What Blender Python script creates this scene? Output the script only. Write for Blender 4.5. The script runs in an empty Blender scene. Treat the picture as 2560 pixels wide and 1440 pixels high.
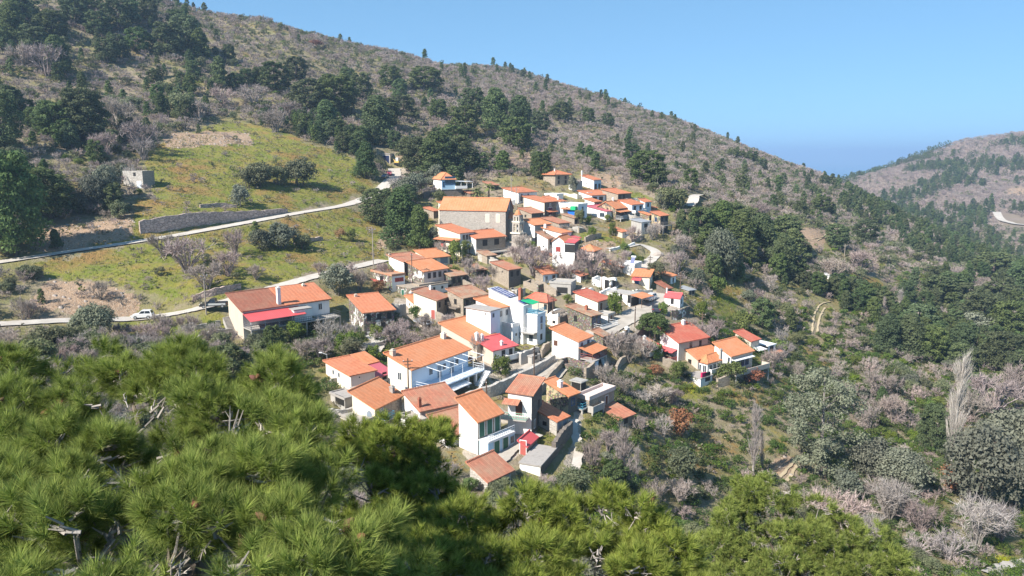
import bpy, math, random
import numpy as np
from mathutils import Matrix, Vector
rnd = random.Random(7)
nrs = np.random.RandomState(11)
SC = bpy.context.scene
COL = SC.collection

# ------------------------------------------------------------------ camera
CAMZ = 160.0                       # metres above the sea
F_PX, CU, CV = 1828.0, 1280.0, 720.0   # focal length and centre in photo pixels (2560 x 1440)
HORIZON_V = 391.0
PITCH = math.atan((CV - HORIZON_V) / F_PX)
cam_d = bpy.data.cameras.new('camera')
cam_d.sensor_width = 36.0
cam_d.lens = 36.0 * F_PX / 2560.0
cam_d.clip_start = 0.1
cam_d.clip_end = 90000
cam = bpy.data.objects.new('camera', cam_d)
COL.objects.link(cam)
cam.location = (0, 0, CAMZ)
cam.rotation_euler = (math.pi / 2 - PITCH, 0, 0)
SC.camera = cam

# ------------------------------------------------------------------ sky, sun, exposure
SUN_AZ = math.atan2(-0.78, -0.62)      # the sun stands behind the viewer's left shoulder
SUN_EL = math.radians(41)
world = bpy.data.worlds.new('World')
SC.world = world
world.use_nodes = True
wn = world.node_tree.nodes
bg = wn['Background']
sky = wn.new('ShaderNodeTexSky')
sky.sky_type = 'NISHITA'
sky.sun_disc = False
sky.sun_elevation = SUN_EL
sky.sun_rotation = SUN_AZ
sky.altitude = 5500
sky.air_density = 1.0
sky.dust_density = 0.1
sky.ozone_density = 1.0
tint = wn.new('ShaderNodeMixRGB'); tint.blend_type = 'MULTIPLY'; tint.inputs[0].default_value = 1.0; tint.inputs[2].default_value = (0.74, 1.28, 1.68, 1)
gam = wn.new('ShaderNodeGamma'); gam.inputs[1].default_value = 0.45
world.node_tree.links.new(sky.outputs[0], gam.inputs[0]); world.node_tree.links.new(gam.outputs[0], tint.inputs[1]); world.node_tree.links.new(tint.outputs[0], bg.inputs[0])
bg.inputs[1].default_value = 0.138
sun_d = bpy.data.lights.new('sun', 'SUN')
sun_d.energy = 5.0
sun_d.angle = math.radians(0.5)
sun_d.color = (1.0, 0.945, 0.87)
sun = bpy.data.objects.new('sun', sun_d)
COL.objects.link(sun)
sdir = Vector((math.sin(SUN_AZ) * math.cos(SUN_EL), math.cos(SUN_AZ) * math.cos(SUN_EL), math.sin(SUN_EL)))
sun.rotation_euler = sdir.to_track_quat('Z', 'Y').to_euler()
sun.location = (-60, -60, 260)
SC.view_settings.view_transform = 'Standard'
SC.view_settings.look = 'None'
SC.view_settings.exposure = 0.98
SC.view_settings.gamma = 1.0
SC.render.engine = 'CYCLES'
SC.cycles.use_denoising = True
SC.cycles.max_bounces = 5
SC.cycles.diffuse_bounces = 3
SC.cycles.transmission_bounces = 3
SC.cycles.volume_bounces = 1
SC.cycles.caustics_reflective = False
SC.cycles.caustics_refractive = False

# ------------------------------------------------------------------ pixel <-> world
CP, SP = math.cos(PITCH), math.sin(PITCH)
def pix(u, v, D):
    """point seen at photo pixel (u, v) at forward distance D (metres)"""
    x, y = (u - CU) / F_PX, (CV - v) / F_PX
    k = D / (CP + y * SP)
    return np.array([x * k, D, CAMZ + (y * CP - SP) * k])
def proj(p):
    p = np.asarray(p, float)
    X, Y, Z = p[..., 0], p[..., 1], p[..., 2] - CAMZ
    d = Y * CP - Z * SP
    yy = Y * SP + Z * CP
    return CU + F_PX * X / d, CV - F_PX * yy / d
def on_plane(u, v, z):
    x, y = (u - CU) / F_PX, (CV - v) / F_PX
    d = np.array([x, CP + y * SP, y * CP - SP])
    return d * ((z - CAMZ) / d[2]) + np.array([0, 0, CAMZ])

# ------------------------------------------------------------------ terrain heights
CTRL_W = [(0,-40,-4),(-30,-20,-6),(30,-25,-14),(0,4,-9.2),(-8,8,-9.8),(9,10,-13),(0,27,-20),(18,27,-21),(-20,25,-14),(-45,25,-9),
 (0,50,-31),(25,55,-38),(-25,55,-26),(-55,60,-18),(55,40,-38),(75,60,-47),(95,30,-46),(-90,80,-14),(-170,150,-4),(-250,300,50),(-190,60,0),
 (-300,800,0),(-100,850,-50),(100,900,-75),(250,880,-105),(330,1300,-172),(520,1700,-185),(-500,2000,-150),(0,2500,-190),(900,2500,-190),(1500,2200,-150),
 (-420,500,90),(-380,420,105),(1000,1500,20),(1100,900,30)]
CTRL_P = [(1430,1150,92),(1300,1190,86),(1120,1130,92),(950,1070,98),(1040,1090,96),(850,1000,104),(1320,960,117),(1370,1085,97),(1480,1030,106),
 (1560,1065,104),(1200,915,124),(1150,1000,108),(870,880,122),(640,855,128),(760,830,137),(900,840,133),(1060,800,147),(1240,860,135),(1340,860,135),
 (1420,900,128),(1480,820,148),(1560,800,152),(1640,770,157),(1700,770,160),(1560,720,168),(1330,745,163),(1280,710,170),(1100,700,170),(1420,740,164),
 (1500,690,177),(1440,660,182),(1380,610,198),(1240,645,186),(1160,645,185),(1060,670,178),(1280,605,198),(1250,560,212),(1340,560,214),(1420,550,220),
 (1500,550,224),(1600,585,214),(1660,575,220),(1560,530,236),(1140,492,240),(1300,505,238),(1480,471,258),(1400,462,262),(1600,500,250),(1520,620,196),
 (1620,640,192),(1000,560,212),(940,620,190),
 # roads
 (0,655,150),(150,632,158),(300,610,165),(540,570,182),(760,530,205),(880,510,222),(960,465,245),(1000,430,265),
 (0,810,128),(180,800,133),(330,797,138),(500,770,140),(700,715,152),(830,680,164),(960,650,178),
 # left hill
 (330,465,203),(100,560,172),(600,440,225),(750,400,250),(850,420,255),(600,370,252),(300,330,250),(100,330,235),(100,200,290),(300,200,310),(600,200,340),
 (850,300,315),(950,385,275),(1050,385,285),(1150,400,290),(1250,420,280),(1350,430,276),(350,560,174),(600,530,196),(350,740,143),(640,680,158),
 # upper hill and skyline
 (0,-120,400),(200,-50,400),(380,14,410),(520,66,430),(640,54,450),(760,86,470),(900,120,490),(1060,156,520),(1180,189,545),(1240,180,640),(1290,194,650),
 (1400,239,650),(1500,262,645),(1600,289,640),(1700,316,640),(1800,357,620),(1900,406,600),(2000,434,580),(2080,461,560),
 (1000,250,390),(1200,300,380),(1400,330,400),(1300,240,490),(1500,380,345),(1600,420,315),(1700,400,390),(1740,500,252),(1800,470,325),(1900,500,340),
 (1950,450,450),(2000,530,350),
 # right slope
 (1700,560,235),(1800,600,235),(1900,600,255),(2060,590,290),(2000,650,250),(1850,700,205),(1750,680,196),(1780,800,165),(1900,800,190),(2060,760,215),
 (2040,830,195),(1950,900,168),(1830,930,140),(1900,960,140),(1700,960,132),(1600,950,128),(1650,1050,118),(1750,1150,110),(1600,1200,98),(1880,1185,112),
 (2020,1180,115),(2100,1000,150),(2200,1100,140),(2380,1160,126),(2500,1200,120),(2400,1000,165),(2560,950,185),(2250,900,190),(2300,800,240),(2200,700,275),
 (2450,800,260),(2560,750,300),(2530,1430,86),(2300,1350,92),(2000,1400,84),(2150,560,380),(2250,620,375),(2150,500,470),(2120,474,540),
 # valley and far hill
 (2300,560,600),(2400,640,500),(2560,680,470),(2350,600,560),(2112,454,1000),(2200,432,1050),(2300,402,1100),(2400,354,1150),(2500,340,1150),(2560,330,1150),
 (2700,300,1150),(2900,290,1100),(2300,480,850),(2450,450,900),(2450,540,720),(2560,560,680),(2560,450,880),(2800,500,800)]
_pts = np.array([(x, y, CAMZ + z) for x, y, z in CTRL_W] + [tuple(pix(*c)) for c in CTRL_P])
_S = 100.0
_c2 = 0.10 ** 2
def _kern(dx, dy):
    return -np.sqrt(dx * dx + dy * dy + _c2)
_P = _pts[:, :2] / _S
_n = len(_P)
_A = _kern(_P[:, None, 0] - _P[None, :, 0], _P[:, None, 1] - _P[None, :, 1]) + np.eye(_n) * 0.006
_Q = np.hstack([np.ones((_n, 1)), _P])
_M = np.block([[_A, _Q], [_Q.T, np.zeros((3, 3))]])
_w = np.linalg.solve(_M, np.concatenate([_pts[:, 2], np.zeros(3)]))
def base_height(x, y):
    x = np.asarray(x, float); y = np.asarray(y, float)
    sh = x.shape
    X = x.ravel() / _S; Y = y.ravel() / _S
    out = _w[_n] + _w[_n + 1] * X + _w[_n + 2] * Y
    for i in range(_n):
        out = out + _w[i] * _kern(X - _P[i, 0], Y - _P[i, 1])
    return out.reshape(sh)
def vnoise(x, y, seed=0):
    xi = np.floor(x).astype(np.int64); yi = np.floor(y).astype(np.int64)
    fx = x - xi; fy = y - yi
    fx = fx * fx * (3 - 2 * fx); fy = fy * fy * (3 - 2 * fy)
    def h(a, b):
        n = (a * 374761393 + b * 668265263 + seed * 1442695041) & 0x7fffffff
        n = ((n ^ (n >> 13)) * 1274126177) & 0x7fffffff
        n = n ^ (n >> 16)
        return (n & 0xffff) / 65535.0
    return (h(xi, yi) * (1 - fx) + h(xi + 1, yi) * fx) * (1 - fy) + (h(xi, yi + 1) * (1 - fx) + h(xi + 1, yi + 1) * fx) * fy
def fbm(x, y, seed=0, o=4):
    s, a, t = 0, 0.5, 0
    for k in range(o):
        s = s + a * vnoise(x * 2 ** k, y * 2 ** k, seed + k); t += a; a *= 0.5
    return s / t

# terrain grid: fans out from under the viewer so it is fine near and coarse far
NA, NR = 520, 620
AZ = np.linspace(math.radians(-52), math.radians(52), NA)
RR = np.geomspace(4.0, 2700.0, NR)
LR0, LRS = math.log(RR[0]), math.log(RR[1] / RR[0])
GX = np.sin(AZ)[:, None] * RR[None, :]
GY = np.cos(AZ)[:, None] * RR[None, :]
GH = base_height(GX, GY)
_amp = np.clip((RR - 60) / 240, 0.12, 1.0)[None, :]
GH = GH + (fbm(GX / 34, GY / 34, 3) - 0.5) * 5.0 * _amp * np.clip((RR - 150) / 200, 0.0, 1)[None, :] + (fbm(GX / 7, GY / 7, 9, 3) - 0.5) * 0.9 * _amp

def _grid_lookup(H, x, y):
    x = np.asarray(x, float); y = np.asarray(y, float)
    r = np.maximum(np.hypot(x, y), RR[0]); a = np.arctan2(x, y)
    fa = np.clip((a - AZ[0]) / (AZ[1] - AZ[0]), 0, NA - 1.001); fr = np.clip((np.log(r) - LR0) / LRS, 0, NR - 1.001)
    ia = fa.astype(int); ir = fr.astype(int); ta = fa - ia; tr = fr - ir
    return (H[ia, ir] * (1 - ta) + H[ia + 1, ir] * ta) * (1 - tr) + (H[ia, ir + 1] * (1 - ta) + H[ia + 1, ir + 1] * ta) * tr
def height(x, y):
    return _grid_lookup(GH, x, y)
def hit(u, v, rmin=45.0):
    """where the line of sight through a photo pixel meets the ground"""
    x, y = (u - CU) / F_PX, (CV - v) / F_PX
    d = np.array([x, CP + y * SP, y * CP - SP])
    rh = math.hypot(d[0], d[1])
    rs = np.geomspace(rmin, 2600, 2500)
    px = d[0] / rh * rs; py = d[1] / rh * rs; pz = CAMZ + d[2] / rh * rs
    below = pz < height(px, py)
    if not below.any():
        return None
    i = int(np.argmax(below))
    return np.array([px[i], py[i], float(height(px[i], py[i]))])

# ------------------------------------------------------------------ roads flatten the ground
def smooth_line(pts, n=12):
    """Catmull-Rom through 3-D points"""
    P = [np.asarray(p, float) for p in pts]
    P = [2 * P[0] - P[1]] + P + [2 * P[-1] - P[-2]]
    out = []
    for i in range(1, len(P) - 2):
        for t in np.linspace(0, 1, n, endpoint=False):
            a, b, c, d = P[i - 1], P[i], P[i + 1], P[i + 2]
            out.append(0.5 * ((2 * b) + (c - a) * t + (2 * a - 5 * b + 4 * c - d) * t * t + (3 * b - a - 3 * c + d) * t ** 3))
    out.append(P[-2])
    return np.array(out)
ROADS = {}
def make_road_line(name, pixels, width, lift=0.0):
    pts = [pix(*p) if len(p) == 3 else hit(*p) for p in pixels]
    line = smooth_line(pts)
    k = np.array([1, 2, 3, 4, 3, 2, 1.0]); k /= k.sum()
    zz = np.convolve(np.pad(line[:, 2], 3, mode='edge'), k, mode='valid')
    line[:, 2] = zz
    ROADS[name] = (line, width, lift)
def flatten(line, width, margin=3.5, drop=0.18):
    global GH
    lo = line[:, :2].min(0) - width - margin - 2; hi = line[:, :2].max(0) + width + margin + 2
    m = (GX > lo[0]) & (GX < hi[0]) & (GY > lo[1]) & (GY < hi[1])
    ii = np.nonzero(m)
    x, y = GX[ii], GY[ii]
    best = np.full(x.shape, 1e9); bz = np.zeros(x.shape)
    for a, b in zip(line[:-1], line[1:]):
        ab = b[:2] - a[:2]; L2 = max(1e-6, ab @ ab)
        t = np.clip(((x - a[0]) * ab[0] + (y - a[1]) * ab[1]) / L2, 0, 1)
        d = np.hypot(x - a[0] - t * ab[0], y - a[1] - t * ab[1])
        q = d < best
        best[q] = d[q]; bz[q] = (a[2] + (b[2] - a[2]) * t)[q]
    k = np.clip((best - width / 2 - 0.7) / margin, 0, 1); k = k * k * (3 - 2 * k)
    GH[ii] = GH[ii] * k + (bz - drop) * (1 - k)
make_road_line('upper_road', [(-140,676,143),(0,655,150),(150,632,158),(300,610,165),(430,590,173),(540,570,182),(650,550,193),(760,530,205),(830,519,213),(880,508,222),(930,487,234),(965,462,246),(985,440,260),(985,420,272)], 4.6)
make_road_line('lower_road', [(-140,818,124),(0,810,128),(180,800,133),(330,797,138),(430,785,139),(500,770,140),(570,752,143),(640,733,147),(700,715,152),(770,695,158),(830,680,164),(900,664,171),(960,650,178)], 4.2)
make_road_line('village_street', [(1330,965,116),(1375,925,123),(1420,882,131),(1500,830,143),(1545,806,149),(1590,783,154),(1640,760,161),(1665,735,168)], 6.0)
make_road_line('hill_lane', [(1612,690),(1618,660),(1640,632),(1600,612),(1560,618),(1520,623)], 3.0)
for nm in ('upper_road', 'lower_road', 'village_street', 'hill_lane'):
    flatten(ROADS[nm][0], ROADS[nm][1])

# ------------------------------------------------------------------ object helpers
def link(o, parent=None):
    COL.objects.link(o)
    if parent is not None:
        o.parent = parent
    return o
def tag(o, label=None, cat=None, group=None, kind=None):
    if label: o['label'] = label
    if cat: o['category'] = cat
    if group: o['group'] = group
    if kind: o['kind'] = kind
    return o
def thing(name, loc, rz, label, cat, group=None):
    o = bpy.data.objects.new(name, None)
    o.empty_display_size = 0.5
    o.location = loc; o.rotation_euler = (0, 0, rz)
    link(o)
    return tag(o, label, cat, group)
class MB:
    """collects faces for one mesh"""
    def __init__(s):
        s.v = []; s.f = []; s.m = []; s.uv = []
    def face(s, pts, mi=0, uv=None):
        b = len(s.v)
        s.v += [tuple(p) for p in pts]; s.f.append(tuple(range(b, b + len(pts)))); s.m.append(mi)
        s.uv += list(uv) if uv is not None else [(p[0], p[1]) for p in pts]
    def box(s, x0, x1, y0, y1, z0, z1, mi=0):
        c = [(x0,y0,z0),(x1,y0,z0),(x1,y1,z0),(x0,y1,z0),(x0,y0,z1),(x1,y0,z1),(x1,y1,z1),(x0,y1,z1)]
        for q in ((3,2,1,0),(4,5,6,7),(0,1,5,4),(1,2,6,5),(2,3,7,6),(3,0,4,7)):
            s.face([c[i] for i in q], mi)
    def prism(s, poly, off, mi=0):
        """polygon swept along a vector"""
        a = [np.asarray(p, float) for p in poly]; o = np.asarray(off, float)
        b = [p + o for p in a]
        s.face(a[::-1], mi); s.face(b, mi)
        n = len(a)
        for i in range(n):
            j = (i + 1) % n
            s.face([a[i], a[j], b[j], b[i]], mi)
    def tube(s, p0, p1, r0, r1=None, n=6, mi=0, cap=True):
        r1 = r0 if r1 is None else r1
        p0 = np.asarray(p0, float); p1 = np.asarray(p1, float)
        d = p1 - p0; L = np.linalg.norm(d)
        if L < 1e-9: return
        d /= L
        a = np.cross(d, [0, 0, 1.0])
        if np.linalg.norm(a) < 1e-3: a = np.array([1.0, 0, 0])
        a /= np.linalg.norm(a); b = np.cross(d, a)
        A = [p0 + r0 * (math.cos(t) * a + math.sin(t) * b) for t in np.linspace(0, 2 * math.pi, n, endpoint=False)]
        B = [p1 + r1 * (math.cos(t) * a + math.sin(t) * b) for t in np.linspace(0, 2 * math.pi, n, endpoint=False)]
        for i in range(n):
            j = (i + 1) % n
            s.face([A[i], A[j], B[j], B[i]], mi)
        if cap:
            s.face(A[::-1], mi); s.face(B, mi)
    def lathe(s, c, prof, n=12, mi=0):
        c = np.asarray(c, float)
        rings = [[c + (r * math.cos(t), r * math.sin(t), z) for t in np.linspace(0, 2 * math.pi, n, endpoint=False)] for r, z in prof]
        for A, B in zip(rings[:-1], rings[1:]):
            for i in range(n):
                j = (i + 1) % n
                s.face([A[i], A[j], B[j], B[i]], mi)
        s.face(rings[0][::-1], mi); s.face(rings[-1], mi)
    def build(s, name, mats, parent=None, uv=False, smooth=False):
        me = bpy.data.meshes.new(name)
        me.from_pydata([tuple(map(float, p)) for p in s.v], [], s.f)
        for m in (mats if isinstance(mats, (list, tuple)) else [mats]):
            me.materials.append(m)
        if len(set(s.m)) > 1:
            me.polygons.foreach_set('material_index', s.m)
        if uv:
            l = me.uv_layers.new(name='uv')
            l.data.foreach_set('uv', np.array(s.uv, np.float32).ravel())
        if smooth:
            me.polygons.foreach_set('use_smooth', [True] * len(me.polygons))
        me.validate()
        return link(bpy.data.objects.new(name, me), parent)
def fast_mesh(name, V, F, mat, attrs=None, smooth=False):
    """numpy verts (n,3) and faces (m,k)"""
    V = np.ascontiguousarray(V, np.float32); F = np.ascontiguousarray(F, np.int32)
    me = bpy.data.meshes.new(name)
    k = F.shape[1]
    me.vertices.add(len(V)); me.vertices.foreach_set('co', V.ravel())
    me.loops.add(F.size); me.loops.foreach_set('vertex_index', F.ravel())
    me.polygons.add(len(F)); me.polygons.foreach_set('loop_start', np.arange(0, F.size, k, dtype=np.int32))
    try:
        me.polygons.foreach_set('loop_total', np.full(len(F), k, np.int32))
    except Exception:
        pass
    for m in (mat if isinstance(mat, (list, tuple)) else [mat]):
        me.materials.append(m)
    for an, arr in (attrs or {}).items():
        a = me.attributes.new(an, 'FLOAT', 'POINT')
        a.data.foreach_set('value', np.ascontiguousarray(arr, np.float32))
    if smooth:
        me.polygons.foreach_set('use_smooth', np.ones(len(F), bool))
    me.update(calc_edges=True)
    return me
# ------------------------------------------------------------------ materials
class NT:
    def __init__(s, name):
        s.mat = bpy.data.materials.new(name); s.mat.use_nodes = True
        s.t = s.mat.node_tree; s.n = s.t.nodes; s.l = s.t.links
        s.bsdf = s.n['Principled BSDF']
        s.bsdf.inputs['Specular IOR Level'].default_value = 0.25
    def add(s, typ, **kw):
        nd = s.n.new('ShaderNode' + typ)
        for k, v in kw.items():
            setattr(nd, k, v)
        return nd
    def put(s, sock, v):
        if hasattr(v, 'node') or hasattr(v, 'is_linked'):
            s.l.new(v, sock)
        else:
            sock.default_value = v
    def coord(s, kind='Object'):
        return s.add('TexCoord').outputs[kind]
    def jitter(s, vec):
        """shift a texture by a random amount for each object"""
        oi = s.add('ObjectInfo'); m = s.add('Math', operation='MULTIPLY'); s.l.new(oi.outputs['Random'], m.inputs[0]); m.inputs[1].default_value = 57.3
        a = s.add('VectorMath', operation='ADD'); s.l.new(vec, a.inputs[0]); s.l.new(m.outputs[0], a.inputs[1])
        return a.outputs[0]
    def noise(s, vec, scale, detail=3, rough=0.55, dist=0.0):
        nd = s.add('TexNoise'); s.l.new(vec, nd.inputs['Vector'])
        nd.inputs['Scale'].default_value = scale; nd.inputs['Detail'].default_value = detail
        nd.inputs['Roughness'].default_value = rough; nd.inputs['Distortion'].default_value = dist
        return nd.outputs['Fac']
    def ramp(s, fac, stops):
        nd = s.add('ValToRGB'); s.l.new(fac, nd.inputs[0])
        e = nd.color_ramp.elements
        while len(e) < len(stops): e.new(0.5)
        for i, (p, c) in enumerate(stops):
            e[i].position = p; e[i].color = (c, c, c, 1) if isinstance(c, (int, float)) else (*c, 1)
        return nd.outputs[0]
    def mix(s, fac, a, b, blend='MIX'):
        nd = s.add('MixRGB', blend_type=blend)
        s.put(nd.inputs[0], fac)
        s.put(nd.inputs[1], (*a, 1) if isinstance(a, tuple) else a); s.put(nd.inputs[2], (*b, 1) if isinstance(b, tuple) else b)
        return nd.outputs[0]
    def math(s, op, a, b=0.0):
        nd = s.add('Math', operation=op); s.put(nd.inputs[0], a); s.put(nd.inputs[1], b)
        return nd.outputs[0]
    def stretch(s, vec, sc):
        nd = s.add('Mapping'); s.l.new(vec, nd.inputs[0]); nd.inputs['Scale'].default_value = sc
        return nd.outputs[0]
    def bump(s, h, strength=0.3, dist=0.05):
        nd = s.add('Bump'); s.l.new(h, nd.inputs['Height']); nd.inputs['Strength'].default_value = strength; nd.inputs['Distance'].default_value = dist
        s.l.new(nd.outputs[0], s.bsdf.inputs['Normal'])
    def done(s, color, rough=0.85, metal=0.0, spec=None):
        s.put(s.bsdf.inputs['Base Color'], (*color, 1) if isinstance(color, tuple) else color)
        s.put(s.bsdf.inputs['Roughness'], rough); s.bsdf.inputs['Metallic'].default_value = metal
        if spec is not None: s.bsdf.inputs['Specular IOR Level'].default_value = spec
        return s.mat
M = {}
def plaster(name, c, dirt=(0.42, 0.38, 0.32), amount=0.5, bare=0.0, barec=(0.30, 0.25, 0.19)):
    t = NT(name); o = t.jitter(t.coord())
    n1 = t.noise(o, 0.5, 4); n2 = t.noise(t.stretch(o, (1.6, 1.6, 0.22)), 1.3, 5); n3 = t.noise(o, 5.0, 3)
    f = t.math('MULTIPLY', t.ramp(n2, [(0.48, 0.0), (0.78, 1.0)]), amount)
    col = t.mix(f, c, dirt)
    col = t.mix(t.math('MULTIPLY', t.ramp(n1, [(0.4, 0.0), (0.75, 1.0)]), amount * 0.5), col, tuple(x * 0.8 for x in c))
    if bare > 0:
        nb = t.noise(o, 0.75, 6, 0.65, 0.6)
        vor = t.add('TexVoronoi'); t.l.new(o, vor.inputs['Vector']); vor.inputs['Scale'].default_value = 3.2
        st = t.mix(t.ramp(vor.outputs['Distance'], [(0.1, 1.0), (0.6, 0.0)]), (0.12, 0.10, 0.08), t.mix(0.5, barec, vor.outputs['Color'], 'OVERLAY'))
        k = 0.62 - bare * 0.3
        col = t.mix(t.ramp(nb, [(k - 0.03, 0.0), (k + 0.03, 1.0)]), col, st)
    t.bump(n3, 0.25, 0.03)
    M[name] = t.done(col, 0.9)
plaster('white', (0.80, 0.78, 0.74), (0.52, 0.48, 0.42), 0.35)
plaster('cream', (0.74, 0.67, 0.54), (0.44, 0.38, 0.30), 0.4)
plaster('beige', (0.55, 0.47, 0.38), (0.34, 0.29, 0.24), 0.5)
plaster('pinkish', (0.66, 0.54, 0.48), (0.42, 0.34, 0.29), 0.4)
plaster('pale_blue', (0.62, 0.70, 0.78), (0.5, 0.52, 0.52), 0.25)  # bluish shade of white right-hand walls put into colour; also real blue paint
plaster('sky_blue', (0.42, 0.60, 0.74), (0.4, 0.48, 0.52), 0.25)
plaster('peeling', (0.78, 0.75, 0.70), (0.42, 0.37, 0.31), 0.6, bare=0.62)
plaster('ruin', (0.66, 0.62, 0.56), (0.36, 0.31, 0.25), 0.7, bare=0.98)
plaster('concrete', (0.40, 0.375, 0.34), (0.22, 0.20, 0.18), 0.6)
plaster('roof_slab', (0.36, 0.33, 0.30), (0.2, 0.18, 0.16), 0.6)
plaster('ochre', (0.50, 0.39, 0.24), (0.3, 0.24, 0.16), 0.6, bare=0.5, barec=(0.42, 0.32, 0.2))
def stone(name, c1, c2, mortar, scale=2.6, ml=0.08):
    t = NT(name); o = t.jitter(t.coord())
    w = t.add('VectorMath', operation='ADD'); t.l.new(t.stretch(o, (1, 1, 1.6)), w.inputs[0])
    nz = t.add('TexNoise'); t.l.new(o, nz.inputs['Vector']); nz.inputs['Scale'].default_value = 2.0
    sc = t.add('VectorMath', operation='SCALE'); t.l.new(nz.outputs['Color'], sc.inputs[0]); sc.inputs['Scale'].default_value = 0.35
    t.l.new(sc.outputs[0], w.inputs[1])
    v = t.add('TexVoronoi'); t.l.new(w.outputs[0], v.inputs['Vector']); v.inputs['Scale'].default_value = scale
    e = t.add('TexVoronoi', feature='DISTANCE_TO_EDGE'); t.l.new(w.outputs[0], e.inputs['Vector']); e.inputs['Scale'].default_value = scale
    sep = t.add('SeparateColor'); t.l.new(v.outputs['Color'], sep.inputs[0])
    col = t.mix(sep.outputs[0], c1, c2)
    col = t.mix(t.ramp(e.outputs['Distance'], [(0.0, 1.0), (ml, 0.0)]), col, mortar)
    big = t.noise(o, 0.3, 4)
    col = t.mix(t.math('MULTIPLY', big, 0.6), col, tuple(x * 0.7 for x in c1))
    t.bump(t.ramp(e.outputs['Distance'], [(0.0, 0.0), (0.25, 1.0)]), 0.6, 0.08)
    M[name] = t.done(col, 0.92)
stone('rubble', (0.44, 0.36, 0.275), (0.25, 0.205, 0.16), (0.45, 0.39, 0.32), 3.0)
stone('dark_and_shaded_rubble', (0.21, 0.175, 0.145), (0.13, 0.11, 0.10), (0.23, 0.2, 0.17), 3.0)  # dark stone, and right-hand walls whose shade is put into the colour
stone('dry_stone', (0.60, 0.465, 0.40), (0.34, 0.27, 0.24), (0.12, 0.095, 0.085), 1.1, 0.12)
stone('ashlar', (0.46, 0.41, 0.355), (0.35, 0.31, 0.265), (0.50, 0.46, 0.41), 2.0)
stone('white_rubble', (0.62, 0.58, 0.52), (0.40, 0.36, 0.31), (0.24, 0.21, 0.18), 2.6)
def tiles(name, c1, c2, old, oldamt, stripe=0.25):
    """clay tiles: UV runs in metres along the eave (u) and down the slope (v)"""
    t = NT(name); uv = t.coord('UV'); o = t.jitter(t.coord())
    sep = t.add('SeparateXYZ'); t.l.new(uv, sep.inputs[0])
    fu = t.math('FLOOR', t.math('MULTIPLY', sep.outputs[0], 1 / 0.26)); fv = t.math('FLOOR', t.math('MULTIPLY', sep.outputs[1], 1 / 0.36))
    cmb = t.add('CombineXYZ'); t.l.new(fu, cmb.inputs[0]); t.l.new(fv, cmb.inputs[1])
    oi = t.add('ObjectInfo'); t.l.new(oi.outputs['Random'], cmb.inputs[2])
    wn_ = t.add('TexWhiteNoise', noise_dimensions='3D'); t.l.new(cmb.outputs[0], wn_.inputs['Vector'])
    col = t.mix(wn_.outputs['Value'], c1, c2)
    wv = t.math('SINE', t.math('MULTIPLY', sep.outputs[0], 2 * math.pi / 0.26))
    st = t.math('SINE', t.math('MULTIPLY', sep.outputs[0], 2 * math.pi / 0.78))
    col = t.mix(t.math('MULTIPLY', t.ramp(st, [(0.25, 1.0), (0.7, 0.0)]), stripe), col, tuple(x * 0.5 for x in c1))
    nb = t.noise(o, 0.45, 5, 0.65); nf = t.noise(o, 3.0, 3)
    col = t.mix(t.math('MULTIPLY', t.ramp(nb, [(0.42, 0.0), (0.68, 1.0)]), oldamt), col, old)
    col = t.mix(t.math('MULTIPLY', t.ramp(nf, [(0.55, 0.0), (0.75, 1.0)]), 0.35), col, tuple(x * 0.62 for x in c1))
    t.bump(wv, 0.5, 0.05)
    M[name] = t.done(col, 0.82)
tiles('tile_new', (0.64, 0.235, 0.12), (0.53, 0.175, 0.085), (0.50, 0.24, 0.14), 0.5, 0.34)
tiles('tile_orange', (0.67, 0.265, 0.125), (0.57, 0.205, 0.09), (0.56, 0.29, 0.165), 0.45, 0.26)
tiles('tile_worn', (0.53, 0.215, 0.13), (0.41, 0.15, 0.09), (0.40, 0.26, 0.17), 0.75, 0.34)
tiles('tile_old', (0.50, 0.25, 0.15), (0.35, 0.155, 0.095), (0.40, 0.32, 0.22), 0.95, 0.3)
tiles('tile_brown', (0.37, 0.14, 0.085), (0.28, 0.095, 0.06), (0.30, 0.17, 0.11), 0.6, 0.3)
tiles('tile_red', (0.54, 0.145, 0.09), (0.45, 0.11, 0.07), (0.48, 0.21, 0.14), 0.6, 0.2)
def sheet(name, c):
    t = NT(name); uv = t.coord('UV'); o = t.jitter(t.coord())
    sep = t.add('SeparateXYZ'); t.l.new(uv, sep.inputs[0])
    wv = t.math('SINE', t.math('MULTIPLY', sep.outputs[0], 2 * math.pi / 0.3))
    col = t.mix(t.math('MULTIPLY', t.ramp(t.noise(o, 0.8, 4), [(0.4, 0.0), (0.8, 1.0)]), 0.4), c, tuple(min(1, x * 0.6 + 0.08) for x in c))
    col = t.mix(t.math('MULTIPLY', t.ramp(wv, [(0.0, 0.0), (0.25, 1.0)]), 0.12), tuple(x * 0.5 for x in c), col) if False else col
    t.bump(wv, 0.5, 0.04)
    M[name] = t.done(col, 0.5, spec=0.4)
sheet('red_sheet', (0.60, 0.095, 0.095)); sheet('pink_sheet', (0.50, 0.115, 0.14)); sheet('grey_sheet', (0.34, 0.35, 0.36)); sheet('white_sheet', (0.75, 0.75, 0.74))
def flat(name, c, rough=0.7, metal=0.0, var=0.2, spec=0.3):
    t = NT(name); o = t.jitter(t.coord())
    col = t.mix(t.math('MULTIPLY', t.noise(o, 2.5, 4), var * 1.6), c, tuple(x * 0.55 for x in c))
    M[name] = t.done(col, rough, metal, spec)
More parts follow.
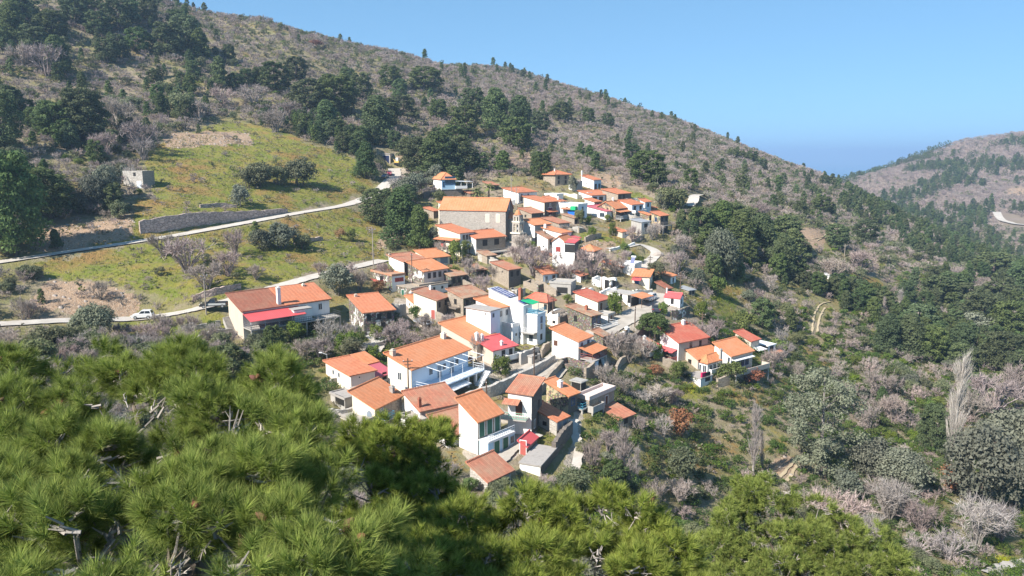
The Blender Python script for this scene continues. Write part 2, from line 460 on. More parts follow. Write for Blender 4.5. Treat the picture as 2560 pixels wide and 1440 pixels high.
for nm, c, r in (('wood', (0.16, 0.095, 0.055), .8), ('grey_wood', (0.24, 0.20, 0.165), .85), ('shutter_red', (0.34, 0.05, 0.04), .6), ('shutter_blue', (0.05, 0.13, 0.30), .5),
                 ('shutter_green', (0.03, 0.12, 0.075), .6), ('shutter_grey', (0.23, 0.27, 0.32), .6), ('frame_white', (0.74, 0.74, 0.72), .5), ('door_brown', (0.12, 0.055, 0.035), .6),
                 ('rail_green', (0.20, 0.46, 0.34), .5), ('rail_blue', (0.06, 0.30, 0.42), .5), ('rail_white', (0.75, 0.76, 0.76), .5), ('rail_red', (0.42, 0.11, 0.09), .6), ('rail_dark', (0.07, 0.07, 0.075), .5),
                 ('green_sheet', (0.02, 0.42, 0.17), .5), ('blue_tarp', (0.01, 0.13, 0.50), .45), ('brick_red', (0.36, 0.13, 0.08), .85), ('pole_wood', (0.135, 0.09, 0.065), .9), ('pole_pale', (0.36, 0.31, 0.26), .85), ('steel', (0.42, 0.43, 0.44), .45),
                 ('tyre', (0.015, 0.015, 0.016), .8), ('rim', (0.35, 0.36, 0.37), .35), ('plastic', (0.03, 0.03, 0.033), .6), ('pot', (0.42, 0.15, 0.08), .8), ('cable', (0.02, 0.02, 0.022), .7), ('earth', (0.24, 0.17, 0.11), .95),
                 ('brown_board', (0.13, 0.06, 0.05), .6), ('rock', (0.36, 0.31, 0.27), .95), ('yellow_paint', (0.62, 0.42, 0.12), .5), ('cloth_white', (0.8, 0.8, 0.78), .8), ('flower_pink', (0.55, 0.02, 0.11), .8), ('magenta_cloth', (0.13, 0.02, 0.06), .8)):
    flat(nm, c, r)
def paint(name, c, metal=0.0):
    t = NT(name); t.bsdf.inputs['Coat Weight'].default_value = 0.6; t.bsdf.inputs['Coat Roughness'].default_value = 0.08
    o = t.coord(); col = t.mix(t.math('MULTIPLY', t.noise(o, 3.0, 3), 0.15), c, (0.4, 0.36, 0.3))
    M[name] = t.done(col, 0.35, metal)
paint('car_white', (0.74, 0.74, 0.75)); paint('car_silver', (0.50, 0.52, 0.52), 0.0); paint('car_black', (0.018, 0.02, 0.026)); paint('car_red', (0.30, 0.02, 0.05)); paint('car_blue', (0.05, 0.10, 0.16)); paint('car_navy', (0.018, 0.026, 0.045))
def glass(name, c, rough=0.12):
    t = NT(name); M[name] = t.done(c, rough, spec=0.6)
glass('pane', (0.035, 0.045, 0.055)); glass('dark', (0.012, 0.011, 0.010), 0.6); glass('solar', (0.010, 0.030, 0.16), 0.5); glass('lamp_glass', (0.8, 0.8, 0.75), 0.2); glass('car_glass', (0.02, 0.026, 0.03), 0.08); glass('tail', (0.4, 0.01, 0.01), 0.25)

# ground: grass, soil and scrub floor mixed by painted regions and noise
t = NT('ground'); geo = t.add('NewGeometry'); o = geo.outputs['Position']
def at_attr(nm):
    a = t.add('Attribute'); a.attribute_name = nm
    return a.outputs['Fac']
n_big = t.noise(o, 0.035, 5, 0.6); n_mid = t.noise(o, 0.16, 5, 0.62); n_fin = t.noise(o, 0.9, 5, 0.65); n_vf = t.noise(o, 4.0, 3, 0.6)
scrub = t.mix(t.ramp(n_mid, [(0.38, 0.0), (0.62, 1.0)]), (0.27, 0.215, 0.16), (0.175, 0.165, 0.08))
scrub = t.mix(t.ramp(n_fin, [(0.5, 0.0), (0.72, 1.0)]), scrub, (0.34, 0.275, 0.2))
grass = t.mix(t.ramp(n_mid, [(0.36, 0.0), (0.64, 1.0)]), (0.145, 0.18, 0.03), (0.26, 0.22, 0.055))
grass = t.mix(t.ramp(n_fin, [(0.48, 0.0), (0.66, 1.0)]), grass, (0.19, 0.16, 0.085))
grass = t.mix(t.ramp(t.noise(o, 0.08, 4, 0.6), [(0.5, 0.0), (0.66, 1.0)]), grass, (0.25, 0.155, 0.06))
grass = t.mix(t.ramp(n_vf, [(0.56, 0.0), (0.8, 0.8)]), grass, (0.20, 0.17, 0.06))
soil = t.mix(t.ramp(n_fin, [(0.35, 0.0), (0.7, 1.0)]), (0.36, 0.235, 0.145), (0.23, 0.165, 0.115))
soil = t.mix(t.ramp(n_vf, [(0.45, 0.0), (0.62, 1.0)]), soil, (0.40, 0.31, 0.23))
paved = t.mix(t.ramp(n_fin, [(0.4, 0.0), (0.7, 1.0)]), (0.43, 0.37, 0.30), (0.30, 0.255, 0.2))
def edge(nm, w=0.5):
    s_ = t.math('ADD', at_attr(nm), t.math('MULTIPLY', t.math('SUBTRACT', t.math('ADD', t.math('MULTIPLY', n_mid, 0.6), t.math('MULTIPLY', n_fin, 0.4)), 0.5), 2.6))
    return t.ramp(s_, [(0.42, 0.0), (0.58, 1.0)])
patch = t.ramp(n_big, [(0.47, 0.0), (0.57, 1.0)])
col = t.mix(t.math('MULTIPLY', patch, 0.55), scrub, grass)
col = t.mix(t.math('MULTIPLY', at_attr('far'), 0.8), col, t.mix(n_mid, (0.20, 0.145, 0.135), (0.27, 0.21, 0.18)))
col = t.mix(edge('grass'), col, grass)
col = t.mix(edge('soil'), col, soil)
col = t.mix(edge('paved'), col, paved)
t.bump(t.math('ADD', n_fin, t.math('MULTIPLY', n_vf, 0.5)), 0.8, 0.6)
M['ground'] = t.done(col, 0.95, spec=0.1)
t = NT('road'); o = t.add('NewGeometry').outputs['Position']
col = t.mix(t.ramp(t.noise(o, 0.5, 5), [(0.35, 0.0), (0.7, 1.0)]), (0.50, 0.46, 0.41), (0.40, 0.36, 0.31))
col = t.mix(t.math('MULTIPLY', t.ramp(t.noise(o, 3.0, 4), [(0.55, 0.0), (0.8, 1.0)]), 0.5), col, (0.27, 0.235, 0.19))
M['road'] = t.done(col, 0.9, spec=0.15)
t = NT('street'); o = t.add('NewGeometry').outputs['Position']
col = t.mix(t.ramp(t.noise(o, 0.4, 5), [(0.35, 0.0), (0.7, 1.0)]), (0.44, 0.40, 0.35), (0.33, 0.295, 0.25))
col = t.mix(t.math('MULTIPLY', t.ramp(t.noise(o, 3.0, 4), [(0.55, 0.0), (0.8, 1.0)]), 0.5), col, (0.23, 0.2, 0.165))
M['street'] = t.done(col, 0.9, spec=0.15)
t = NT('track'); o = t.add('NewGeometry').outputs['Position']
M['track'] = t.done(t.mix(t.noise(o, 0.8, 5), (0.48, 0.40, 0.27), (0.30, 0.235, 0.15)), 0.95, spec=0.1)
t = NT('sea'); o = t.add('NewGeometry').outputs['Position']
t.bump(t.noise(o, 0.02, 4), 0.15, 3.0)
M['sea'] = t.done((0.006, 0.13, 0.22), 0.3, spec=0.2)

def foliage(name, dark, light, trans=0.25, tint=1.0, rough=0.75, tipc=None):
    """leaf colour varies from leaf to leaf (attribute), and from plant to plant"""
    t = NT(name)
    a = t.add('Attribute'); a.attribute_name = 'leaf'
    col = t.mix(a.outputs['Fac'], dark, light)
    if tipc:
        b = t.add('Attribute'); b.attribute_name = 'tip'; col = t.mix(b.outputs['Fac'], col, tipc)
    oi = t.add('ObjectInfo')
    p = t.add('Attribute'); p.attribute_name = 'plant'
    r = t.math('FRACT', t.math('ADD', oi.outputs['Random'], p.outputs['Fac']))
    hsv = t.add('HueSaturation'); t.l.new(col, hsv.inputs['Color'])
    t.l.new(t.math('ADD', t.math('MULTIPLY', r, 0.05 * tint), 0.5 - 0.025 * tint), hsv.inputs['Hue'])
    r2 = t.math('FRACT', t.math('MULTIPLY', r, 7.31))
    t.l.new(t.math('ADD', t.math('MULTIPLY', r2, 0.5 * tint), 1.01 - 0.25 * tint), hsv.inputs['Value'])
    t.l.new(t.math('ADD', t.math('MULTIPLY', t.math('FRACT', t.math('MULTIPLY', r, 3.7)), 0.3 * tint), 1.02 - 0.2 * tint), hsv.inputs['Saturation'])
    t.put(t.bsdf.inputs['Base Color'], hsv.outputs[0]); t.bsdf.inputs['Roughness'].default_value = rough; t.bsdf.inputs['Specular IOR Level'].default_value = 0.15
    if trans:
        tr = t.add('BsdfTranslucent'); t.l.new(hsv.outputs[0], tr.inputs[0])
        mx = t.add('MixShader'); mx.inputs[0].default_value = trans
        t.l.new(t.bsdf.outputs[0], mx.inputs[1]); t.l.new(tr.outputs[0], mx.inputs[2])
        t.l.new(mx.outputs[0], t.n['Material Output'].inputs[0])
    M[name] = t.mat
foliage('pine_leaf', (0.074, 0.106, 0.042), (0.150, 0.188, 0.074), 0.32)
foliage('oak_leaf', (0.112, 0.130, 0.062), (0.225, 0.235, 0.125), 0.32)
foliage('green_leaf', (0.095, 0.138, 0.030), (0.195, 0.245, 0.058), 0.32)
foliage('olive_leaf', (0.125, 0.14, 0.095), (0.23, 0.24, 0.17))
foliage('twig', (0.275, 0.22, 0.195), (0.42, 0.35, 0.315), 0.12)
foliage('pale_twig', (0.275, 0.24, 0.22), (0.42, 0.375, 0.35), 0.1)
foliage('poplar_twig', (0.29, 0.25, 0.225), (0.44, 0.39, 0.355), 0.1)
foliage('rust_leaf', (0.22, 0.10, 0.06), (0.33, 0.18, 0.10))
foliage('heath', (0.155, 0.14, 0.085), (0.285, 0.255, 0.18), 0.1)
foliage('grass_blade', (0.07, 0.12, 0.016), (0.19, 0.19, 0.04), 0.3)
foliage('yellow_bloom', (0.16, 0.22, 0.02), (0.42, 0.40, 0.03), 0.3)
foliage('ivy_leaf', (0.05, 0.09, 0.018), (0.115, 0.155, 0.035))
foliage('needle', (0.066, 0.110, 0.018), (0.268, 0.330, 0.066), 0.28, tint=0.25, tipc=(0.47, 0.47, 0.14))
foliage('palm_leaf', (0.10, 0.13, 0.035), (0.25, 0.24, 0.09))
foliage('bark', (0.085, 0.068, 0.056), (0.16, 0.13, 0.11), 0)
foliage('grey_bark', (0.16, 0.138, 0.12), (0.31, 0.275, 0.25), 0)
foliage('cone', (0.13, 0.065, 0.04), (0.26, 0.15, 0.10), 0)
# ------------------------------------------------------------------ the ground sheet, sea and roads
def region(pixels):
    """polygon of photo pixels -> polygon on the ground (x, y)"""
    out = []
    for p in pixels:
        h = hit(*p)
        if h is not None: out.append((h[0], h[1]))
    return np.array(out)
def in_poly(poly, x, y):
    r = np.zeros(np.shape(x), bool)
    n = len(poly)
    for i in range(n):
        (x0, y0), (x1, y1) = poly[i], poly[(i + 1) % n]
        c = ((y0 > y) != (y1 > y)) & (x < (x1 - x0) * (y - y0) / (y1 - y0 + 1e-12) + x0)
        r ^= c
    return r
GRASS = [[(360,380),(560,300),(720,330),(800,400),(900,440),(870,500),(760,525),(540,540),(400,540),(380,470)],
         [(60,660),(300,618),(540,580),(880,520),(960,560),(960,640),(830,672),(700,705),(560,745),(430,770),(250,700),(130,700)],
         [(290,800),(430,800),(560,790),(570,835),(470,850),(300,835)],
         [(150,560),(330,560),(340,500),(500,505),(720,500),(880,500),(540,560),(330,605),(170,620)],
         [(1450,580),(1560,590),(1570,620),(1480,625),(1440,605)],[(1540,625),(1600,640),(1600,670),(1540,655)],
         [(1330,1078),(1400,1085),(1385,1115),(1340,1105)],[(1600,960),(1800,960),(1760,1000),(1600,985)],
         [(1770,700),(1860,720),(1830,800),(1780,780)],[(1860,860),(1960,860),(1950,930),(1850,930)],
         [(1200,945),(1260,925),(1290,900),(1270,950),(1215,985)],[(2140,700),(2200,690),(2210,740),(2150,745)],[(2440,1400),(2560,1385),(2560,1440),(2460,1440)],
         [(870,870),(960,830),(990,890),(900,900)],[(940,640),(1080,650),(1060,700),(960,690)],[(1420,470),(1600,480),(1680,520),(1600,500)],
         [(1120,530),(1080,560),(1100,620),(1060,640),(1040,560)],[(700,340),(900,400),(930,470),(860,490),(720,470)]]
SOIL = [[(120,700),(230,705),(330,735),(400,765),(330,788),(180,785),(60,770)],[(100,560),(340,545),(330,600),(160,625),(80,630)],
        [(930,380),(1060,385),(1080,410),(960,400)],[(400,335),(620,330),(640,365),(420,370)],[(960,575),(1000,570),(990,615),(930,625)],
        [(1470,430),(1560,440),(1550,470),(1480,460)],[(1980,590),(2080,575),(2060,620),(1970,620)],[(1450,600),(1540,605),(1540,625),(1460,622)],
        [(1940,1140),(2010,1150),(1960,1200),(1920,1190)],[(2520,470),(2560,470),(2560,490),(2520,488)],[(1270,390),(1330,380),(1340,420),(1280,420)]]
PAVED = [[(1010,1000),(1060,985),(1180,990),(1260,1020),(1300,1060),(1180,1062),(1050,1060)],[(1180,905),(1300,880),(1350,900),(1300,940),(1200,950)],[(980,745),(1150,765),(1130,800),(1000,790)],[(1420,1000),(1480,960),(1520,985),(1440,1040)],[(1540,800),(1600,740),(1640,715),(1700,760),(1740,790),(1690,800),(1640,790),(1600,830),(1560,830)],[(1150,1130),(1260,1080),(1310,1060),(1350,1085),(1290,1150),(1200,1180)],
         [(1395,1180),(1440,1080),(1425,1040),(1455,1040),(1450,1110),(1430,1180)],[(900,860),(950,840),(960,900),(880,905)],[(970,420),(1030,418),(1030,450),(970,440)],
         [(1000,1010),(1060,1000),(1100,1080),(1000,1100)],[(1180,600),(1330,600),(1330,640),(1200,640)],[(1340,910),(1400,880),(1420,930),(1360,950)],[(1240,930),(1330,940),(1320,970),(1200,985)]]
def mask(polys):
    m = np.zeros(GX.shape)
    for p in polys:
        q = region(p)
        if len(q) > 2: m = np.maximum(m, in_poly(q, GX, GY).astype(float))
    for _ in range(2):
        m = (m + np.roll(m, 1, 0) + np.roll(m, -1, 0) + np.roll(m, 1, 1) + np.roll(m, -1, 1)) / 5
    return m
MG, MS, MPV = mask(GRASS), mask(SOIL), mask(PAVED)
MG = np.maximum(MG, .36 * mask([[(560,850),(850,700),(960,630),(1060,560),(1070,500),(1250,450),(1450,440),(1680,500),(1690,600),(1650,680),(1750,740),(1940,830),(2100,900),(2000,1180),(1560,1180),(1440,1100),(1400,1190),(1200,1240),(1000,1130),(800,1050),(700,900)]]))
_i = np.arange(NA * NR).reshape(NA, NR)
_F = np.stack([_i[:-1, :-1], _i[:-1, 1:], _i[1:, 1:], _i[1:, :-1]], -1).reshape(-1, 4)
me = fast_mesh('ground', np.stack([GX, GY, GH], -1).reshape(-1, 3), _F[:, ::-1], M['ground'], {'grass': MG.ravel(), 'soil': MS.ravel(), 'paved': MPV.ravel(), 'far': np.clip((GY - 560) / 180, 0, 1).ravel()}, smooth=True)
tag(link(bpy.data.objects.new('terrain', me)), kind='structure')
mb = MB()
mb.face([(-40000, 300, 0), (40000, 300, 0), (40000, 42000, 0), (-40000, 42000, 0)])
tag(mb.build('sea', M['sea']), kind='structure')

def ribbon(name, line, width, mat, lift=0.06, jag=0.35, seed=1):
    V = []; n = len(line)
    rr = np.random.RandomState(seed)
    for i in range(n):
        d = line[min(i + 1, n - 1)][:2] - line[max(i - 1, 0)][:2]
        d = d / (np.linalg.norm(d) + 1e-9); nrm = np.array([-d[1], d[0]])
        wl = width / 2 + rr.uniform(-jag, jag) * 0.5; wr = width / 2 + rr.uniform(-jag, jag) * 0.5
        for k in (-wl, -width * .2, width * .2, wr):
            q = line[i][:2] + nrm * k
            V.append((q[0], q[1], line[i][2] + lift))
    F = []
    for i in range(n - 1):
        for k in range(3):
            F.append((4 * i + k, 4 * i + k + 1, 4 * i + 4 + k + 1, 4 * i + 4 + k))
    me = fast_mesh(name, np.array(V), np.array(F)[:, ::-1], mat)
    o = link(bpy.data.objects.new(name, me))
    return tag(o, kind='structure')
for k, (nm, lab) in enumerate((('upper_road', 'road'), ('lower_road', 'road'), ('village_street', 'street'), ('hill_lane', 'lane'))):
    ribbon(lab, ROADS[nm][0], ROADS[nm][1], M['street'] if lab == 'street' else M['road'], seed=k)
SIGHT = []
def draped(name, pixels, width, mat, lift=0.25, seed=5):
    pts = []
    for p in pixels:
        h = hit(*p)
        if h is not None: pts.append(h)
    line = smooth_line(pts, 10)
    line[:, 2] = height(line[:, 0], line[:, 1])
    SIGHT.append(line)
    return ribbon(name, line, width, mat, lift, 0.3, seed)
draped('path', [(1432,1178),(1440,1120),(1428,1075),(1428,1050)], 2.0, M['road'], 0.12)
draped('path', [(1205,1175),(1250,1130),(1290,1100),(1330,1080)], 4.2, M['street'], 0.12)
draped('path', [(905,905),(935,880),(945,855),(925,838)], 2.6, M['road'], 0.12)
draped('path', [(1190,985),(1260,955),(1310,920),(1345,895)], 2.2, M['street'], 0.12)
for pts in ([(1968,1205),(2000,1150)], [(1950,1195),(1985,1152)], [(2030,835),(2035,790),(2052,762),(2075,755)], [(2042,838),(2048,798),(2062,770)],
            [(2030,600),(2060,590),(2078,575),(2082,558)], [(2042,603),(2072,590),(2086,572)]):
    draped('track', pts, 0.6, M['track'], 0.12)
draped('road', [(2490,532),(2500,548),(2530,560),(2580,566)], 7.0, M['road'], 1.0)
draped('road', [(2500,1450),(2530,1432),(2600,1420)], 4.0, M['road'], 0.3)
draped('road', [(1716,520),(1728,505),(1732,492),(1750,490)], 5.0, M['road'], 0.5)
# ------------------------------------------------------------------ houses
LANDMARKS = []          # (phrase, u, v) used to say where the plants stand
DEBUG = []
FOOT = []               # house footprints (centre x, y, radius) kept free of plants
def span(P0, dx, dy, u1):
    d0 = P0[1] * CP - (P0[2] - CAMZ) * SP
    return ((u1 - CU) * d0 - F_PX * P0[0]) / (F_PX * dx - (u1 - CU) * dy * CP)
def fmap(face):
    return (lambda a, b, c: (a, -b, c)) if face == 'R' else (lambda a, b, c: (-b, a, c))
def fbox(mb, f, a0, a1, b0, b1, c0, c1, mi=0):
    p = [f(a, b, c) for a in (a0, a1) for b in (b0, b1) for c in (c0, c1)]
    x = [q[0] for q in p]; y = [q[1] for q in p]; z = [q[2] for q in p]
    mb.box(min(x), max(x), min(y), max(y), min(z), max(z), mi)
def add_window(parent, f, a, z, w, h, style='w', rnd_=rnd):
    if style in ('w', 'b', 'bl', 'g'):
        fm = {'w': 'frame_white', 'b': 'door_brown', 'bl': 'shutter_blue', 'g': 'shutter_grey'}[style]
        m = MB(); t = 0.08
        fbox(m, f, a, a + w, -0.02, 0.07, z - 0.08, z); fbox(m, f, a, a + w, -0.02, 0.05, z + h - t, z + h)
        fbox(m, f, a, a + t, -0.02, 0.05, z, z + h - t); fbox(m, f, a + w - t, a + w, -0.02, 0.05, z, z + h - t)
        fbox(m, f, a + w / 2 - 0.03, a + w / 2 + 0.03, -0.02, 0.045, z, z + h - t)
        o = m.build('window', M[fm], parent)
        p = MB(); fbox(p, f, a + t, a + w - t, -0.02, 0.02, z, z + h - t)
        p.build('pane', M['pane'], o)
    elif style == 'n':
        m = MB(); fbox(m, f, a, a + w, -0.02, 0.012, z, z + h)  # near-black panel stands in for the shade inside an unglazed opening
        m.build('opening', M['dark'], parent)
    elif style == 'v':      # arched opening, its inner shade painted as a near-black panel
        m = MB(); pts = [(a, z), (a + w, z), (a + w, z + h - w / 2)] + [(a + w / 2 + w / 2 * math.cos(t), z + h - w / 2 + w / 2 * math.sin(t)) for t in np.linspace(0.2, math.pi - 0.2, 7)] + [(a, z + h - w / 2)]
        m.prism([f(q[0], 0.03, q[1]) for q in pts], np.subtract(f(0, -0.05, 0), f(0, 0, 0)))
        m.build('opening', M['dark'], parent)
    elif style[0] == 's':   # closed shutters
        m = MB(); fbox(m, f, a, a + w / 2 - 0.015, -0.02, 0.06, z, z + h); fbox(m, f, a + w / 2 + 0.015, a + w, -0.02, 0.06, z, z + h)
        o = m.build('window', M[style[1:]], parent)
        p = MB(); fbox(p, f, a - 0.08, a + w + 0.08, -0.02, 0.03, z - 0.08, z + h + 0.08)
        p.build('frame', M['frame_white'], o)
    elif style[0] == 'd':   # door
        m = MB(); fbox(m, f, a, a + w, -0.02, 0.05, z, z + h)
        o = m.build('door', M[style[1:]], parent)
        p = MB(); fbox(p, f, a - 0.09, a, -0.02, 0.07, z, z + h + 0.09); fbox(p, f, a + w, a + w + 0.09, -0.02, 0.07, z, z + h + 0.09); fbox(p, f, a, a + w, -0.02, 0.07, z + h, z + h + 0.09)
        p.build('frame', M['frame_white'], o)
def slab(mb, pts, th, uvs, mi=0):
    top = [np.asarray(p, float) for p in pts]; bot = [p - (0, 0, th) for p in top]
    n = len(top)
    mb.face(top, mi, uvs); mb.face(bot[::-1], mi, uvs[::-1])
    for i in range(n):
        j = (i + 1) % n
        mb.face([bot[i], bot[j], top[j], top[i]], mi, [uvs[i], uvs[j], uvs[j], uvs[i]])
def plane_roof(mb, pts, e0, e1, th=0.16):
    """pts of one roof plane; e0-e1 is its eave line"""
    e0 = np.asarray(e0, float); e1 = np.asarray(e1, float)
    ud = (e1 - e0) / (np.linalg.norm(e1 - e0) + 1e-9)
    P = [np.asarray(p, float) for p in pts]
    n = np.cross(P[1] - P[0], P[2] - P[0]); n /= np.linalg.norm(n) + 1e-9
    if n[2] < 0:
        P = P[::-1]; n = -n
    vd = np.cross(n, ud)
    slab(mb, P, th, [(float((p - e0) @ ud), float((p - e0) @ vd)) for p in P])
def roof_mesh(kind, W, L, H, rise, ov):
    mb = MB(); a0, a1, b0, b1 = -ov, W + ov, -ov, L + ov
    if kind in ('shedR', 'shedL', 'shedW'):
        if kind == 'shedR': z = lambda x, y: H + rise * y / L
        elif kind == 'shedL': z = lambda x, y: H + rise * x / W
        else: z = lambda x, y: H + rise * (1 - x / W)
        P = [(x, y, z(x, y) + 0.16) for x, y in ((a0, b0), (a1, b0), (a1, b1), (a0, b1))]
        e = {'shedR': (P[0], P[1]), 'shedL': (P[0], P[3]), 'shedW': (P[1], P[2])}[kind]
        plane_roof(mb, P, *e)
        r = {'shedR': (P[3], P[2]), 'shedL': (P[1], P[2]), 'shedW': (P[0], P[3])}[kind]
        mb.tube(np.add(r[0], (0, 0, .02)), np.add(r[1], (0, 0, .02)), 0.14, n=6)
    elif kind == 'gabR':
        k = rise / (L / 2); ze = H - ov * k + 0.16; zr = H + rise + 0.16; m = L / 2
        plane_roof(mb, [(a0, b0, ze), (a1, b0, ze), (a1, m, zr), (a0, m, zr)], (a0, b0, ze), (a1, b0, ze))
        plane_roof(mb, [(a0, m, zr), (a1, m, zr), (a1, b1, ze), (a0, b1, ze)], (a0, b1, ze), (a1, b1, ze))
        mb.tube((a0, m, zr), (a1, m, zr), 0.17, n=6)
    elif kind == 'gabL':
        k = rise / (W / 2); ze = H - ov * k + 0.16; zr = H + rise + 0.16; m = W / 2
        plane_roof(mb, [(a0, b0, ze), (m, b0, zr), (m, b1, zr), (a0, b1, ze)], (a0, b0, ze), (a0, b1, ze))
        plane_roof(mb, [(m, b0, zr), (a1, b0, ze), (a1, b1, ze), (m, b1, zr)], (a1, b0, ze), (a1, b1, ze))
        mb.tube((m, b0, zr), (m, b1, zr), 0.17, n=6)
    elif kind == 'hip':
        s = min(W, L) / 2 + ov; ze = H + 0.1; zr = H + rise + 0.16
        if W >= L:
            m = L / 2; p, q = (a0 + s, m, zr), (a1 - s, m, zr)
        else:
            m = W / 2; p, q = (m, b0 + s, zr), (m, b1 - s, zr)
        A, B, C, D_ = (a0, b0, ze), (a1, b0, ze), (a1, b1, ze), (a0, b1, ze)
        if W >= L:
            planes = [([A, B, q, p], A, B), ([B, C, q], B, C), ([C, D_, p, q], C, D_), ([D_, A, p], D_, A)]
        else:
            planes = [([A, B, p], A, B), ([B, C, q, p], B, C), ([C, D_, q], C, D_), ([D_, A, p, q], D_, A)]
        for P, e0, e1 in planes:
            plane_roof(mb, P, e0, e1)
        for c, d in ((A, p), (D_, p if W >= L else q), (B, q if W >= L else p), (C, q), (p, q)):
            mb.tube(c, d, 0.13, n=5)
    elif kind == 'flat':
        mb.box(-ov * .4, W + ov * .4, -ov * .4, L + ov * .4, H, H + 0.18)
        t = 0.2; hh = H + 0.18 + rise
        if rise > 0.05:
            mb.box(-ov * .4, W + ov * .4, -ov * .4, -ov * .4 + t, H + .18, hh); mb.box(-ov * .4, W + ov * .4, L + ov * .4 - t, L + ov * .4, H + .18, hh)
            mb.box(-ov * .4, -ov * .4 + t, -ov * .4 + t, L + ov * .4 - t, H + .18, hh); mb.box(W + ov * .4 - t, W + ov * .4, -ov * .4 + t, L + ov * .4 - t, H + .18, hh)
    return mb
def wall_mesh(kind, W, L, H, rise, zx):
    mb = MB()
    def top(x, y):
        if kind == 'shedR': return H + rise * y / L
        if kind == 'shedL': return H + rise * x / W
        if kind == 'shedW': return H + rise * (1 - x / W)
        if kind == 'gabR': return H + rise * (1 - abs(y - L / 2) / (L / 2))
        if kind == 'gabL': return H + rise * (1 - abs(x - W / 2) / (W / 2))
        return H
    c = [(0, 0), (W, 0), (W, L), (0, L)]
    for i in range(4):
        (xa, ya), (xb, yb) = c[i], c[(i + 1) % 4]
        xm, ym = (xa + xb) / 2, (ya + yb) / 2
        pts = [(xa, ya, -zx), (xb, yb, -zx), (xb, yb, top(xb, yb))]
        if abs(top(xm, ym) - (top(xa, ya) + top(xb, yb)) / 2) > 0.01: pts.append((xm, ym, top(xm, ym)))
        pts.append((xa, ya, top(xa, ya)))
        mb.face(pts, 1 if i == 0 else 0)
    return mb
def ruin_walls(W, L, H, zx, seed):
    rr = random.Random(seed); mb = MB(); t = 0.5
    def run(p, q, nrm, mi):
        n = max(3, int(math.dist(p, q) / 0.9)); hh = H * rr.uniform(0.75, 1.0)
        for i in range(n):
            a = np.add(p, np.multiply(np.subtract(q, p), i / n)); b = np.add(p, np.multiply(np.subtract(q, p), (i + 1) / n))
            h0 = hh; hh = min(H, max(H * 0.45, hh + rr.uniform(-0.28, 0.28) * H * 0.5))
            mb.prism([(a[0], a[1], -zx), (b[0], b[1], -zx), (b[0], b[1], hh), (a[0], a[1], h0)], (nrm[0] * t, nrm[1] * t, 0), mi)
    run((0, 0), (W, 0), (0, 1), 1); run((W, t), (W, L - t), (-1, 0), 0); run((W, L), (0, L), (0, -1), 0); run((0, L - t), (0, t), (1, 0), 0)
    return mb
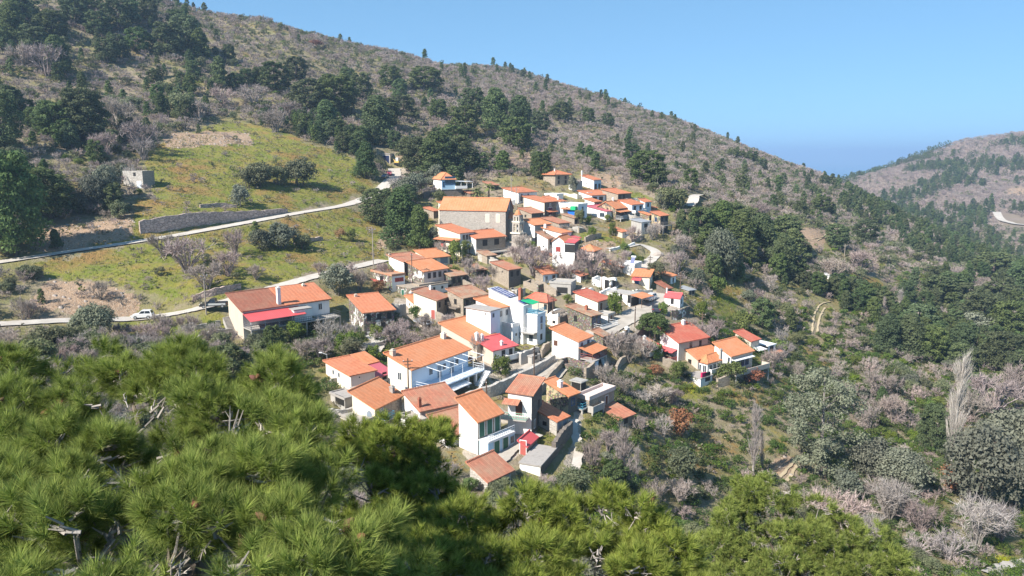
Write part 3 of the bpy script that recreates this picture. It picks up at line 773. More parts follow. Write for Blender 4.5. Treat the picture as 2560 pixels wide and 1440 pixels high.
def house(ref, label, u0, v0, vb, u1, u2, v1=None, th=None, roof='shedR', rise=1.3, wall='white', wr=None, tile='tile_new', ov=0.35, win=(), feats=(), zx=3.0,
          name='house', cat='house', D=None, H=None, L=None, W=None, rmat=None, group=None, floor=None):
    if D is None:
        b = hit(u0, vb); Y = b[1]
    else:
        Y = D
    P0 = pix(u0, v0, Y); B = pix(u0, vb, Y)
    Hh = H if H else P0[2] - B[2]
    if th is None:
        Q = on_plane(u1, v1, P0[2]); tt = math.atan2(Q[1] - P0[1], Q[0] - P0[0])
    else:
        tt = math.radians(th)
    c, s = math.cos(tt), math.sin(tt)
    Wd = W if W else span(P0, c, s, u1)
    Ld = L if L else span(P0, -s, c, u2)
    DEBUG.append((ref, round(Y), 'th%.0f' % math.degrees(tt), 'W%.1f' % Wd, 'L%.1f' % Ld, 'H%.1f' % Hh))
    if Wd < 0.5 or Ld < 0.5 or Hh < 0.8 or Wd > 40 or Ld > 40:
        print('BAD HOUSE', DEBUG[-1]); Wd = min(max(Wd, 3), 20); Ld = min(max(Ld, 3), 20)
    base = (P0[0], P0[1], P0[2] - Hh)
    e = thing(name, base, tt, label, cat, group)
    mats = [M[wall], M[wr or wall]]  # wr colours the side turned from the sun, often with shade painted in
    if roof == 'ruin':
        ruin_walls(Wd, Ld, Hh, zx, hash_(ref)).build('wall', mats, e)
    else:
        wall_mesh(roof, Wd, Ld, Hh, rise, zx).build('wall', mats, e)
        if roof == 'flat':
            roof_mesh(roof, Wd, Ld, Hh, rise, ov).build('roof', M[rmat or 'roof_slab'], e)
        elif roof != 'none':
            rb = roof_mesh(roof, Wd, Ld, Hh, rise, ov)
            j_ = .11 if tile in ('tile_old', 'tile_worn', 'tile_brown') else .05     # old timbers sag
            f_ = random.Random(hash_(ref)); ph_ = [f_.uniform(0, 6) for _ in range(4)]
            rb.v = [(x + j_ * .6 * math.sin(2.3 * y + ph_[0]), y + j_ * .6 * math.sin(2.1 * x + ph_[1]), z + j_ * math.sin(1.1 * x + ph_[2]) * math.cos(.9 * y + ph_[3])) for x, y, z in rb.v]
            rb.build('roof', M[tile], e, uv=True)
    for w_ in win:
        face, n, lev = w_[:3]; style = w_[3] if len(w_) > 3 else 'w'; rng = w_[4] if len(w_) > 4 else (0, 1)
        length = Wd if face == 'R' else Ld
        size = w_[5] if len(w_) > 5 else None
        ww, hh = size or ((0.95, 2.0) if style[0] == 'd' else (0.85, 1.2))
        if size is None and n * ww > length * (rng[1] - rng[0]) * 0.8: ww = length * (rng[1] - rng[0]) * 0.8 / n
        z = lev if not isinstance(lev, str) else {'u': Hh - 0.45 - hh, 'd': 0.9 if style[0] not in 'd' else 0.05, 'm': Hh * 0.5}[lev]
        z = max(0.05, z)
        for i in range(n):
            sc = rng[0] + (rng[1] - rng[0]) * (i + 0.5) / n
            add_window(e, fmap(face), sc * length - ww / 2, z, ww, hh, style)
    for ft in feats:
        k = ft[0]
        if k == 'chim':
            _, fx, fy, ht, mt = ft[:5]; r = ft[5] if len(ft) > 5 else 0.3
            x, y = fx * Wd, fy * Ld
            zt = {'shedR': Hh + rise * fy, 'shedL': Hh + rise * fx, 'shedW': Hh + rise * (1 - fx), 'gabR': Hh + rise * (1 - abs(2 * fy - 1)), 'gabL': Hh + rise * (1 - abs(2 * fx - 1)), 'hip': Hh + rise * .6}.get(roof, Hh)
            m = MB(); m.box(x - r, x + r, y - r, y + r, zt - 0.4, zt + ht); m.box(x - r - .07, x + r + .07, y - r - .07, y + r + .07, zt + ht, zt + ht + 0.1)
            m.box(x - r * .6, x + r * .6, y - r * .6, y + r * .6, zt + ht + .1, zt + ht + 0.3)
            m.build('chimney', M[mt], e)
        elif k == 'balc':    # balcony: face, a0, a1 (fractions), z, depth, rail material, solid?, posts?
            _, face, fa, fb, z, dp, rm, solid, posts = ft[:9]
            f = fmap(face); Ln = Wd if face == 'R' else Ld; a, b = fa * Ln, fb * Ln
            m = MB(); fbox(m, f, a, b, 0.0, dp, z - 0.18, z)
            o = m.build('balcony', M['concrete'] if len(ft) < 10 else M[ft[9]], e)
            r = MB()
            if solid:
                fbox(r, f, a, b, dp - .12, dp, z, z + .85); fbox(r, f, a, a + .12, 0.02, dp - .12, z, z + .85); fbox(r, f, b - .12, b, 0.02, dp - .12, z, z + .85)
            else:
                for zz in (0.12, 0.5, 0.9):
                    r.tube(f(a, dp - .05, z + zz), f(b, dp - .05, z + zz), 0.035, n=4); r.tube(f(a + .04, 0, z + zz), f(a + .04, dp, z + zz), 0.035, n=4); r.tube(f(b - .04, 0, z + zz), f(b - .04, dp, z + zz), 0.035, n=4)
                nb = max(2, int((b - a) / 0.35))
                for i in range(nb + 1):
                    r.tube(f(a + (b - a) * i / nb, dp - .05, z), f(a + (b - a) * i / nb, dp - .05, z + .92), 0.025, n=4)
            r.build('railing', M[rm], o)
            if posts:
                npst = max(2, int((b - a) / 3.2) + 1)
                for i in range(npst):
                    p = MB(); pa = a + .15 + (b - a - .3) * i / (npst - 1)
                    fbox(p, f, pa - .13, pa + .13, dp - .33, dp - .07, -zx, z - .18); p.build('post', M['concrete'], o)
        elif k == 'canopy':  # lean-to: face, a0, a1, z at wall, depth, fall, material, posts from z
            _, face, fa, fb, z, dp, fall, mt, pz = ft[:9]
            f = fmap(face); Ln = Wd if face == 'R' else Ld; a, b = fa * Ln, fb * Ln
            m = MB(); P = [f(a, 0.02, z), f(b, 0.02, z), f(b, dp, z - fall), f(a, dp, z - fall)]
            plane_roof(m, P, P[3], P[2], 0.07)
            o = m.build('canopy', M[mt], e, uv=True)
            if pz is not None:
                npst = max(2, int((b - a) / 2.6) + 1)
                for i in range(npst):
                    pa = a + .12 + (b - a - .24) * i / (npst - 1)
                    p = MB(); p.tube(f(pa, dp - .15, pz), f(pa, dp - .15, z - fall + .02), 0.06, n=6); p.build('post', M['rail_white'] if len(ft) < 10 else M[ft[9]], o)
        elif k == 'stair':   # stair running down along a face
            _, face, fa, fb, z0, z1, wd, mt = ft[:8]
            f = fmap(face); Ln = Wd if face == 'R' else Ld; a, b = fa * Ln, fb * Ln
            n = max(4, int(abs(z1 - z0) / 0.2)); m = MB()
            for i in range(n):
                aa = a + (b - a) * i / n; ab = a + (b - a) * (i + 1) / n; zz = z0 + (z1 - z0) * (i + .5) / n
                fbox(m, f, min(aa, ab), max(aa, ab), 0.02, wd, zz - 1.1, zz)
            o = m.build('stair', M[mt], e)
        elif k == 'block':   # a lower or higher box joined to the house: x0,x1,y0,y1 in metres from the near corner, z0,z1, wall, roof material
            _, x0, x1, y0, y1, z0, z1, mt, rm = ft[:9]
            m = MB(); m.box(x0, x1, y0, y1, z0, z1); o = m.build('annex', M[mt], e)
            m = MB(); m.box(x0 - .1, x1 + .1, y0 - .1, y1 + .1, z1 + .003, z1 + .16); m.build('roof', M[rm], o)
        elif k == 'obj':     # free part: function(parent, W, L, H)
            ft[1](e, Wd, Ld, Hh)
    LANDMARKS.append((ref, (u0 + (u1 + u2) / 2) / 2, (v0 + vb) / 2))
    cx, cy = P0[0] + c * Wd / 2 - s * Ld / 2, P0[1] + s * Wd / 2 + c * Ld / 2
    FOOT.append((cx, cy, c, s, Wd / 2, Ld / 2))
    return e
def hash_(s):
    h = 7
    for ch in s: h = (h * 131 + ord(ch)) & 0xffffff
    return h
def inside_house(x, y, margin=0.8):
    x = np.asarray(x, float); y = np.asarray(y, float)
    r = np.zeros(x.shape, bool)
    for cx, cy, c, s, hw, hl in FOOT:
        dx, dy = x - cx, y - cy
        r |= (np.abs(dx * c + dy * s) < hw + margin) & (np.abs(-dx * s + dy * c) < hl + margin)
    return r
# ------------------------------------------------------------------ the village, house by house
W3 = [('R', 3, 'u'), ('R', 2, 'd', 'b'), ('L', 1, 'u')]
def solar(fx0, fx1, fy0, fy1, n, m_, rise, lift=0.25):
    def make(e, W, L, H):
        z = lambda y: H + rise * y / L + 0.16 + lift
        for i in range(n):
            for j in range(m_):
                x0 = W * (fx0 + (fx1 - fx0) * i / n) + .04; x1 = W * (fx0 + (fx1 - fx0) * (i + 1) / n) - .04
                y0 = L * (fy0 + (fy1 - fy0) * j / m_) + .04; y1 = L * (fy0 + (fy1 - fy0) * (j + 1) / m_) - .04
                mb = MB(); slab(mb, [(x0, y0, z(y0)), (x1, y0, z(y0)), (x1, y1, z(y1)), (x0, y1, z(y1))], 0.05, [(0, 0)] * 4)
                o = mb.build('solar_panel', M['solar'], e)
                fr = MB()
                for (a, b) in (((x0, y0), (x1, y0)), ((x1, y0), (x1, y1)), ((x1, y1), (x0, y1)), ((x0, y1), (x0, y0))):
                    fr.tube((a[0], a[1], z(a[1])), (b[0], b[1], z(b[1])), 0.022, n=4)
                fr.build('frame', M['frame_white'], o)
    return make
# --- lower village
house('the long red-canopied house', 'long house at the road end with orange tiles and a red sheet veranda roof', 606,780,850, 823,571, th=42, roof='shedR', rise=2.1, wall='beige', wr='white', tile='tile_brown', name='long_house',
      win=[('R',1,'u','w',(.84,.93)),('R',1,'d','n',(.86,.92)),('R',1,'d','n',(.72,.76))],
      feats=[('canopy','R',0.0,0.62,4.9,3.4,1.0,'red_sheet',2.4),('balc','R',0.0,1.03,2.4,3.5,'rail_dark',False,True),('chim',.42,.1,3.2,'white',.32),('chim',.86,.9,.6,'cream',.25),
             ('block',8.6,12.2,-2.6,-.02,2.42,4.6,'white','roof_slab'),('stair','L',1.0,.15,3.4,-1.6,1.2,'concrete'),
             ('obj',lambda e,W,L,H:[plane_roof(q:=MB(),[(W*.47,-.45,H+.24),(W+.4,-.45,H+.24),(W+.4,L+.4,H+2.58),(W*.47,L+.4,H+2.58)],(W*.47,-.45,H+.24),(W+.4,-.45,H+.24),.14),q.build('roof',M['tile_new'],e,uv=True)])])
house('the peeling white house', 'flaking whitewashed stone house under a clean orange roof', 909,782,838, 985,872, th=29, rise=1.5, wall='peeling', tile='tile_new', win=[('R',3,'u','n',(0,1)),('R',2,'d','n',(.1,.8))], feats=[('chim',.2,.9,.5,'beige',.25)])
house('the stripe-roofed cottage', 'cream cottage with striped salmon roof beside stone ruins', 1091,752,800, 1121,1034, th=66, rise=1.4, wall='cream', wr='rubble', tile='tile_worn', name='cottage', win=[('R',2,'u','n'),('L',1,'d','drail_red',(.05,.25))], feats=[('chim',.9,.75,.9,'white',.2)])
house('the small cream porch house', 'tiny cream lean-to house with orange porch roof and brown door', 1033,757,783, 1053,1015, th=30, rise=.7, wall='cream', tile='tile_orange', name='cottage', win=[('R',1,'d','ddoor_brown'),('L',1,'u','n',(0,1),(.5,.5))], zx=1.5)
house('the crumbling stone house', 'crumbling rubble house with patched old tiles beside white solar house', 1158,746,802, 1217,1119, th=46, rise=1.2, wall='rubble', wr='ruin', tile='tile_old', name='stone_house', win=[('R',3,'u','n'),('L',1,'u','n'),('R',1,'d','dwood')], feats=[('balc','L',.2,.8,2.6,1.2,'grey_wood',False,False,'grey_wood')])
house('the white solar house', 'tall white house with blue solar panels and red chimneys', 1308,766,862, 1330,1222, th=52, rise=2.2, wall='white', tile='white_sheet', ov=.12, name='tall_house', win=[('L',1,1.2,'w',(.05,.15))],
      feats=[('chim',.55,.22,2.4,'brick_red',.3),('chim',.95,.3,1.6,'brick_red',.25),('obj',solar(.05,.95,.42,.97,3,3,2.2)),('obj',solar(.1,.9,.02,.2,2,1,2.2))])
house('the blue-railed terrace block', 'white terrace block with blue railing and green sheet awning', 1343,789,866, 1364,1300, th=60, roof='flat', rise=0.0, wall='white', wr='pale_blue', name='house', rmat='white_sheet', win=[('R',1,'u','bl'),('R',1,'d','n'),('L',1,'d','g',(.2,.5)),('R',1,'m','w')],
      feats=[('obj',lambda e,W,L,H:[(q:=MB()),[q.tube((0.1,t*L,H+z),(0.1,(t+.25)*L,H+z),.05,n=4) for t in (0,.25,.5,.75) for z in (.5,.8,1.1)],[q.tube((t*W,.1,H+z),((t+.5)*W,.1,H+z),.05,n=4) for t in (0,.5) for z in (.5,.8,1.1)],[q.tube((0.1,t*L,H),(0.1,t*L,H+1.1),.04,n=4) for t in np.linspace(0,1,12)],[q.tube((t*W,.1,H),(t*W,.1,H+1.1),.04,n=4) for t in np.linspace(0,1,9)],q.build('railing',M['rail_blue'],e)]),
             ('obj',lambda e,W,L,H:[(q:=MB()),plane_roof(q,[(.3,L*.3,H+2.0),(W*.9,L*.3,H+2.0),(W*.9,L,H+2.5),(.3,L,H+2.5)],(.3,L*.3,H+2),(W*.9,L*.3,H+2),.06),(o:=q.build('canopy',M['green_sheet'],e,uv=True)),[(p:=MB()),p.tube((.4,L*.35,H),(.4,L*.35,H+2),.05),p.tube((W*.85,L*.35,H),(W*.85,L*.35,H+2),.05),p.build('post',M['rail_white'],o)]]),
             ('balc','L',.0,.75,2.7,1.3,'rail_white',False,False)])
house('the flat-roofed cream annex', 'cream annex with flat grey roof below the solar house', 1226,779,828, 1250,1165, D=131, th=52, roof='flat', rise=0.0, wall='white', wr='pale_blue', ov=.6, win=[('R',1,'u','g',(0,.6),(.5,.7)),('L',1,'u','n',(.15,.25),(.3,.3))], zx=5, name='annex_house')
house('the orange lean-to beside the solar house', 'low orange roof wedged between grey flat roof and solar house', 1245,772,800, 1274,1190, D=134.5, th=52, rise=1.1, wall='white', tile='tile_orange', win=[('R',2,'u')], zx=5, name='annex_house')
house('the white terrace under the solar house', 'white lower floor with open terrace left of the blue-railed block', 1281,818,866, 1318,1205, th=48, roof='flat', rise=.5, wall='white', wr='pale_blue', rmat='white_sheet', win=[('R',1,.3,'g',(.55,.95),(1.3,1.9)),('R',1,'m','n',(.1,.4),(.4,.5))], zx=4, name='annex_house')
house('the big orange roof', 'broad low house under the largest plain orange roof', 1192,861,905, 1253,1103, th=50, rise=2.4, wall='beige', tile='tile_orange', zx=4, feats=[('chim',.15,.1,1.4,'white',.28)])
house('the red metal roof', 'house with folded bright red metal roof above the clipped bush', 1233,875,915, 1286,1196, th=42, rise=.9, wall='beige', wr='white', tile='red_sheet', ov=.6, zx=4, win=[('R',2,'u','n',(.3,1))], feats=[('chim',.1,.9,1.1,'white',.25),('chim',.5,.15,.8,'white',.2),('balc','R',.45,1.05,.9,1.4,'white',True,True)])
AWN = house('the awning house', 'large white house with long orange roof, pergola and white awning', 1029,923,1003, 1170,969, th=56, rise=1.5, wall='cream', wr='pale_blue', tile='tile_orange', ov=.45, name='terrace_house', zx=3,
      win=[('R',2,2.15,'dshutter_grey',(.35,.8)),('R',3,3.2,'g',(.2,.9),(.8,.9)),('L',1,3.0,'w',(.4,.6)),('L',1,.9,'g',(.1,.3))],
      feats=[('chim',.03,.85,.9,'beige',.35),('chim',.93,.9,.9,'cream',.35),('balc','R',.04,1.0,2.1,3.4,'rail_white',False,False,'pale_blue'),
             ('obj',lambda e,W,L,H:[(q:=MB()),[q.tube((W*t,-.1,H-.2),(W*t,-3.2,H-.5),.05,n=4) for t in np.linspace(.2,1,6)],q.tube((W*.2,-3.2,H-.5),(W,-3.2,H-.5),.05,n=4),[q.tube((W*t,-3.2,2.1),(W*t,-3.2,H-.5),.05,n=4) for t in np.linspace(.2,1,5)],q.build('pergola',M['rail_white'],e)]),
             ('obj',lambda e,W,L,H:[(q:=MB()),q.box(W*.04,W*.62,-2.2,-.02,-3,1.9),q.build('ground_floor',M['sky_blue'],e),(p:=MB()),plane_roof(p,[(W*.28,-2.2,1.75),(W*.66,-2.2,1.75),(W*.66,-4.4,1.2),(W*.28,-4.4,1.2)],(W*.28,-4.4,1.2),(W*.66,-4.4,1.2),.07),p.build('awning',M['white_sheet'],e,uv=True),
               (r:=MB()),r.box(W*.2,W*.26,-2.26,-2.2,-.4,1.3),r.build('door',M['shutter_grey'],e),(c:=MB()),[c.box(W*t-.2,W*t+.2,-3.3,-2.9,-3,1.9) for t in (.7,.85,.98)],c.build('pillar',M['white'],e)]),
             ('obj',lambda e,W,L,H:[(q:=MB()),[q.box(W-.2-i*.28,W+.1-i*.28,-4.6,-3.45,2.0-i*.2-.35,2.0-i*.2) for i in range(14)],q.build('stair',M['white'],e)])])
house('the low white house at the left end', 'plain white house with thin orange roof and ground floor alcove', 877,939,992, 937,814, th=40, rise=.35, wall='cream', wr='pinkish', tile='tile_new', win=[('L',2,'u','g',(.35,.8),(.5,.6)),('R',1,'u','n',(.2,.5),(.2,.2))],
      feats=[('block',-.1,3.6,-3.2,-.02,-3,1.4,'concrete','roof_slab'),('stair','L',.55,1.0,2.0,-1.0,1.0,'concrete')])
house('the pink-sheet annex', 'house with half orange tile and half pink metal roof', 941,943,968, 981,872, th=48, rise=1.7, wall='white', tile='pink_sheet', win=[('R',1,'d','n')], feats=[('obj',lambda e,W,L,H:[(q:=MB()),plane_roof(q,[(-.4,L*.5,H+1.16),(W+.4,L*.5,H+1.16),(W+.4,L+.4,H+2.16),(-.4,L+.4,H+2.16)],(-.4,L*.5,H+1.16),(W+.4,L*.5,H+1.16),.12),q.build('roof',M['tile_orange'],e,uv=True)])])
house('the round-window house', 'cream house with round window and fresh orange roof', 937,1021,1072, 1004,881, th=64, rise=1.7, wall='cream', wr='rubble', tile='tile_orange', ov=.4, feats=[('chim',.85,.25,.9,'concrete',.28),('balc','R',.05,.45,1.0,1.2,'rail_blue',False,False),
      ('obj',lambda e,W,L,H:[(q:=MB()),q.prism([(-.03,L*.25+.45*math.cos(t),1.9+.6*math.sin(t)) for t in np.linspace(0,2*math.pi,14,endpoint=False)],(.05,0,0)),q.build('window',M['shutter_grey'],e)])], win=[('R',1,'u','w',(.05,.4)),('R',1,'d','g',(.05,.4))])
house('the red-shuttered house', 'pink-grey house with red shutters under weathered tiles', 1050,1028,1078, 1152,1020, th=36, rise=1.4, wall='white', wr='pinkish', tile='tile_worn', win=[('R',2,'u','sshutter_red',(.28,.98)),('L',1,'u','g')], feats=[('chim',.05,.15,1.3,'brick_red',.2)], L=4.6)
GDH = house('the green-door house', 'stone fronted house with vivid orange roof above teal ground floor', 1194,1053,1138, 1252,1147, th=48, rise=2.0, wall='white', wr='rubble', tile='tile_orange', win=[('R',3,2.35,'dshutter_green')], zx=4,
      feats=[('obj',lambda e,W,L,H:[(q:=MB()),q.box(.2,W+.9,-1.7,-.02,-3,2.0),(o:=q.build('ground_floor',M['sky_blue'],e)),(p:=MB()),p.box(.1,W+1.0,-1.8,-.02,2.003,2.2),p.build('terrace',M['white_sheet'],o),
               (r:=MB()),[r.tube((.2,-1.7,z),(W+.9,-1.7,z),.04,n=4) for z in (2.5,2.8,3.1)],[r.tube((.2+(W+.7)*t,-1.7,2.2),(.2+(W+.7)*t,-1.7,3.1),.03,n=4) for t in np.linspace(0,1,14)],r.build('railing',M['rail_white'],o),
               [add_window(o,lambda a,b,c:(a,-1.7-b,c),x,.1,1.0,1.8,'dshutter_green') for x in (1.3,3.0)],add_window(o,lambda a,b,c:(a,-1.7-b,c),4.5,.8,.7,.9,'g')])])
house('the salmon roof behind the pines', 'house with salmon roof and flowerpot terrace partly behind pine tops', 1120,1092,1122, 1201,1090, th=39, rise=1.5, wall='white', wr='white', tile='tile_worn', win=[('R',2,'u','b',(.5,1)),('R',1,'d','g',(.6,1))], L=4.5, feats=[('balc','R',.4,1.25,.1,2.6,'rail_white',False,False),('block',2.0,6.6,-2.5,-.02,-3,-.1,'white','roof_slab')])
house('the pine-edge roof', 'low house at pine edge with striped worn red tiles', 1219,1203,1235, 1277,1175, th=49, rise=1.2, wall='white_rubble', tile='tile_worn', win=[('R',1,'u','n')])
house('the green-balcony house', 'white two storey house with green balcony and stone side wall', 1329,986,1094, 1355,1270, th=72, roof='shedL', rise=.6, wall='white', wr='dark_and_shaded_rubble', tile='tile_worn', name='house', win=[('L',1,3.05,'ddoor_brown',(.35,.7),(1.0,2.0)),('R',1,'d','w',(.1,.5)),('R',1,'m','n',(.5,.9))],
      feats=[('balc','L',.1,1.25,2.9,1.5,'rail_green',False,False),('canopy','L',.45,1.15,5.35,1.4,.4,'tile_worn',None)])
house('the blue chimney-walled house', 'ochre stone house with concrete parapet and orange roof', 1421,990,1036, 1444,1366, th=46, rise=1.2, wall='ochre', wr='dark_and_shaded_rubble', tile='tile_orange', win=[('R',1,'u','bl'),('L',1,'u','n',(.2,.4),(.4,.4))], feats=[('chim',.3,.5,1.0,'white',.3)])
house('the little stone store', 'small stone store with orange roof beside green plot', 1392,1053,1092, 1418,1332, th=50, rise=1.0, wall='white_rubble', wr='rubble', tile='tile_new', name='store', win=[('L',1,'m','n',(.4,.6),(.7,.6)),('R',2,'d','sshutter_grey')])
house('the pink-parapet house', 'flat roofed house with pink edged terrace beside scrub', 1473,1001,1034, 1536,1443, th=49, roof='flat', rise=.45, wall='rubble', wr='rubble', rmat='pinkish', win=[('R',1,'u','ddoor_brown',(.55,.8),(.7,1.3)),('L',1,'u','bl')], feats=[('balc','L',.1,.9,.9,1.4,'rail_blue',False,True),('balc','R',-.05,.4,.5,1.0,'concrete',True,True)])
house('the ruined roof by the scrub', 'sagging tiled roof of a ruin at the scrub edge', 1547,1048,1066, 1583,1496, th=40, rise=.8, wall='rubble', tile='tile_worn', name='ruin', win=[('R',1,'u','n')], zx=2)
house('the red-roofed shed', 'small shed with red sheet roof on paved yard', 1317,1118,1140, 1343,1299, th=66, rise=.5, wall='beige', wr='rubble', tile='red_sheet', name='shed', win=[('L',1,'d','drail_red')], zx=1.5, ov=.2)
house('the low concrete store', 'low store with bare concrete flat roof and white front', 1351,1167,1192, 1391,1299, th=68, roof='flat', rise=0.0, wall='white', wr='dark_and_shaded_rubble', name='store', zx=2, ov=.3)
# --- middle village
house('the long white gable house', 'white house with two orange roof levels and bare white flank', 1446,854,905, 1479,1380, th=55, rise=1.5, wall='white', wr='white', tile='tile_orange', name='house', win=[('R',2,'u','bl'),('L',1,'u','ddoor_brown',(.75,.95),(.8,1.0)),('R',2,'d','w')],
      feats=[('canopy','R',.0,1.15,2.7,3.0,.8,'tile_orange',.6,'wood'),('balc','R',.1,1.1,.6,3.0,'rail_red',False,True)])
house('the red-roofed mid house', 'grey plastered house with clean red roof beside round green bush', 1495,754,785, 1526,1438, th=50, rise=1.2, wall='cream', wr='beige', tile='tile_red', win=[('R',1,'u','dwood',(0,.5)),('R',1,'u','w',(.5,1))])
house('the salmon patchwork roof', 'old house with patchy salmon tiles and small brick chimney', 1479,791,830, 1503,1418, th=48, rise=1.1, wall='ruin', wr='ruin', tile='tile_old', win=[('R',2,'u','bl'),('L',1,'u','n',(.5,.8))], feats=[('chim',.6,.45,.9,'brick_red',.25),('balc','R',.2,1.9,.7,2.2,'rail_white',False,True)])
house('the roofless timber house', 'roofless ruin with fallen rafters and white lower wall', 1400,783,822, 1437,1368, th=50, roof='ruin', wall='white', wr='dark_and_shaded_rubble', name='ruin', win=[('L',1,'d','n',(.2,.7),(.7,.6))],
      feats=[('obj',lambda e,W,L,H:[(q:=MB()),[q.tube((W*t,.2,H*.8),(W*(t+.05),L-.2,H*.95),.09,n=5) for t in np.linspace(.1,.9,8)],[q.tube((.1,L*t,H*.85),(W-.1,L*t,H*.9),.08,n=5) for t in (.3,.7)],q.build('rafter',M['grey_wood'],e)])])
house('the hipped red roof', 'stone house with hipped red roof behind green awning', 1369,756,792, 1387,1317, th=50, roof='hip', rise=1.3, wall='beige', wr='dark_and_shaded_rubble', tile='tile_red', win=[('L',1,'u','n',(.0,.2)),('R',1,'u','n')])
house('the little blue-white house', 'small pale blue house with tilted orange roof among bare trees', 1358,686,712, 1393,1338, th=36, rise=1.1, wall='rubble', wr='pale_blue', tile='tile_new', name='cottage', win=[('R',1,'u','w',(.05,.4)),('R',1,'d','ddoor_brown',(.6,.9))])
house('the lone stone barn', 'stone barn with plain orange roof and whitewashed foot', 1272,675,722, 1302,1229, th=42, rise=1.0, wall='rubble', wr='dark_and_shaded_rubble', tile='tile_worn', name='stone_house', win=[('L',1,'u','n',(.25,.5),(.4,.4)),('R',2,'u','n')])
house('the concrete porch ruin', 'unfinished concrete porch with open front among ruins', 1427,711,740, 1440,1374, th=70, roof='flat', rise=.3, wall='concrete', name='ruin', rmat='concrete', win=[('L',1,.5,'n',(.1,.7),(2.6,1.4)),('L',1,.5,'w',(.8,.95),(.5,.8))])
house('the brick ruin', 'collapsed brick and stone ruin with scraps of tile', 1346,707,735, 1369,1308, th=45, roof='ruin', wall='rubble', wr='ruin', name='ruin')
house('the orange hipped cottage', 'brick cottage with small hipped orange roof by the green slope', 1485,628,652, 1501,1446, th=60, roof='hip', rise=1.2, wall='pinkish', wr='rubble', tile='tile_orange', name='cottage')
house('the red-awning house', 'white gabled house with red awnings over its dark veranda', 1412,604,672, 1432,1381, th=66, roof='gabR', rise=1.1, wall='white', wr='dark_and_shaded_rubble', tile='tile_orange', win=[('L',1,4.2,'sshutter_red',(.4,.65),(1.2,1.2))], ov=.3)
house('the veranda beside the red-awning house', 'dark glazed veranda with red sheet roof on tall white wall', 1437,607,678, 1446,1413, th=66, roof='shedL', rise=.3, wall='white', wr='dark_and_shaded_rubble', tile='red_sheet', name='house', win=[('L',1,'u','n',(0,1),(2.6,2.0))], ov=.3)
house('the red-canopied upper house', 'white house with orange roof and wide red canopy above red-awning house', 1404,583,612, 1428,1357, th=52, rise=1.0, wall='white', wr='white', tile='tile_orange', feats=[('canopy','R',.0,1.2,2.2,3.0,.5,'red_sheet',.2),('chim',.05,.9,1.0,'white',.3)], win=[('R',2,'d','n')])
house('the white-flanked ruin', 'roofless house with tall white flank wall and patch of tiles', 1370,597,640, 1384,1343, th=55, roof='shedR', rise=1.4, wall='white', wr='beige', tile='tile_old', name='ruin', win=[('R',1,'u','n'),('L',1,'m','n',(.3,.5),(.4,.4))])
house('the low orange roof by the white tower', 'low tiled roof crouching at foot of tall white wall', 1404,645,662, 1412,1352, th=55, rise=.8, wall='rubble', tile='tile_new', name='store')
house('the stone pair by the road bend', 'ruined house with dark porch and rough orange roof at road bend', 1010,655,690, 1066,972, th=45, rise=1.0, wall='white', wr='dark_and_shaded_rubble', tile='tile_worn', win=[('R',2,'d','n'),('R',1,'u','n',(.6,.9))], feats=[('chim',.0,.95,.3,'beige',.2)])
house('the cream garage house', 'cream house with grey garage door below the dark cypress', 1072,646,672, 1124,1050, th=40, rise=1.2, wall='cream', wr='cream', tile='tile_orange', win=[('R',1,'d','sshutter_grey',(.5,.95),(2.2,1.6)),('R',1,'u','n',(.2,.4))], L=6)
house('the orange roof with four windows', 'long white house with four narrow dark windows and orange roof', 1060,679,726, 1119,1020, th=45, rise=1.5, wall='peeling', wr='pinkish', tile='tile_orange', win=[('R',4,'u','b',(.1,1))], feats=[('balc','R',-.5,1.0,1.2,2.6,'rubble',True,False)])
house('the white wall under the rubble terrace', 'long low whitewashed wall building below rubble terrace', 1028,722,752, 1120,990, th=45, roof='flat', rise=0.0, wall='peeling', wr='white', rmat='rubble', name='house', win=[('R',2,'u','n',(.5,.95),(.6,.6)),('L',1,'d','dshutter_green')], L=6)
house('the red porch ruin', 'half fallen house with red parapet at village edge', 980,691,730, 1012,928, th=40, roof='flat', rise=.3, wall='peeling', wr='white', rmat='tile_old', name='ruin', win=[('R',1,'u','sshutter_red',(.2,.9),(2.2,.9)),('L',1,'u','n',(.3,.7),(1.5,1.2))], feats=[('balc','L',.4,1.0,1.4,1.2,'rail_red',True,False)])
house('the tile-strewn stone house', 'roof with weeds and loose tiles over rubble wall', 1128,692,725, 1168,1108, th=42, rise=1.2, wall='ruin', wr='ruin', tile='tile_old', win=[('R',3,'u','n')], L=6, name='ruin')
# --- around the church
def apse(e, W, L, H):
    q = MB(); q.lathe((W * .5, -.4, 0), [(1.5, -2), (1.5, 6.2), (1.7, 6.25), (1.7, 6.45)], 12)
    o = q.build('apse', M['ashlar'], e)
    p = MB(); p.lathe((W * .5, -.4, 0), [(1.85, 6.46), (1.6, 7.1), (1.05, 7.7), (.4, 8.05), (.05, 8.15)], 12)
    p.build('roof', M['tile_new'], o)
flat('cream_leaf', (0.72, 0.66, 0.48), .7); flat('shutter_navy', (0.012, 0.022, 0.075), .5)
house('the church', 'tall stone church with long orange roof and cream arched windows', 1264,527,608, 1283,1098, th=78, roof='gabL', rise=3.0, wall='ashlar', wr='dark_and_shaded_rubble', tile='tile_orange', ov=.25, name='church', cat='church',  # right gable's shade is painted in with the darker stone
      win=[('L',2,5.6,'scream_leaf',(.0375,.3475),(.95,2.2)),('L',1,2.4,'v',(.25,.31),(.9,1.7)),('R',1,8.8,'sshutter_grey',(.3,.6),(1.0,2.2)),('L',1,1.2,'scream_leaf',(.1,.16),(1.0,1.8))],
      feats=[('obj', apse)])
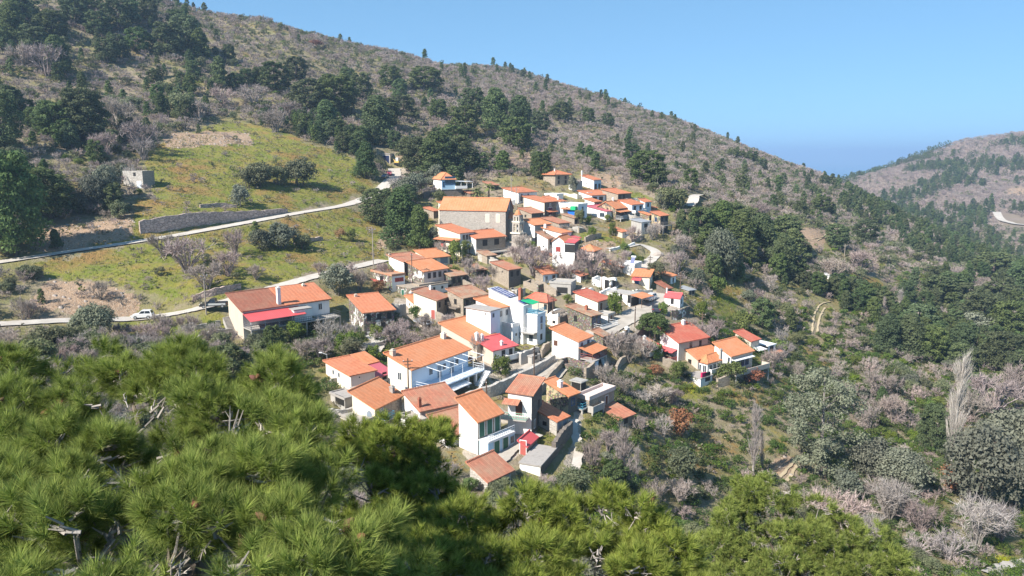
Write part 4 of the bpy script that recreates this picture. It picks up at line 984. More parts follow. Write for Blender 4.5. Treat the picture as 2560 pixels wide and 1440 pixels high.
house('the pergola house by the church', 'old house with orange roof and grey pergola beside church', 1134,521,572, 1173,1096, th=58, rise=1.6, wall='cream', wr='dark_and_shaded_rubble', tile='tile_orange', win=[('R',2,'u','n'),('R',2,.4,'n')], feats=[('chim',.25,.5,1.3,'beige',.22),('balc','R',0,1.1,2.3,2.6,'pole_pale',False,True),
      ('obj',lambda e,W,L,H:[(q:=MB()),[q.tube((W*t,-.1,H-.5),(W*t,-2.7,H-1.1),.05,n=4) for t in np.linspace(.05,1,7)],q.tube((0,-2.7,H-1.1),(W,-2.7,H-1.1),.06,n=4),[q.tube((W*t,-2.7,2.3),(W*t,-2.7,H-1.1),.05,n=4) for t in (.02,.5,.98)],q.build('pergola',M['grey_wood'],e)])])
house('the glazed grey house by the church', 'grey house with glazed upper wall and small orange roof', 1179,545,578, 1205,1158, th=50, rise=1.0, wall='concrete', wr='concrete', tile='tile_orange', win=[('R',2,'u','w',(0,1),(1.4,1.3))], L=5)
house('the corner balcony house', 'white two storey house with wrap balcony and four narrow windows', 1150,584,642, 1186,1093, th=50, rise=1.5, wall='cream', wr='white', tile='tile_new', win=[('R',4,'u','b',(.15,1)),('R',2,.2,'n',(0,1),(1.5,2.1)),('L',1,2.9,'n',(.05,.3),(1.2,1.8)),('L',1,3.3,'b',(.6,.75),(.5,.9))],
      feats=[('balc','R',-.1,1.0,2.55,1.3,'white',True,True),('canopy','L',-.05,1.0,4.7,1.6,.5,'tile_new',None),('balc','L',.0,.45,2.55,1.4,'cream',True,True),('balc','L',.45,.8,2.2,.6,'rail_red',True,False)])
house('the grey terrace house below the church', 'stone house with orange roof and wide concrete terrace on pillars', 1190,597,640, 1263,1176, th=40, rise=1.3, wall='white', wr='rubble', tile='tile_new', win=[('R',2,'u','n',(.1,.9),(1.6,1.6))], L=5, feats=[('balc','R',.0,1.05,.9,3.0,'concrete',False,True)])
house('the little tiled hut', 'small dark hut with low orange roof beside church lane', 1084,528,548, 1099,1076, th=50, rise=.8, wall='rubble', wr='dark_and_shaded_rubble', tile='tile_new', name='hut', L=4)
house('the red-roofed stone house by the tower', 'stone house with small square window and red tiled roof', 1329,534,560, 1359,1312, th=45, rise=1.2, wall='rubble', wr='dark_and_shaded_rubble', tile='tile_worn', win=[('L',1,'u','n',(.3,.7),(.7,.8)),('R',1,'u','n',(.6,.9),(.6,.8))], L=5)
house('the round white house', 'whitewashed house with orange roof right of bell tower', 1337,563,596, 1377,1310, th=38, rise=1.1, wall='white', wr='concrete', tile='tile_orange', win=[('L',1,'u','g',(.3,.6),(.6,.6))])
house('the long-windowed stone house', 'stone house with row of tall narrow windows under faded tiles', 1398,559,582, 1424,1357, th=42, rise=1.1, wall='rubble', wr='rubble', tile='tile_worn', win=[('R',5,'u','w',(.02,1),(.7,1.3))], feats=[('balc','R',1.0,1.9,.0,2.5,'pole_pale',False,True)])
house('the peach gable house', 'peach walled house with long orange roof and maroon awning', 1361,506,546, 1390,1309, th=52, rise=1.4, wall='cream', wr='dark_and_shaded_rubble', tile='tile_new', win=[('R',1,'u','w',(.2,.8)),('R',1,'d','smagenta_cloth',(.1,.9),(2.2,2.2))], feats=[('canopy','R',.1,.9,2.4,1.5,.5,'tile_new',None)])
house('the white house behind the church', 'white house with orange roof and blank white flank', 1296,482,510, 1342,1258, th=52, rise=1.2, wall='white', wr='white', tile='tile_new', win=[('R',2,'u','g',(0,.7)),('R',1,'d','g',(0,.3))], feats=[('canopy','R',.1,.6,2.6,2.0,.5,'tile_new',.3)])
house('the twin-roofed white house', 'white house with two orange roofs and air conditioner', 1400,504,536, 1414,1360, th=55, rise=1.2, wall='white', wr='white', tile='tile_new', win=[('R',1,'u','n')], feats=[('chim',.5,.3,.9,'white',.25)])
house('the blue-tarp house', 'flat white block with blue tarpaulin and green awning', 1445,514,550, 1468,1400, th=50, roof='flat', rise=.4, wall='white', wr='pale_blue', rmat='white_sheet', win=[('R',1,'u','g'),('R',1,'d','n',(.1,.9),(2.0,1.6)),('L',1,'u','g',(.5,.7))],
      feats=[('obj',lambda e,W,L,H:[(q:=MB()),q.prism([(-.5,L*.12,.6),(-.9,L*.12,.4),(-.5,L*.12,2.9)],(0,L*.38,0)),q.build('tarp',M['blue_tarp'],e),(p:=MB()),p.box(-1.2,-.02,L*.02,L*.3,3.0,4.1),p.build('awning',M['green_sheet'],e),(r:=MB()),plane_roof(r,[(-1.4,L*.3,3.2),(-1.4,L*.85,3.2),(-.02,L*.85,3.6),(-.02,L*.3,3.6)],(-1.4,L*.3,3.2),(-1.4,L*.85,3.2),.08),r.build('canopy',M['tile_worn'],e,uv=True)])])
house('the top stone house', 'stone house with wide orange eaves, highest roof at forest edge', 1388,437,466, 1423,1376, th=35, roof='hip', rise=1.3, wall='rubble', wr='rubble', tile='tile_new', ov=.7, win=[('R',2,'u','n'),('R',2,'d','n')], feats=[('chim',.4,.5,1.0,'white',.2)], L=7)
house('the pale ruin above the lane', 'pale ruined walls with empty windows and no roof', 1440,452,480, 1456,1422, th=45, roof='ruin', wall='white', wr='concrete', name='ruin')
house('the white top house', 'white house with mono pitch orange roof and tall chimney', 1485,450,474, 1503,1453, th=45, rise=1.4, wall='white', wr='sky_blue', tile='tile_new', win=[('R',2,.2,'g',(0,1),(1.2,1.8)),('L',1,'m','n',(.5,.7),(.5,.5))], feats=[('chim',.0,.95,1.6,'white',.22)])
house('the white porch house', 'white house with orange roof and deep shaded porch', 1480,489,508, 1530,1471, th=42, rise=1.2, wall='white', wr='pale_blue', tile='tile_new', win=[('R',2,'u','n',(0,.6),(2.0,1.4))], L=6)
house('the balcony house at the village top', 'stone house with orange roof and white framed balcony', 1545,485,512, 1578,1506, th=45, rise=1.3, wall='rubble', wr='dark_and_shaded_rubble', tile='tile_new', win=[('R',2,'u','n',(0,.6))], feats=[('balc','R',.5,1.15,1.0,2.0,'rail_white',False,True)])
house('the brown gable house', 'brown stone house whose gable end faces out, with orange roof', 1540,522,552, 1574,1489, th=55, roof='gabR', rise=2.0, wall='ochre', wr='dark_and_shaded_rubble', tile='tile_orange', win=[('L',3,2.6,'b',(.3,.95),(.7,1.2)),('R',2,'u','n')], feats=[('chim',.5,.5,.9,'white',.25),('canopy','R',-.05,1.0,3.2,1.8,.5,'tile_orange',None),('balc','R',.0,1.0,.6,1.8,'rail_white',False,True)])
house('the middle white balcony house', 'white house with orange roof and two white balconies', 1580,512,545, 1609,1549, th=45, rise=1.1, wall='white', wr='pale_blue', tile='tile_new', win=[('R',2,'u','n',(0,1),(1.3,1.5))], feats=[('balc','R',0,1.0,1.6,1.4,'white',True,True)])
house('the narrow white house', 'narrow white house with orange roof at right end of village', 1613,505,535, 1628,1600, th=45, rise=.7, wall='white', wr='pale_blue', tile='tile_new', win=[('R',1,'u','n')])
house('the crimson roof house', 'long white house with crimson sheet roof and outer stair', 1517,529,552, 1549,1467, th=48, rise=1.3, wall='white', wr='white', tile='pink_sheet', ov=.3, win=[('L',1,'u','g',(.1,.35),(1.8,1.2)),('R',1,'u','w')], feats=[('stair','R',.7,.05,1.2,-2.0,1.1,'white')])
house('the balcony stone house', 'brown stone house with two dark balconies at village edge', 1651,540,586, 1671,1629, th=45, rise=.9, wall='ochre', wr='dark_and_shaded_rubble', tile='tile_new', win=[('R',2,'u','n'),('R',2,.3,'n'),('L',1,'u','bl',(.3,.7))], feats=[('balc','R',0,1.1,2.6,1.2,'grey_wood',False,True)])
house('the small brown annex', 'small brown annex with orange roof beside balcony stone house', 1623,538,560, 1632,1600, th=45, rise=.7, wall='ochre', wr='rubble', tile='tile_orange', name='annex_house', win=[('R',1,'u','b')])
house('the grey-blue shed house', 'grey house with flat sheet roof above white lower floor', 1604,556,588, 1626,1578, th=45, rise=.5, wall='concrete', wr='white', tile='grey_sheet', win=[('R',1,'u','n',(0,1),(1.8,1.2)),('R',1,'d','w')])
house('the long low tile shed', 'low white shed with narrow strip of orange tiles', 1556,580,596, 1571,1526, th=40, rise=.7, wall='beige', wr='white', tile='tile_new', name='shed', win=[('R',1,'m','n',(.4,.8),(.6,.6))])
house('the hidden tiled hut', 'scrap of orange roof peeping out beside grey cypress', 1634,520,530, 1643,1627, th=45, rise=.6, wall='rubble', tile='tile_new', name='hut', L=4)
# --- school, plaza
house('the blue and white school', 'white and blue building with tall narrow windows and hipped orange roof', 1104,449,492, 1138,1088, th=24, roof='hip', rise=2.0, wall='white', wr='sky_blue', tile='tile_orange', name='school', cat='school', L=9,
      win=[('R',5,3.9,'bl',(.25,1),(.75,2.6)),('R',1,3.2,'bl',(.08,.2),(.75,1.6)),('R',2,.4,'g',(.4,.95),(.7,1.4))], feats=[('block',-.05,7.0,-.06,-.02,-3,2.2,'dark_and_shaded_rubble','roof_slab'),('balc','R',1.0,1.85,2.6,.6,'white',True,False),
      ('obj',lambda e,W,L,H:[(q:=MB()),[q.tube((W+.2,y,H-.5),(W+6,y,H-.8),.08,n=4) for y in (0,1.2,2.4,3.6)],q.box(W,W+6.2,-.2,4.2,H-.75,H-.68),[q.tube((W+t,0,2.6),(W+t,0,H-.8),.08,n=4) for t in (2,4,6)],q.build('pergola',M['rail_white'],e)])])
house('the tumbledown hut behind the palms', 'tumbledown stone hut with scrap of orange roof behind palms', 1227,463,478, 1247,1195, th=30, rise=.8, wall='rubble', wr='ruin', tile='tile_worn', name='hut', win=[('R',2,'u','n')], L=5)
house('the blue-door house', 'cream house with blue door under orange roof and red awning', 1624,692,728, 1630,1581, th=70, roof='shedL', rise=.8, wall='cream', tile='tile_orange', name='house', win=[('L',1,1.0,'dshutter_blue',(.6,.85),(1.0,2.2))], W=4.5, feats=[('canopy','L',.45,1.0,3.1,1.5,.4,'red_sheet',None)])
house('the cream-roofed house above the plaza', 'stone house with pale orange roof and white chimneys', 1677,692,712, 1690,1633, th=55, rise=1.0, wall='rubble', wr='white', tile='tile_orange', feats=[('chim',.2,.9,.9,'white',.25),('chim',.5,.95,1.1,'white',.25)], win=[('R',1,'u','n')])
house('the white cafe', 'flat roofed white building with orange porch roof by parking place', 1576,738,768, 1600,1517, th=48, roof='flat', rise=.0, wall='white', wr='white', rmat='concrete', name='cafe', win=[('R',1,.2,'n',(.1,.9),(3.2,1.9)),('L',1,'d','n',(.0,.1),(.8,1.8))], feats=[('canopy','R',-.05,1.2,2.9,3.2,.5,'tile_orange',0.0,'wood')])
house('the white chapel', 'tiny white chapel with red roof and arched window', 1700,746,772, 1709,1662, th=60, roof='gabL', rise=.8, wall='white', tile='red_sheet', name='chapel', cat='chapel', zx=1, win=[('L',1,.9,'v',(.4,.6),(.7,1.3)),('R',1,.9,'v',(.3,.7),(.6,1.2))], feats=[('chim',.4,.98,1.0,'white',.12)], ov=.2)
house('the dark tiled shed', 'dark open shed with sagging brown tiles behind chapel', 1667,722,735, 1679,1641, th=40, rise=1.0, wall='dark_and_shaded_rubble', wr='dark_and_shaded_rubble', tile='tile_brown', name='shed', zx=1)
house('the grey lean-to by the chapel', 'long low grey roofed stone building behind chapel shrub', 1722,727,738, 1737,1672, th=40, rise=.8, wall='rubble', wr='rubble', tile='grey_sheet', name='shed', win=[('R',2,'u','n')])
house('the water-heater house', 'white house with solar water heater beside long tiled roof', 1586,664,692, 1591,1548, th=60, roof='flat', rise=.3, wall='white', rmat='white_sheet', W=5, feats=[('obj',lambda e,W,L,H:[(q:=MB()),q.prism([(.6,L*.1,H+.3),(.6,L*.35,H+.3),(1.6,L*.35,H+1.9),(1.6,L*.1,H+1.9)],(.08,0,-.06)),q.build('solar_panel',M['solar'],e),(p:=MB()),p.tube((1.8,L*.08,H+1.9),(1.8,L*.37,H+1.9),.28,n=8),p.build('tank',M['frame_white'],e)])])
house('the long tiled roof behind the grey tree', 'long low house with one orange slope behind grey bare tree', 1556,669,684, 1562,1506, th=60, rise=.9, wall='rubble', tile='tile_new', W=4)
house('the white ruin with open front', 'roofless white ruin with broken doorways', 1528,697,728, 1547,1480, th=45, roof='ruin', wall='white', wr='peeling', name='ruin', win=[('L',1,.3,'n',(.1,.35),(1.2,2.2)),('R',1,.3,'n',(.2,.6),(1.0,2.0))])
# --- eastern cluster
house('the low tiled house with white stacks', 'low house with long worn tile slope and white chimneys', 1618,867,886, 1644,1560, th=38, rise=1.5, wall='white', tile='tile_worn', feats=[('chim',.05,.9,1.4,'white',.35),('chim',.05,.15,1.6,'white',.22),('canopy','R',-.3,.9,2.0,1.6,.4,'red_sheet',None),('balc','R',-.3,.9,.1,1.6,'white',True,False)], win=[('R',1,.3,'n',(.0,.8),(2.2,1.4))])
house('the beige block', 'tall beige house with broad faded red roof and red balcony canopy', 1697,857,905, 1770,1650, th=35, rise=1.9, wall='white', wr='beige', tile='tile_red', win=[('R',2,'u','b',(.25,.9),(.7,1.3))], feats=[('chim',.75,.95,.9,'white',.3),('canopy','L',.05,1.0,2.5,1.6,.5,'red_sheet',None),('balc','L',.05,1.0,.2,1.7,'rail_red',True,False),('balc','L',.1,.9,1.0,.1,'white',True,False)], zx=2)
house('the double-peaked orange house', 'white house with stepped orange hip roofs and glazed corner', 1769,909,940, 1816,1743, th=40, roof='hip', rise=1.1, wall='white', wr='white', tile='tile_orange', win=[('R',3,'u','w',(.05,.7),(.9,1.1)),('L',2,'u','w',(0,1),(.9,1.4))], feats=[('balc','R',.1,.7,.4,.6,'white',True,False)])
house('the upper orange hip roof', 'house part with largest orange hip above stepped corner house', 1745,898,925, 1800,1705, th=38, roof='shedR', rise=1.8, wall='beige', wr='white', tile='tile_orange', win=[('L',1,'u','n')])
house('the blue-windowed house', 'house with blue windows, white blinds and long balcony over the slope', 1828,890,950, 1882,1786, th=36, roof='shedR', rise=1.6, wall='white', wr='beige', tile='tile_orange', win=[('R',4,2.3,'bl',(.0,.85),(1.2,1.5)),('R',2,-.8,'n',(.1,.8))],
      feats=[('balc','R',-.1,1.45,1.4,2.0,'beige',True,True),('canopy','R',.0,.95,4.1,.9,.15,'white_sheet',None),('chim',-.4,.1,1.4,'concrete',.22)])
house('the red-tiled back house', 'low house with red tiled slope behind blue-windowed house', 1878,853,875, 1899,1838, th=38, rise=1.2, wall='beige', tile='tile_red', feats=[('canopy','R',.0,1.0,.5,2.2,.3,'white_sheet',None)])
house('the pergola shelter', 'open shelter with white sheet top and red posts', 1920,866,893, 1929,1883, th=38, roof='flat', rise=0.0, wall='white', rmat='white_sheet', name='shelter', ov=.5, win=[('L',1,1.0,'n',(.05,.95),(4,1.4)),('R',1,1.0,'n',(.1,.9),(1.5,1.4))], W=3)
house('the white garden room', 'low white garden room with flat top and pink flowers', 1752,948,970, 1781,1707, th=40, roof='flat', rise=0.0, wall='white', wr='white', rmat='roof_slab', name='garden_room', win=[('L',1,'u','w',(.3,.5)),('R',1,'d','n',(.3,.9),(1.6,1.8))],
      feats=[('obj',lambda e,W,L,H:[(q:=MB()),q.prism([(W*.1,.0,H+.25),(W*.5,.0,H+.25),(W*.5,.0,H+1.0),(W*.1,.0,H+1.1)],(0,.35,0)),q.build('flower_box',M['flower_pink'],e)])])
# --- outlying
house('the stone cottage on the hill', 'abandoned roofless stone cottage with pale blue door on the hillside', 355,427,472, 362,306, th=80, roof='none', rise=.0, wall='white_rubble', wr='rubble', rmat='tile_brown', name='cottage', ov=.1, W=5, win=[('L',1,3.4,'n',(.3,.5),(.8,1.0)),('L',1,.2,'dpale_blue',(.1,.3),(1.3,1.8))])
house('the garage with a blue door', 'roadside garage with dark blue roller door cut into bank', 975,386,411, 979,939, th=82, roof='flat', rise=.2, wall='beige', rmat='roof_slab', name='garage', cat='garage', W=5, win=[('L',1,.15,'sshutter_navy',(.04,.96),(4.8,3.1))])
house('the far white hut', 'distant pale stone hut on the upper slope among pines', 1323,220,228, 1325,1306, th=80, roof='flat', rise=.0, wall='beige', rmat='tile_old', name='hut', W=5)
house('the far white barn', 'white hut half hidden beside bare tree on the right slope', 2075,688,700, 2078,2053, th=80, roof='flat', rise=.0, wall='white', rmat='white_sheet', name='hut', W=4)
# --- ruins, sheds and walls between the houses
house('the rubble ruin below the long white gable house', 'broken rubble ruin with weeds below the long white gable house', 1466,914,952, 1488,1394, th=52, roof='ruin', wall='ruin', wr='rubble', name='ruin')
house('the flat concrete roof by the orange roof', 'low shed with flat concrete slab left of broad orange roof', 1078,865,880, 1122,1058, th=50, roof='flat', rise=0.0, wall='rubble', rmat='concrete', name='shed', win=[('R',2,'u','n',(.2,.9),(.5,.5))], ov=.5)
house('the stone base under the ruins', 'tall rubble base wall with plank opening under crumbling stone house', 1128,806,850, 1165,1086, th=50, roof='ruin', wall='rubble', wr='dark_and_shaded_rubble', name='ruin', win=[('R',1,'m','dwood',(.3,.8),(1.5,2.2))])
house('the grey store under the white terrace', 'grey cellar front with small door below white terrace block', 1330,893,914, 1350,1290, th=48, roof='flat', rise=0.0, wall='concrete', rmat='roof_slab', name='store', win=[('R',1,'d','n',(.3,.7),(.8,1.4))])
house('the white lower block by the gable house', 'small white box room under the wooden veranda', 1478,909,938, 1496,1462, th=55, roof='flat', rise=0.0, wall='white', wr='pale_blue', name='store', win=[('L',1,'d','dshutter_blue')])
house('the cream walls above the lane', 'cream walled roofless plot below the pale ruin', 1443,484,498, 1460,1398, th=45, roof='ruin', wall='cream', name='ruin')
house('the white wall house by the lane top', 'white walled yard house behind the twin-roofed white house', 1392,488,506, 1408,1362, th=50, roof='flat', rise=.3, wall='white', name='house', rmat='white_sheet')
house('the stone yard ruin by the tower', 'roofless pale yard walls at the foot of the bell tower', 1340,592,612, 1372,1304, th=40, roof='ruin', wall='concrete', wr='dark_and_shaded_rubble', name='ruin')
house('the orange patch roof below the terrace', 'little roof of loose orange tiles below the grey terrace', 1218,640,662, 1240,1196, th=42, rise=.7, wall='rubble', tile='tile_old', name='store', win=[('R',1,'u','n')])
house('the white rubble heap house', 'fallen house with white rubble wall behind solar panels', 1292,722,748, 1314,1262, th=45, roof='ruin', wall='peeling', wr='white_rubble', name='ruin')
house('the grey alcove store', 'low concrete store with dark alcove at the left end of village', 862,1000,1032, 898,826, th=45, roof='flat', rise=.15, wall='concrete', rmat='roof_slab', name='store', win=[('L',1,'d','n',(.1,.6),(2.4,1.4))])
house('the pale terrace by the pines', 'pale paved terrace block half hidden by pine tops', 905,1058,1078, 942,846, th=52, roof='flat', rise=.2, wall='white_rubble', rmat='roof_slab', name='terrace_block')
house('the white yard block', 'white yard block with steps under red-shuttered house', 1040,1062,1094, 1066,1002, th=40, roof='flat', rise=.4, wall='white', rmat='roof_slab', name='terrace_block', win=[('R',2,'d','g')])
house('the brown ruin by the lane', 'brown stone ruin with no roof below grey-blue shed house', 1590,590,606, 1612,1566, th=45, roof='ruin', wall='rubble', name='ruin')
house('the white store under the plaza', 'white stone store built into the bank below the plaza', 1520,790,812, 1536,1492, th=50, roof='flat', rise=.3, wall='white', wr='rubble', rmat='concrete', name='store', win=[('R',1,'d','dwood')])
house('the old stone shed at the gable', 'old stone shed with sunken tile roof beside village street', 1508,842,868, 1524,1484, th=52, rise=.7, wall='ruin', tile='tile_old', name='shed', win=[('R',1,'d','n')])
house('the pink wall ruin', 'thin pinkish wall stub of ruined house below cream porch house', 1010,832,850, 1024,1000, th=60, roof='ruin', wall='pinkish', name='ruin')
house('the ruin right of the round white house', 'grey ruin without roof right of the long-windowed stone house', 1448,566,584, 1462,1428, th=42, roof='ruin', wall='concrete', wr='rubble', name='ruin')
house('the small orange shed by the school', 'small orange tiled shed between school and palms', 1176,484,496, 1190,1158, th=30, rise=.6, wall='dark_and_shaded_rubble', tile='tile_worn', name='shed')
house('the slab shelter by the ochre house', 'open concrete slab shelter on posts behind ochre stone house', 1452,958,980, 1466,1428, th=50, roof='flat', rise=0.0, wall='concrete', wr='dark_and_shaded_rubble', rmat='concrete', name='shelter', win=[('R',1,.2,'n',(.1,.9),(1.2,1.5)),('L',2,.2,'n',(.05,.95),(.9,1.5))], ov=.6)
house('the tiled shed above the barn', 'old tiled shed with broken front above lone stone barn', 1196,676,694, 1216,1172, th=44, rise=.7, wall='ruin', tile='tile_old', name='shed', win=[('R',1,'d','n')])
house('the small stone shed by the wall', 'small stone shed with rusty sheet roof among bare trees', 1182,748,766, 1198,1160, th=46, rise=.4, wall='rubble', tile='grey_sheet', name='shed', win=[('R',1,'d','dwood')])
house('the salmon roof hut', 'salmon tiled hut with white end wall beside slim pole', 1452,690,708, 1468,1430, th=48, rise=.7, wall='white', wr='rubble', tile='tile_worn', name='hut', win=[('R',1,'d','n')])
house('the worn shed by the stone base', 'worn little shed with tin roof at foot of rubble base', 1062,812,830, 1080,1040, th=55, rise=.4, wall='beige', tile='grey_sheet', name='shed', win=[('R',1,'d','dwood')])
house('the back room of the beige block', 'low back room with orange tiles behind beige block', 1742,862,884, 1772,1718, th=38, rise=.9, wall='beige', tile='tile_orange', name='annex_house')
house('the grey wall house at the east end', 'low grey walled store with faded tiles at east end of village', 1936,884,902, 1952,1914, th=40, rise=.6, wall='rubble', tile='tile_worn', name='store')
house('the upper white cube', 'small white cube house with flat roof below white top house', 1470,484,500, 1480,1452, th=45, roof='flat', rise=.2, wall='white', wr='pale_blue', rmat='white_sheet', name='house', win=[('R',1,'u','g')])
house('the orange roof squeezed by the crimson roof', 'small orange tiled house squeezed behind crimson sheet roof', 1486,505,522, 1504,1462, th=46, rise=.8, wall='white', wr='rubble', tile='tile_new', name='house', win=[('R',1,'u','n')])
house('the faded roof by the tarp house', 'faded salmon roof house in front of blue tarpaulin house', 1436,546,562, 1452,1404, th=42, rise=.8, wall='rubble', wr='rubble', tile='tile_old', name='house', win=[('R',2,'u','n')])
# ------------------------------------------------------------------ poles, signs, walls
def mpp(p):            # metres per photo pixel at a point
    return (p[1] * CP - (p[2] - CAMZ) * SP) / F_PX
def pole(u, vt, vb, label, arm=True, mat='pole_wood', lamp=False, r=0.13):
    g = hit(u, vb); h = (vb - vt) * mpp(g)
    e = thing('utility_pole' if not lamp else 'street_lamp', g, rnd.uniform(0, 3), label, 'pole' if not lamp else 'street lamp', 'utility poles in the village' if not lamp else None)
    m = MB(); m.tube((0, 0, -1), (0, 0, h), r, r * .7, 8); m.build('shaft', M[mat], e)
    if arm:
        m = MB(); m.box(-.75, .75, -.06, .06, h - .55, h - .42); m.box(-.5, .5, -.05, .05, h - 1.05, h - .95); m.build('crossarm', M[mat], e)
        for x in (-.65, .65):
            m = MB(); m.lathe((x, 0, 0), [(.04, h - .42), (.06, h - .34), (.03, h - .26)], 6); m.build('insulator', M['rail_white'], e)
    if lamp:
        m = MB(); m.tube((0, 0, h - .1), (1.1, 0, h + .15), .05, n=5); m.build('arm', M[mat], e)
        m = MB(); m.box(.8, 1.35, -.12, .12, h + .1, h + .22); m.build('lamp_head', M['frame_white'], e)
    LANDMARKS.append(('a pole', u, (vt + vb) / 2)) if False else None
for a in ((516,683,786,'pale leaning pole beside the dark pickup on lower road','pole_pale'),(934,570,672,'tall pale pole at the upper end of the lower road','pole_pale'),(1031,632,727,'dark pole in front of orange roof with four windows','pole_wood'),
          (1022,893,1006,'brown pole before the cream gable of awning house','pole_wood'),(1216,945,1008,'dark thin pole by rubble wall above green-door house','pole_wood'),(1335,862,952,'tall pole beside the stepped village street','pole_wood'),
          (1382,735,815,'rusty pole in front of the roofless timber house','pole_wood'),(1278,440,508,'pale pole with crossarm behind the church','pole_pale'),(1291,470,527,'pole just behind the bell tower','pole_pale'),
          (1587,765,818,'dark pole on the street edge below white cafe','pole_wood'),(1624,640,688,'pole at the foot of hill lane behind blue-door house','pole_wood'),(1643,440,474,'pale pole with crossarm before dark pines right of village','pole_pale'),
          (1504,655,732,'slim pole in front of the roofless white ruin','pole_wood'),(1754,780,842,'slim pole among bare trees right of the chapel','pole_wood'),(1700,680,742,'slim pole between chapel and cream-roofed house','pole_wood'),
          (1288,565,622,'pole close in front of the bell tower','pole_pale'),(1362,575,632,'slim pole left of the red-awning house','pole_wood'),(2111,610,640,'small distant pole on the right slope','pole_pale'),(1329,318,372,'thin pole in the wood above the village','pole_pale'),(1083,565,612,'short stub pole beside corner balcony house','pole_pale')):
    pole(a[0], a[1], a[2], a[3], mat=a[4])
pole(819, 884, 926, 'slim pale street lamp left of the plain white house', False, 'steel', True, .06)
def sign(u, vt, vb, w, h, label):
    g = hit(u, vb); H = (vb - vt) * mpp(g)
    e = thing('sign_board', g, 0.75, label, 'sign')
    m = MB(); m.tube((0, 0, -.5), (0, 0, H), .06, n=6); m.build('post', M['pole_wood'], e)
    m = MB(); m.box(-w / 2, w / 2, -.1, -.065, H - h - .3, H - .3); m.build('board', M['brown_board'], e)
sign(1551, 733, 768, .9, 1.1, 'square brown board on post beside white cafe')
def wall_run(name, pixels, heights, thick, mat, label, cat='wall', cap=None):
    line = smooth_line([hit(*p) for p in pixels], 6)
    n = len(line); hh = np.interp(np.linspace(0, 1, n), np.linspace(0, 1, len(heights)), heights)
    rr = random.Random(len(label)); o0 = line[0].copy()
    m = MB(); L = R = None; S = []
    for i in range(n):
        d = line[min(i + 1, n - 1)][:2] - line[max(i - 1, 0)][:2]; d /= np.linalg.norm(d) + 1e-9
        nn = np.array([-d[1], d[0]]) * thick / 2
        p = line[i] - o0; z = float(height(line[i][0], line[i][1])) - o0[2]
        zt = z + hh[i] + rr.uniform(-.14, .14)
        S.append([(p[0] + nn[0], p[1] + nn[1], z - 1.5), (p[0] + nn[0], p[1] + nn[1], zt), (p[0] - nn[0], p[1] - nn[1], zt), (p[0] - nn[0], p[1] - nn[1], z - 1.5)])
    for A, B in zip(S[:-1], S[1:]):
        for k in range(4):
            j = (k + 1) % 4
            m.face([A[k], A[j], B[j], B[k]])
    m.face(S[0]); m.face(S[-1][::-1])
    o = m.build(name, M[mat]); o.location = o0
    tag(o, label, cat, None, 'thing')
    c = line[n // 2]; u, v = proj(c); LANDMARKS.append((label.split(' above')[0] if False else cap or 'a wall', float(u), float(v) - 8)) if cap else None
wall_run('retaining_wall', [(350,583),(430,573),(540,557),(640,545),(718,532)], [2.7,3.2,2.8,2.1,1.2], .7, 'dry_stone', 'long dark dry stone retaining wall above the upper road', cap='the long retaining wall')
wall_run('terrace_wall', [(500,520),(550,518),(592,519)], [.9,1.1,.8], .6, 'dry_stone', 'short dry stone terrace wall on the grass above the retaining wall')
wall_run('terrace_wall', [(735,610),(770,606),(806,600)], [.8,1.1,.8], .6, 'dry_stone', 'short dry stone wall on green slope right of olive clump')
wall_run('terrace_wall', [(482,752),(540,738),(602,722)], [.9,1.3,.9], .6, 'dry_stone', 'low dark terrace wall on bank above the dark pickup')
wall_run('stone_wall', [(1165,1003),(1235,990),(1290,965),(1335,940),(1385,905)], [1.4,2.0,2.0,1.8,1.3], .6, 'white_rubble', 'pale rubble wall curving below the stepped street', cap='the pale rubble street wall')
wall_run('stone_wall', [(1345,990),(1375,955),(1405,920)], [1.4,1.7,1.4], .6, 'rubble', 'rubble wall on right side of stepped street')
wall_run('stone_wall', [(1568,868),(1600,848),(1632,822),(1655,805)], [1.8,2.1,2.0,1.4], .7, 'dark_and_shaded_rubble', 'dark stone wall under the umbrella pine below the parking place', cap='the stone wall of the parking place')
wall_run('stone_wall', [(1676,797),(1700,798),(1722,786)], [1.9,2.2,1.8], .5, 'peeling', 'flaking white parapet wall below the white chapel')
wall_run('garden_wall', [(464,829),(505,822),(552,813)], [.9,1.0,.9], .35, 'concrete', 'upper grey garden wall beside flowering bush', cap='the grey garden walls')
wall_run('garden_wall', [(476,862),(525,850),(582,838)], [1.1,1.5,1.3], .35, 'concrete', 'lower grey garden wall before the long house stairs')
wall_run('stone_wall', [(1384,1140),(1405,1112),(1427,1084)], [1.8,2.0,1.8], .6, 'dark_and_shaded_rubble', 'dark stone wall beside pale footpath at village foot')
wall_run('stone_wall', [(1058,497),(1080,494),(1100,491)], [1.8,2.2,2.2], .5, 'dark_and_shaded_rubble', 'grey retaining wall left of the blue and white school')
wall_run('parapet', [(1524,628),(1555,622),(1586,614)], [.7,.8,.8], .4, 'white', 'long white parapet along the lane over green slope', cap='the white lane parapet')
wall_run('stone_wall', [(1480,878),(1500,905),(1512,932)], [2.2,1.8,1.2], .6, 'white_rubble', 'broken pale wall falling away right of long white gable house')
wall_run('stone_wall', [(1540,930),(1552,912),(1575,900)], [1.0,1.4,1.0], .5, 'rubble', 'grey field wall stub above yellow-green patch')
wall_run('stone_wall', [(820,1040),(860,1042),(905,1030)], [1.0,1.2,1.0], .5, 'white_rubble', 'pale rubble wall at feet of the alcove house')
wall_run('stone_wall', [(900,872),(940,868),(985,858)], [.8,1.0,.9], .5, 'white_rubble', 'pale garden wall behind the pink-sheet annex')
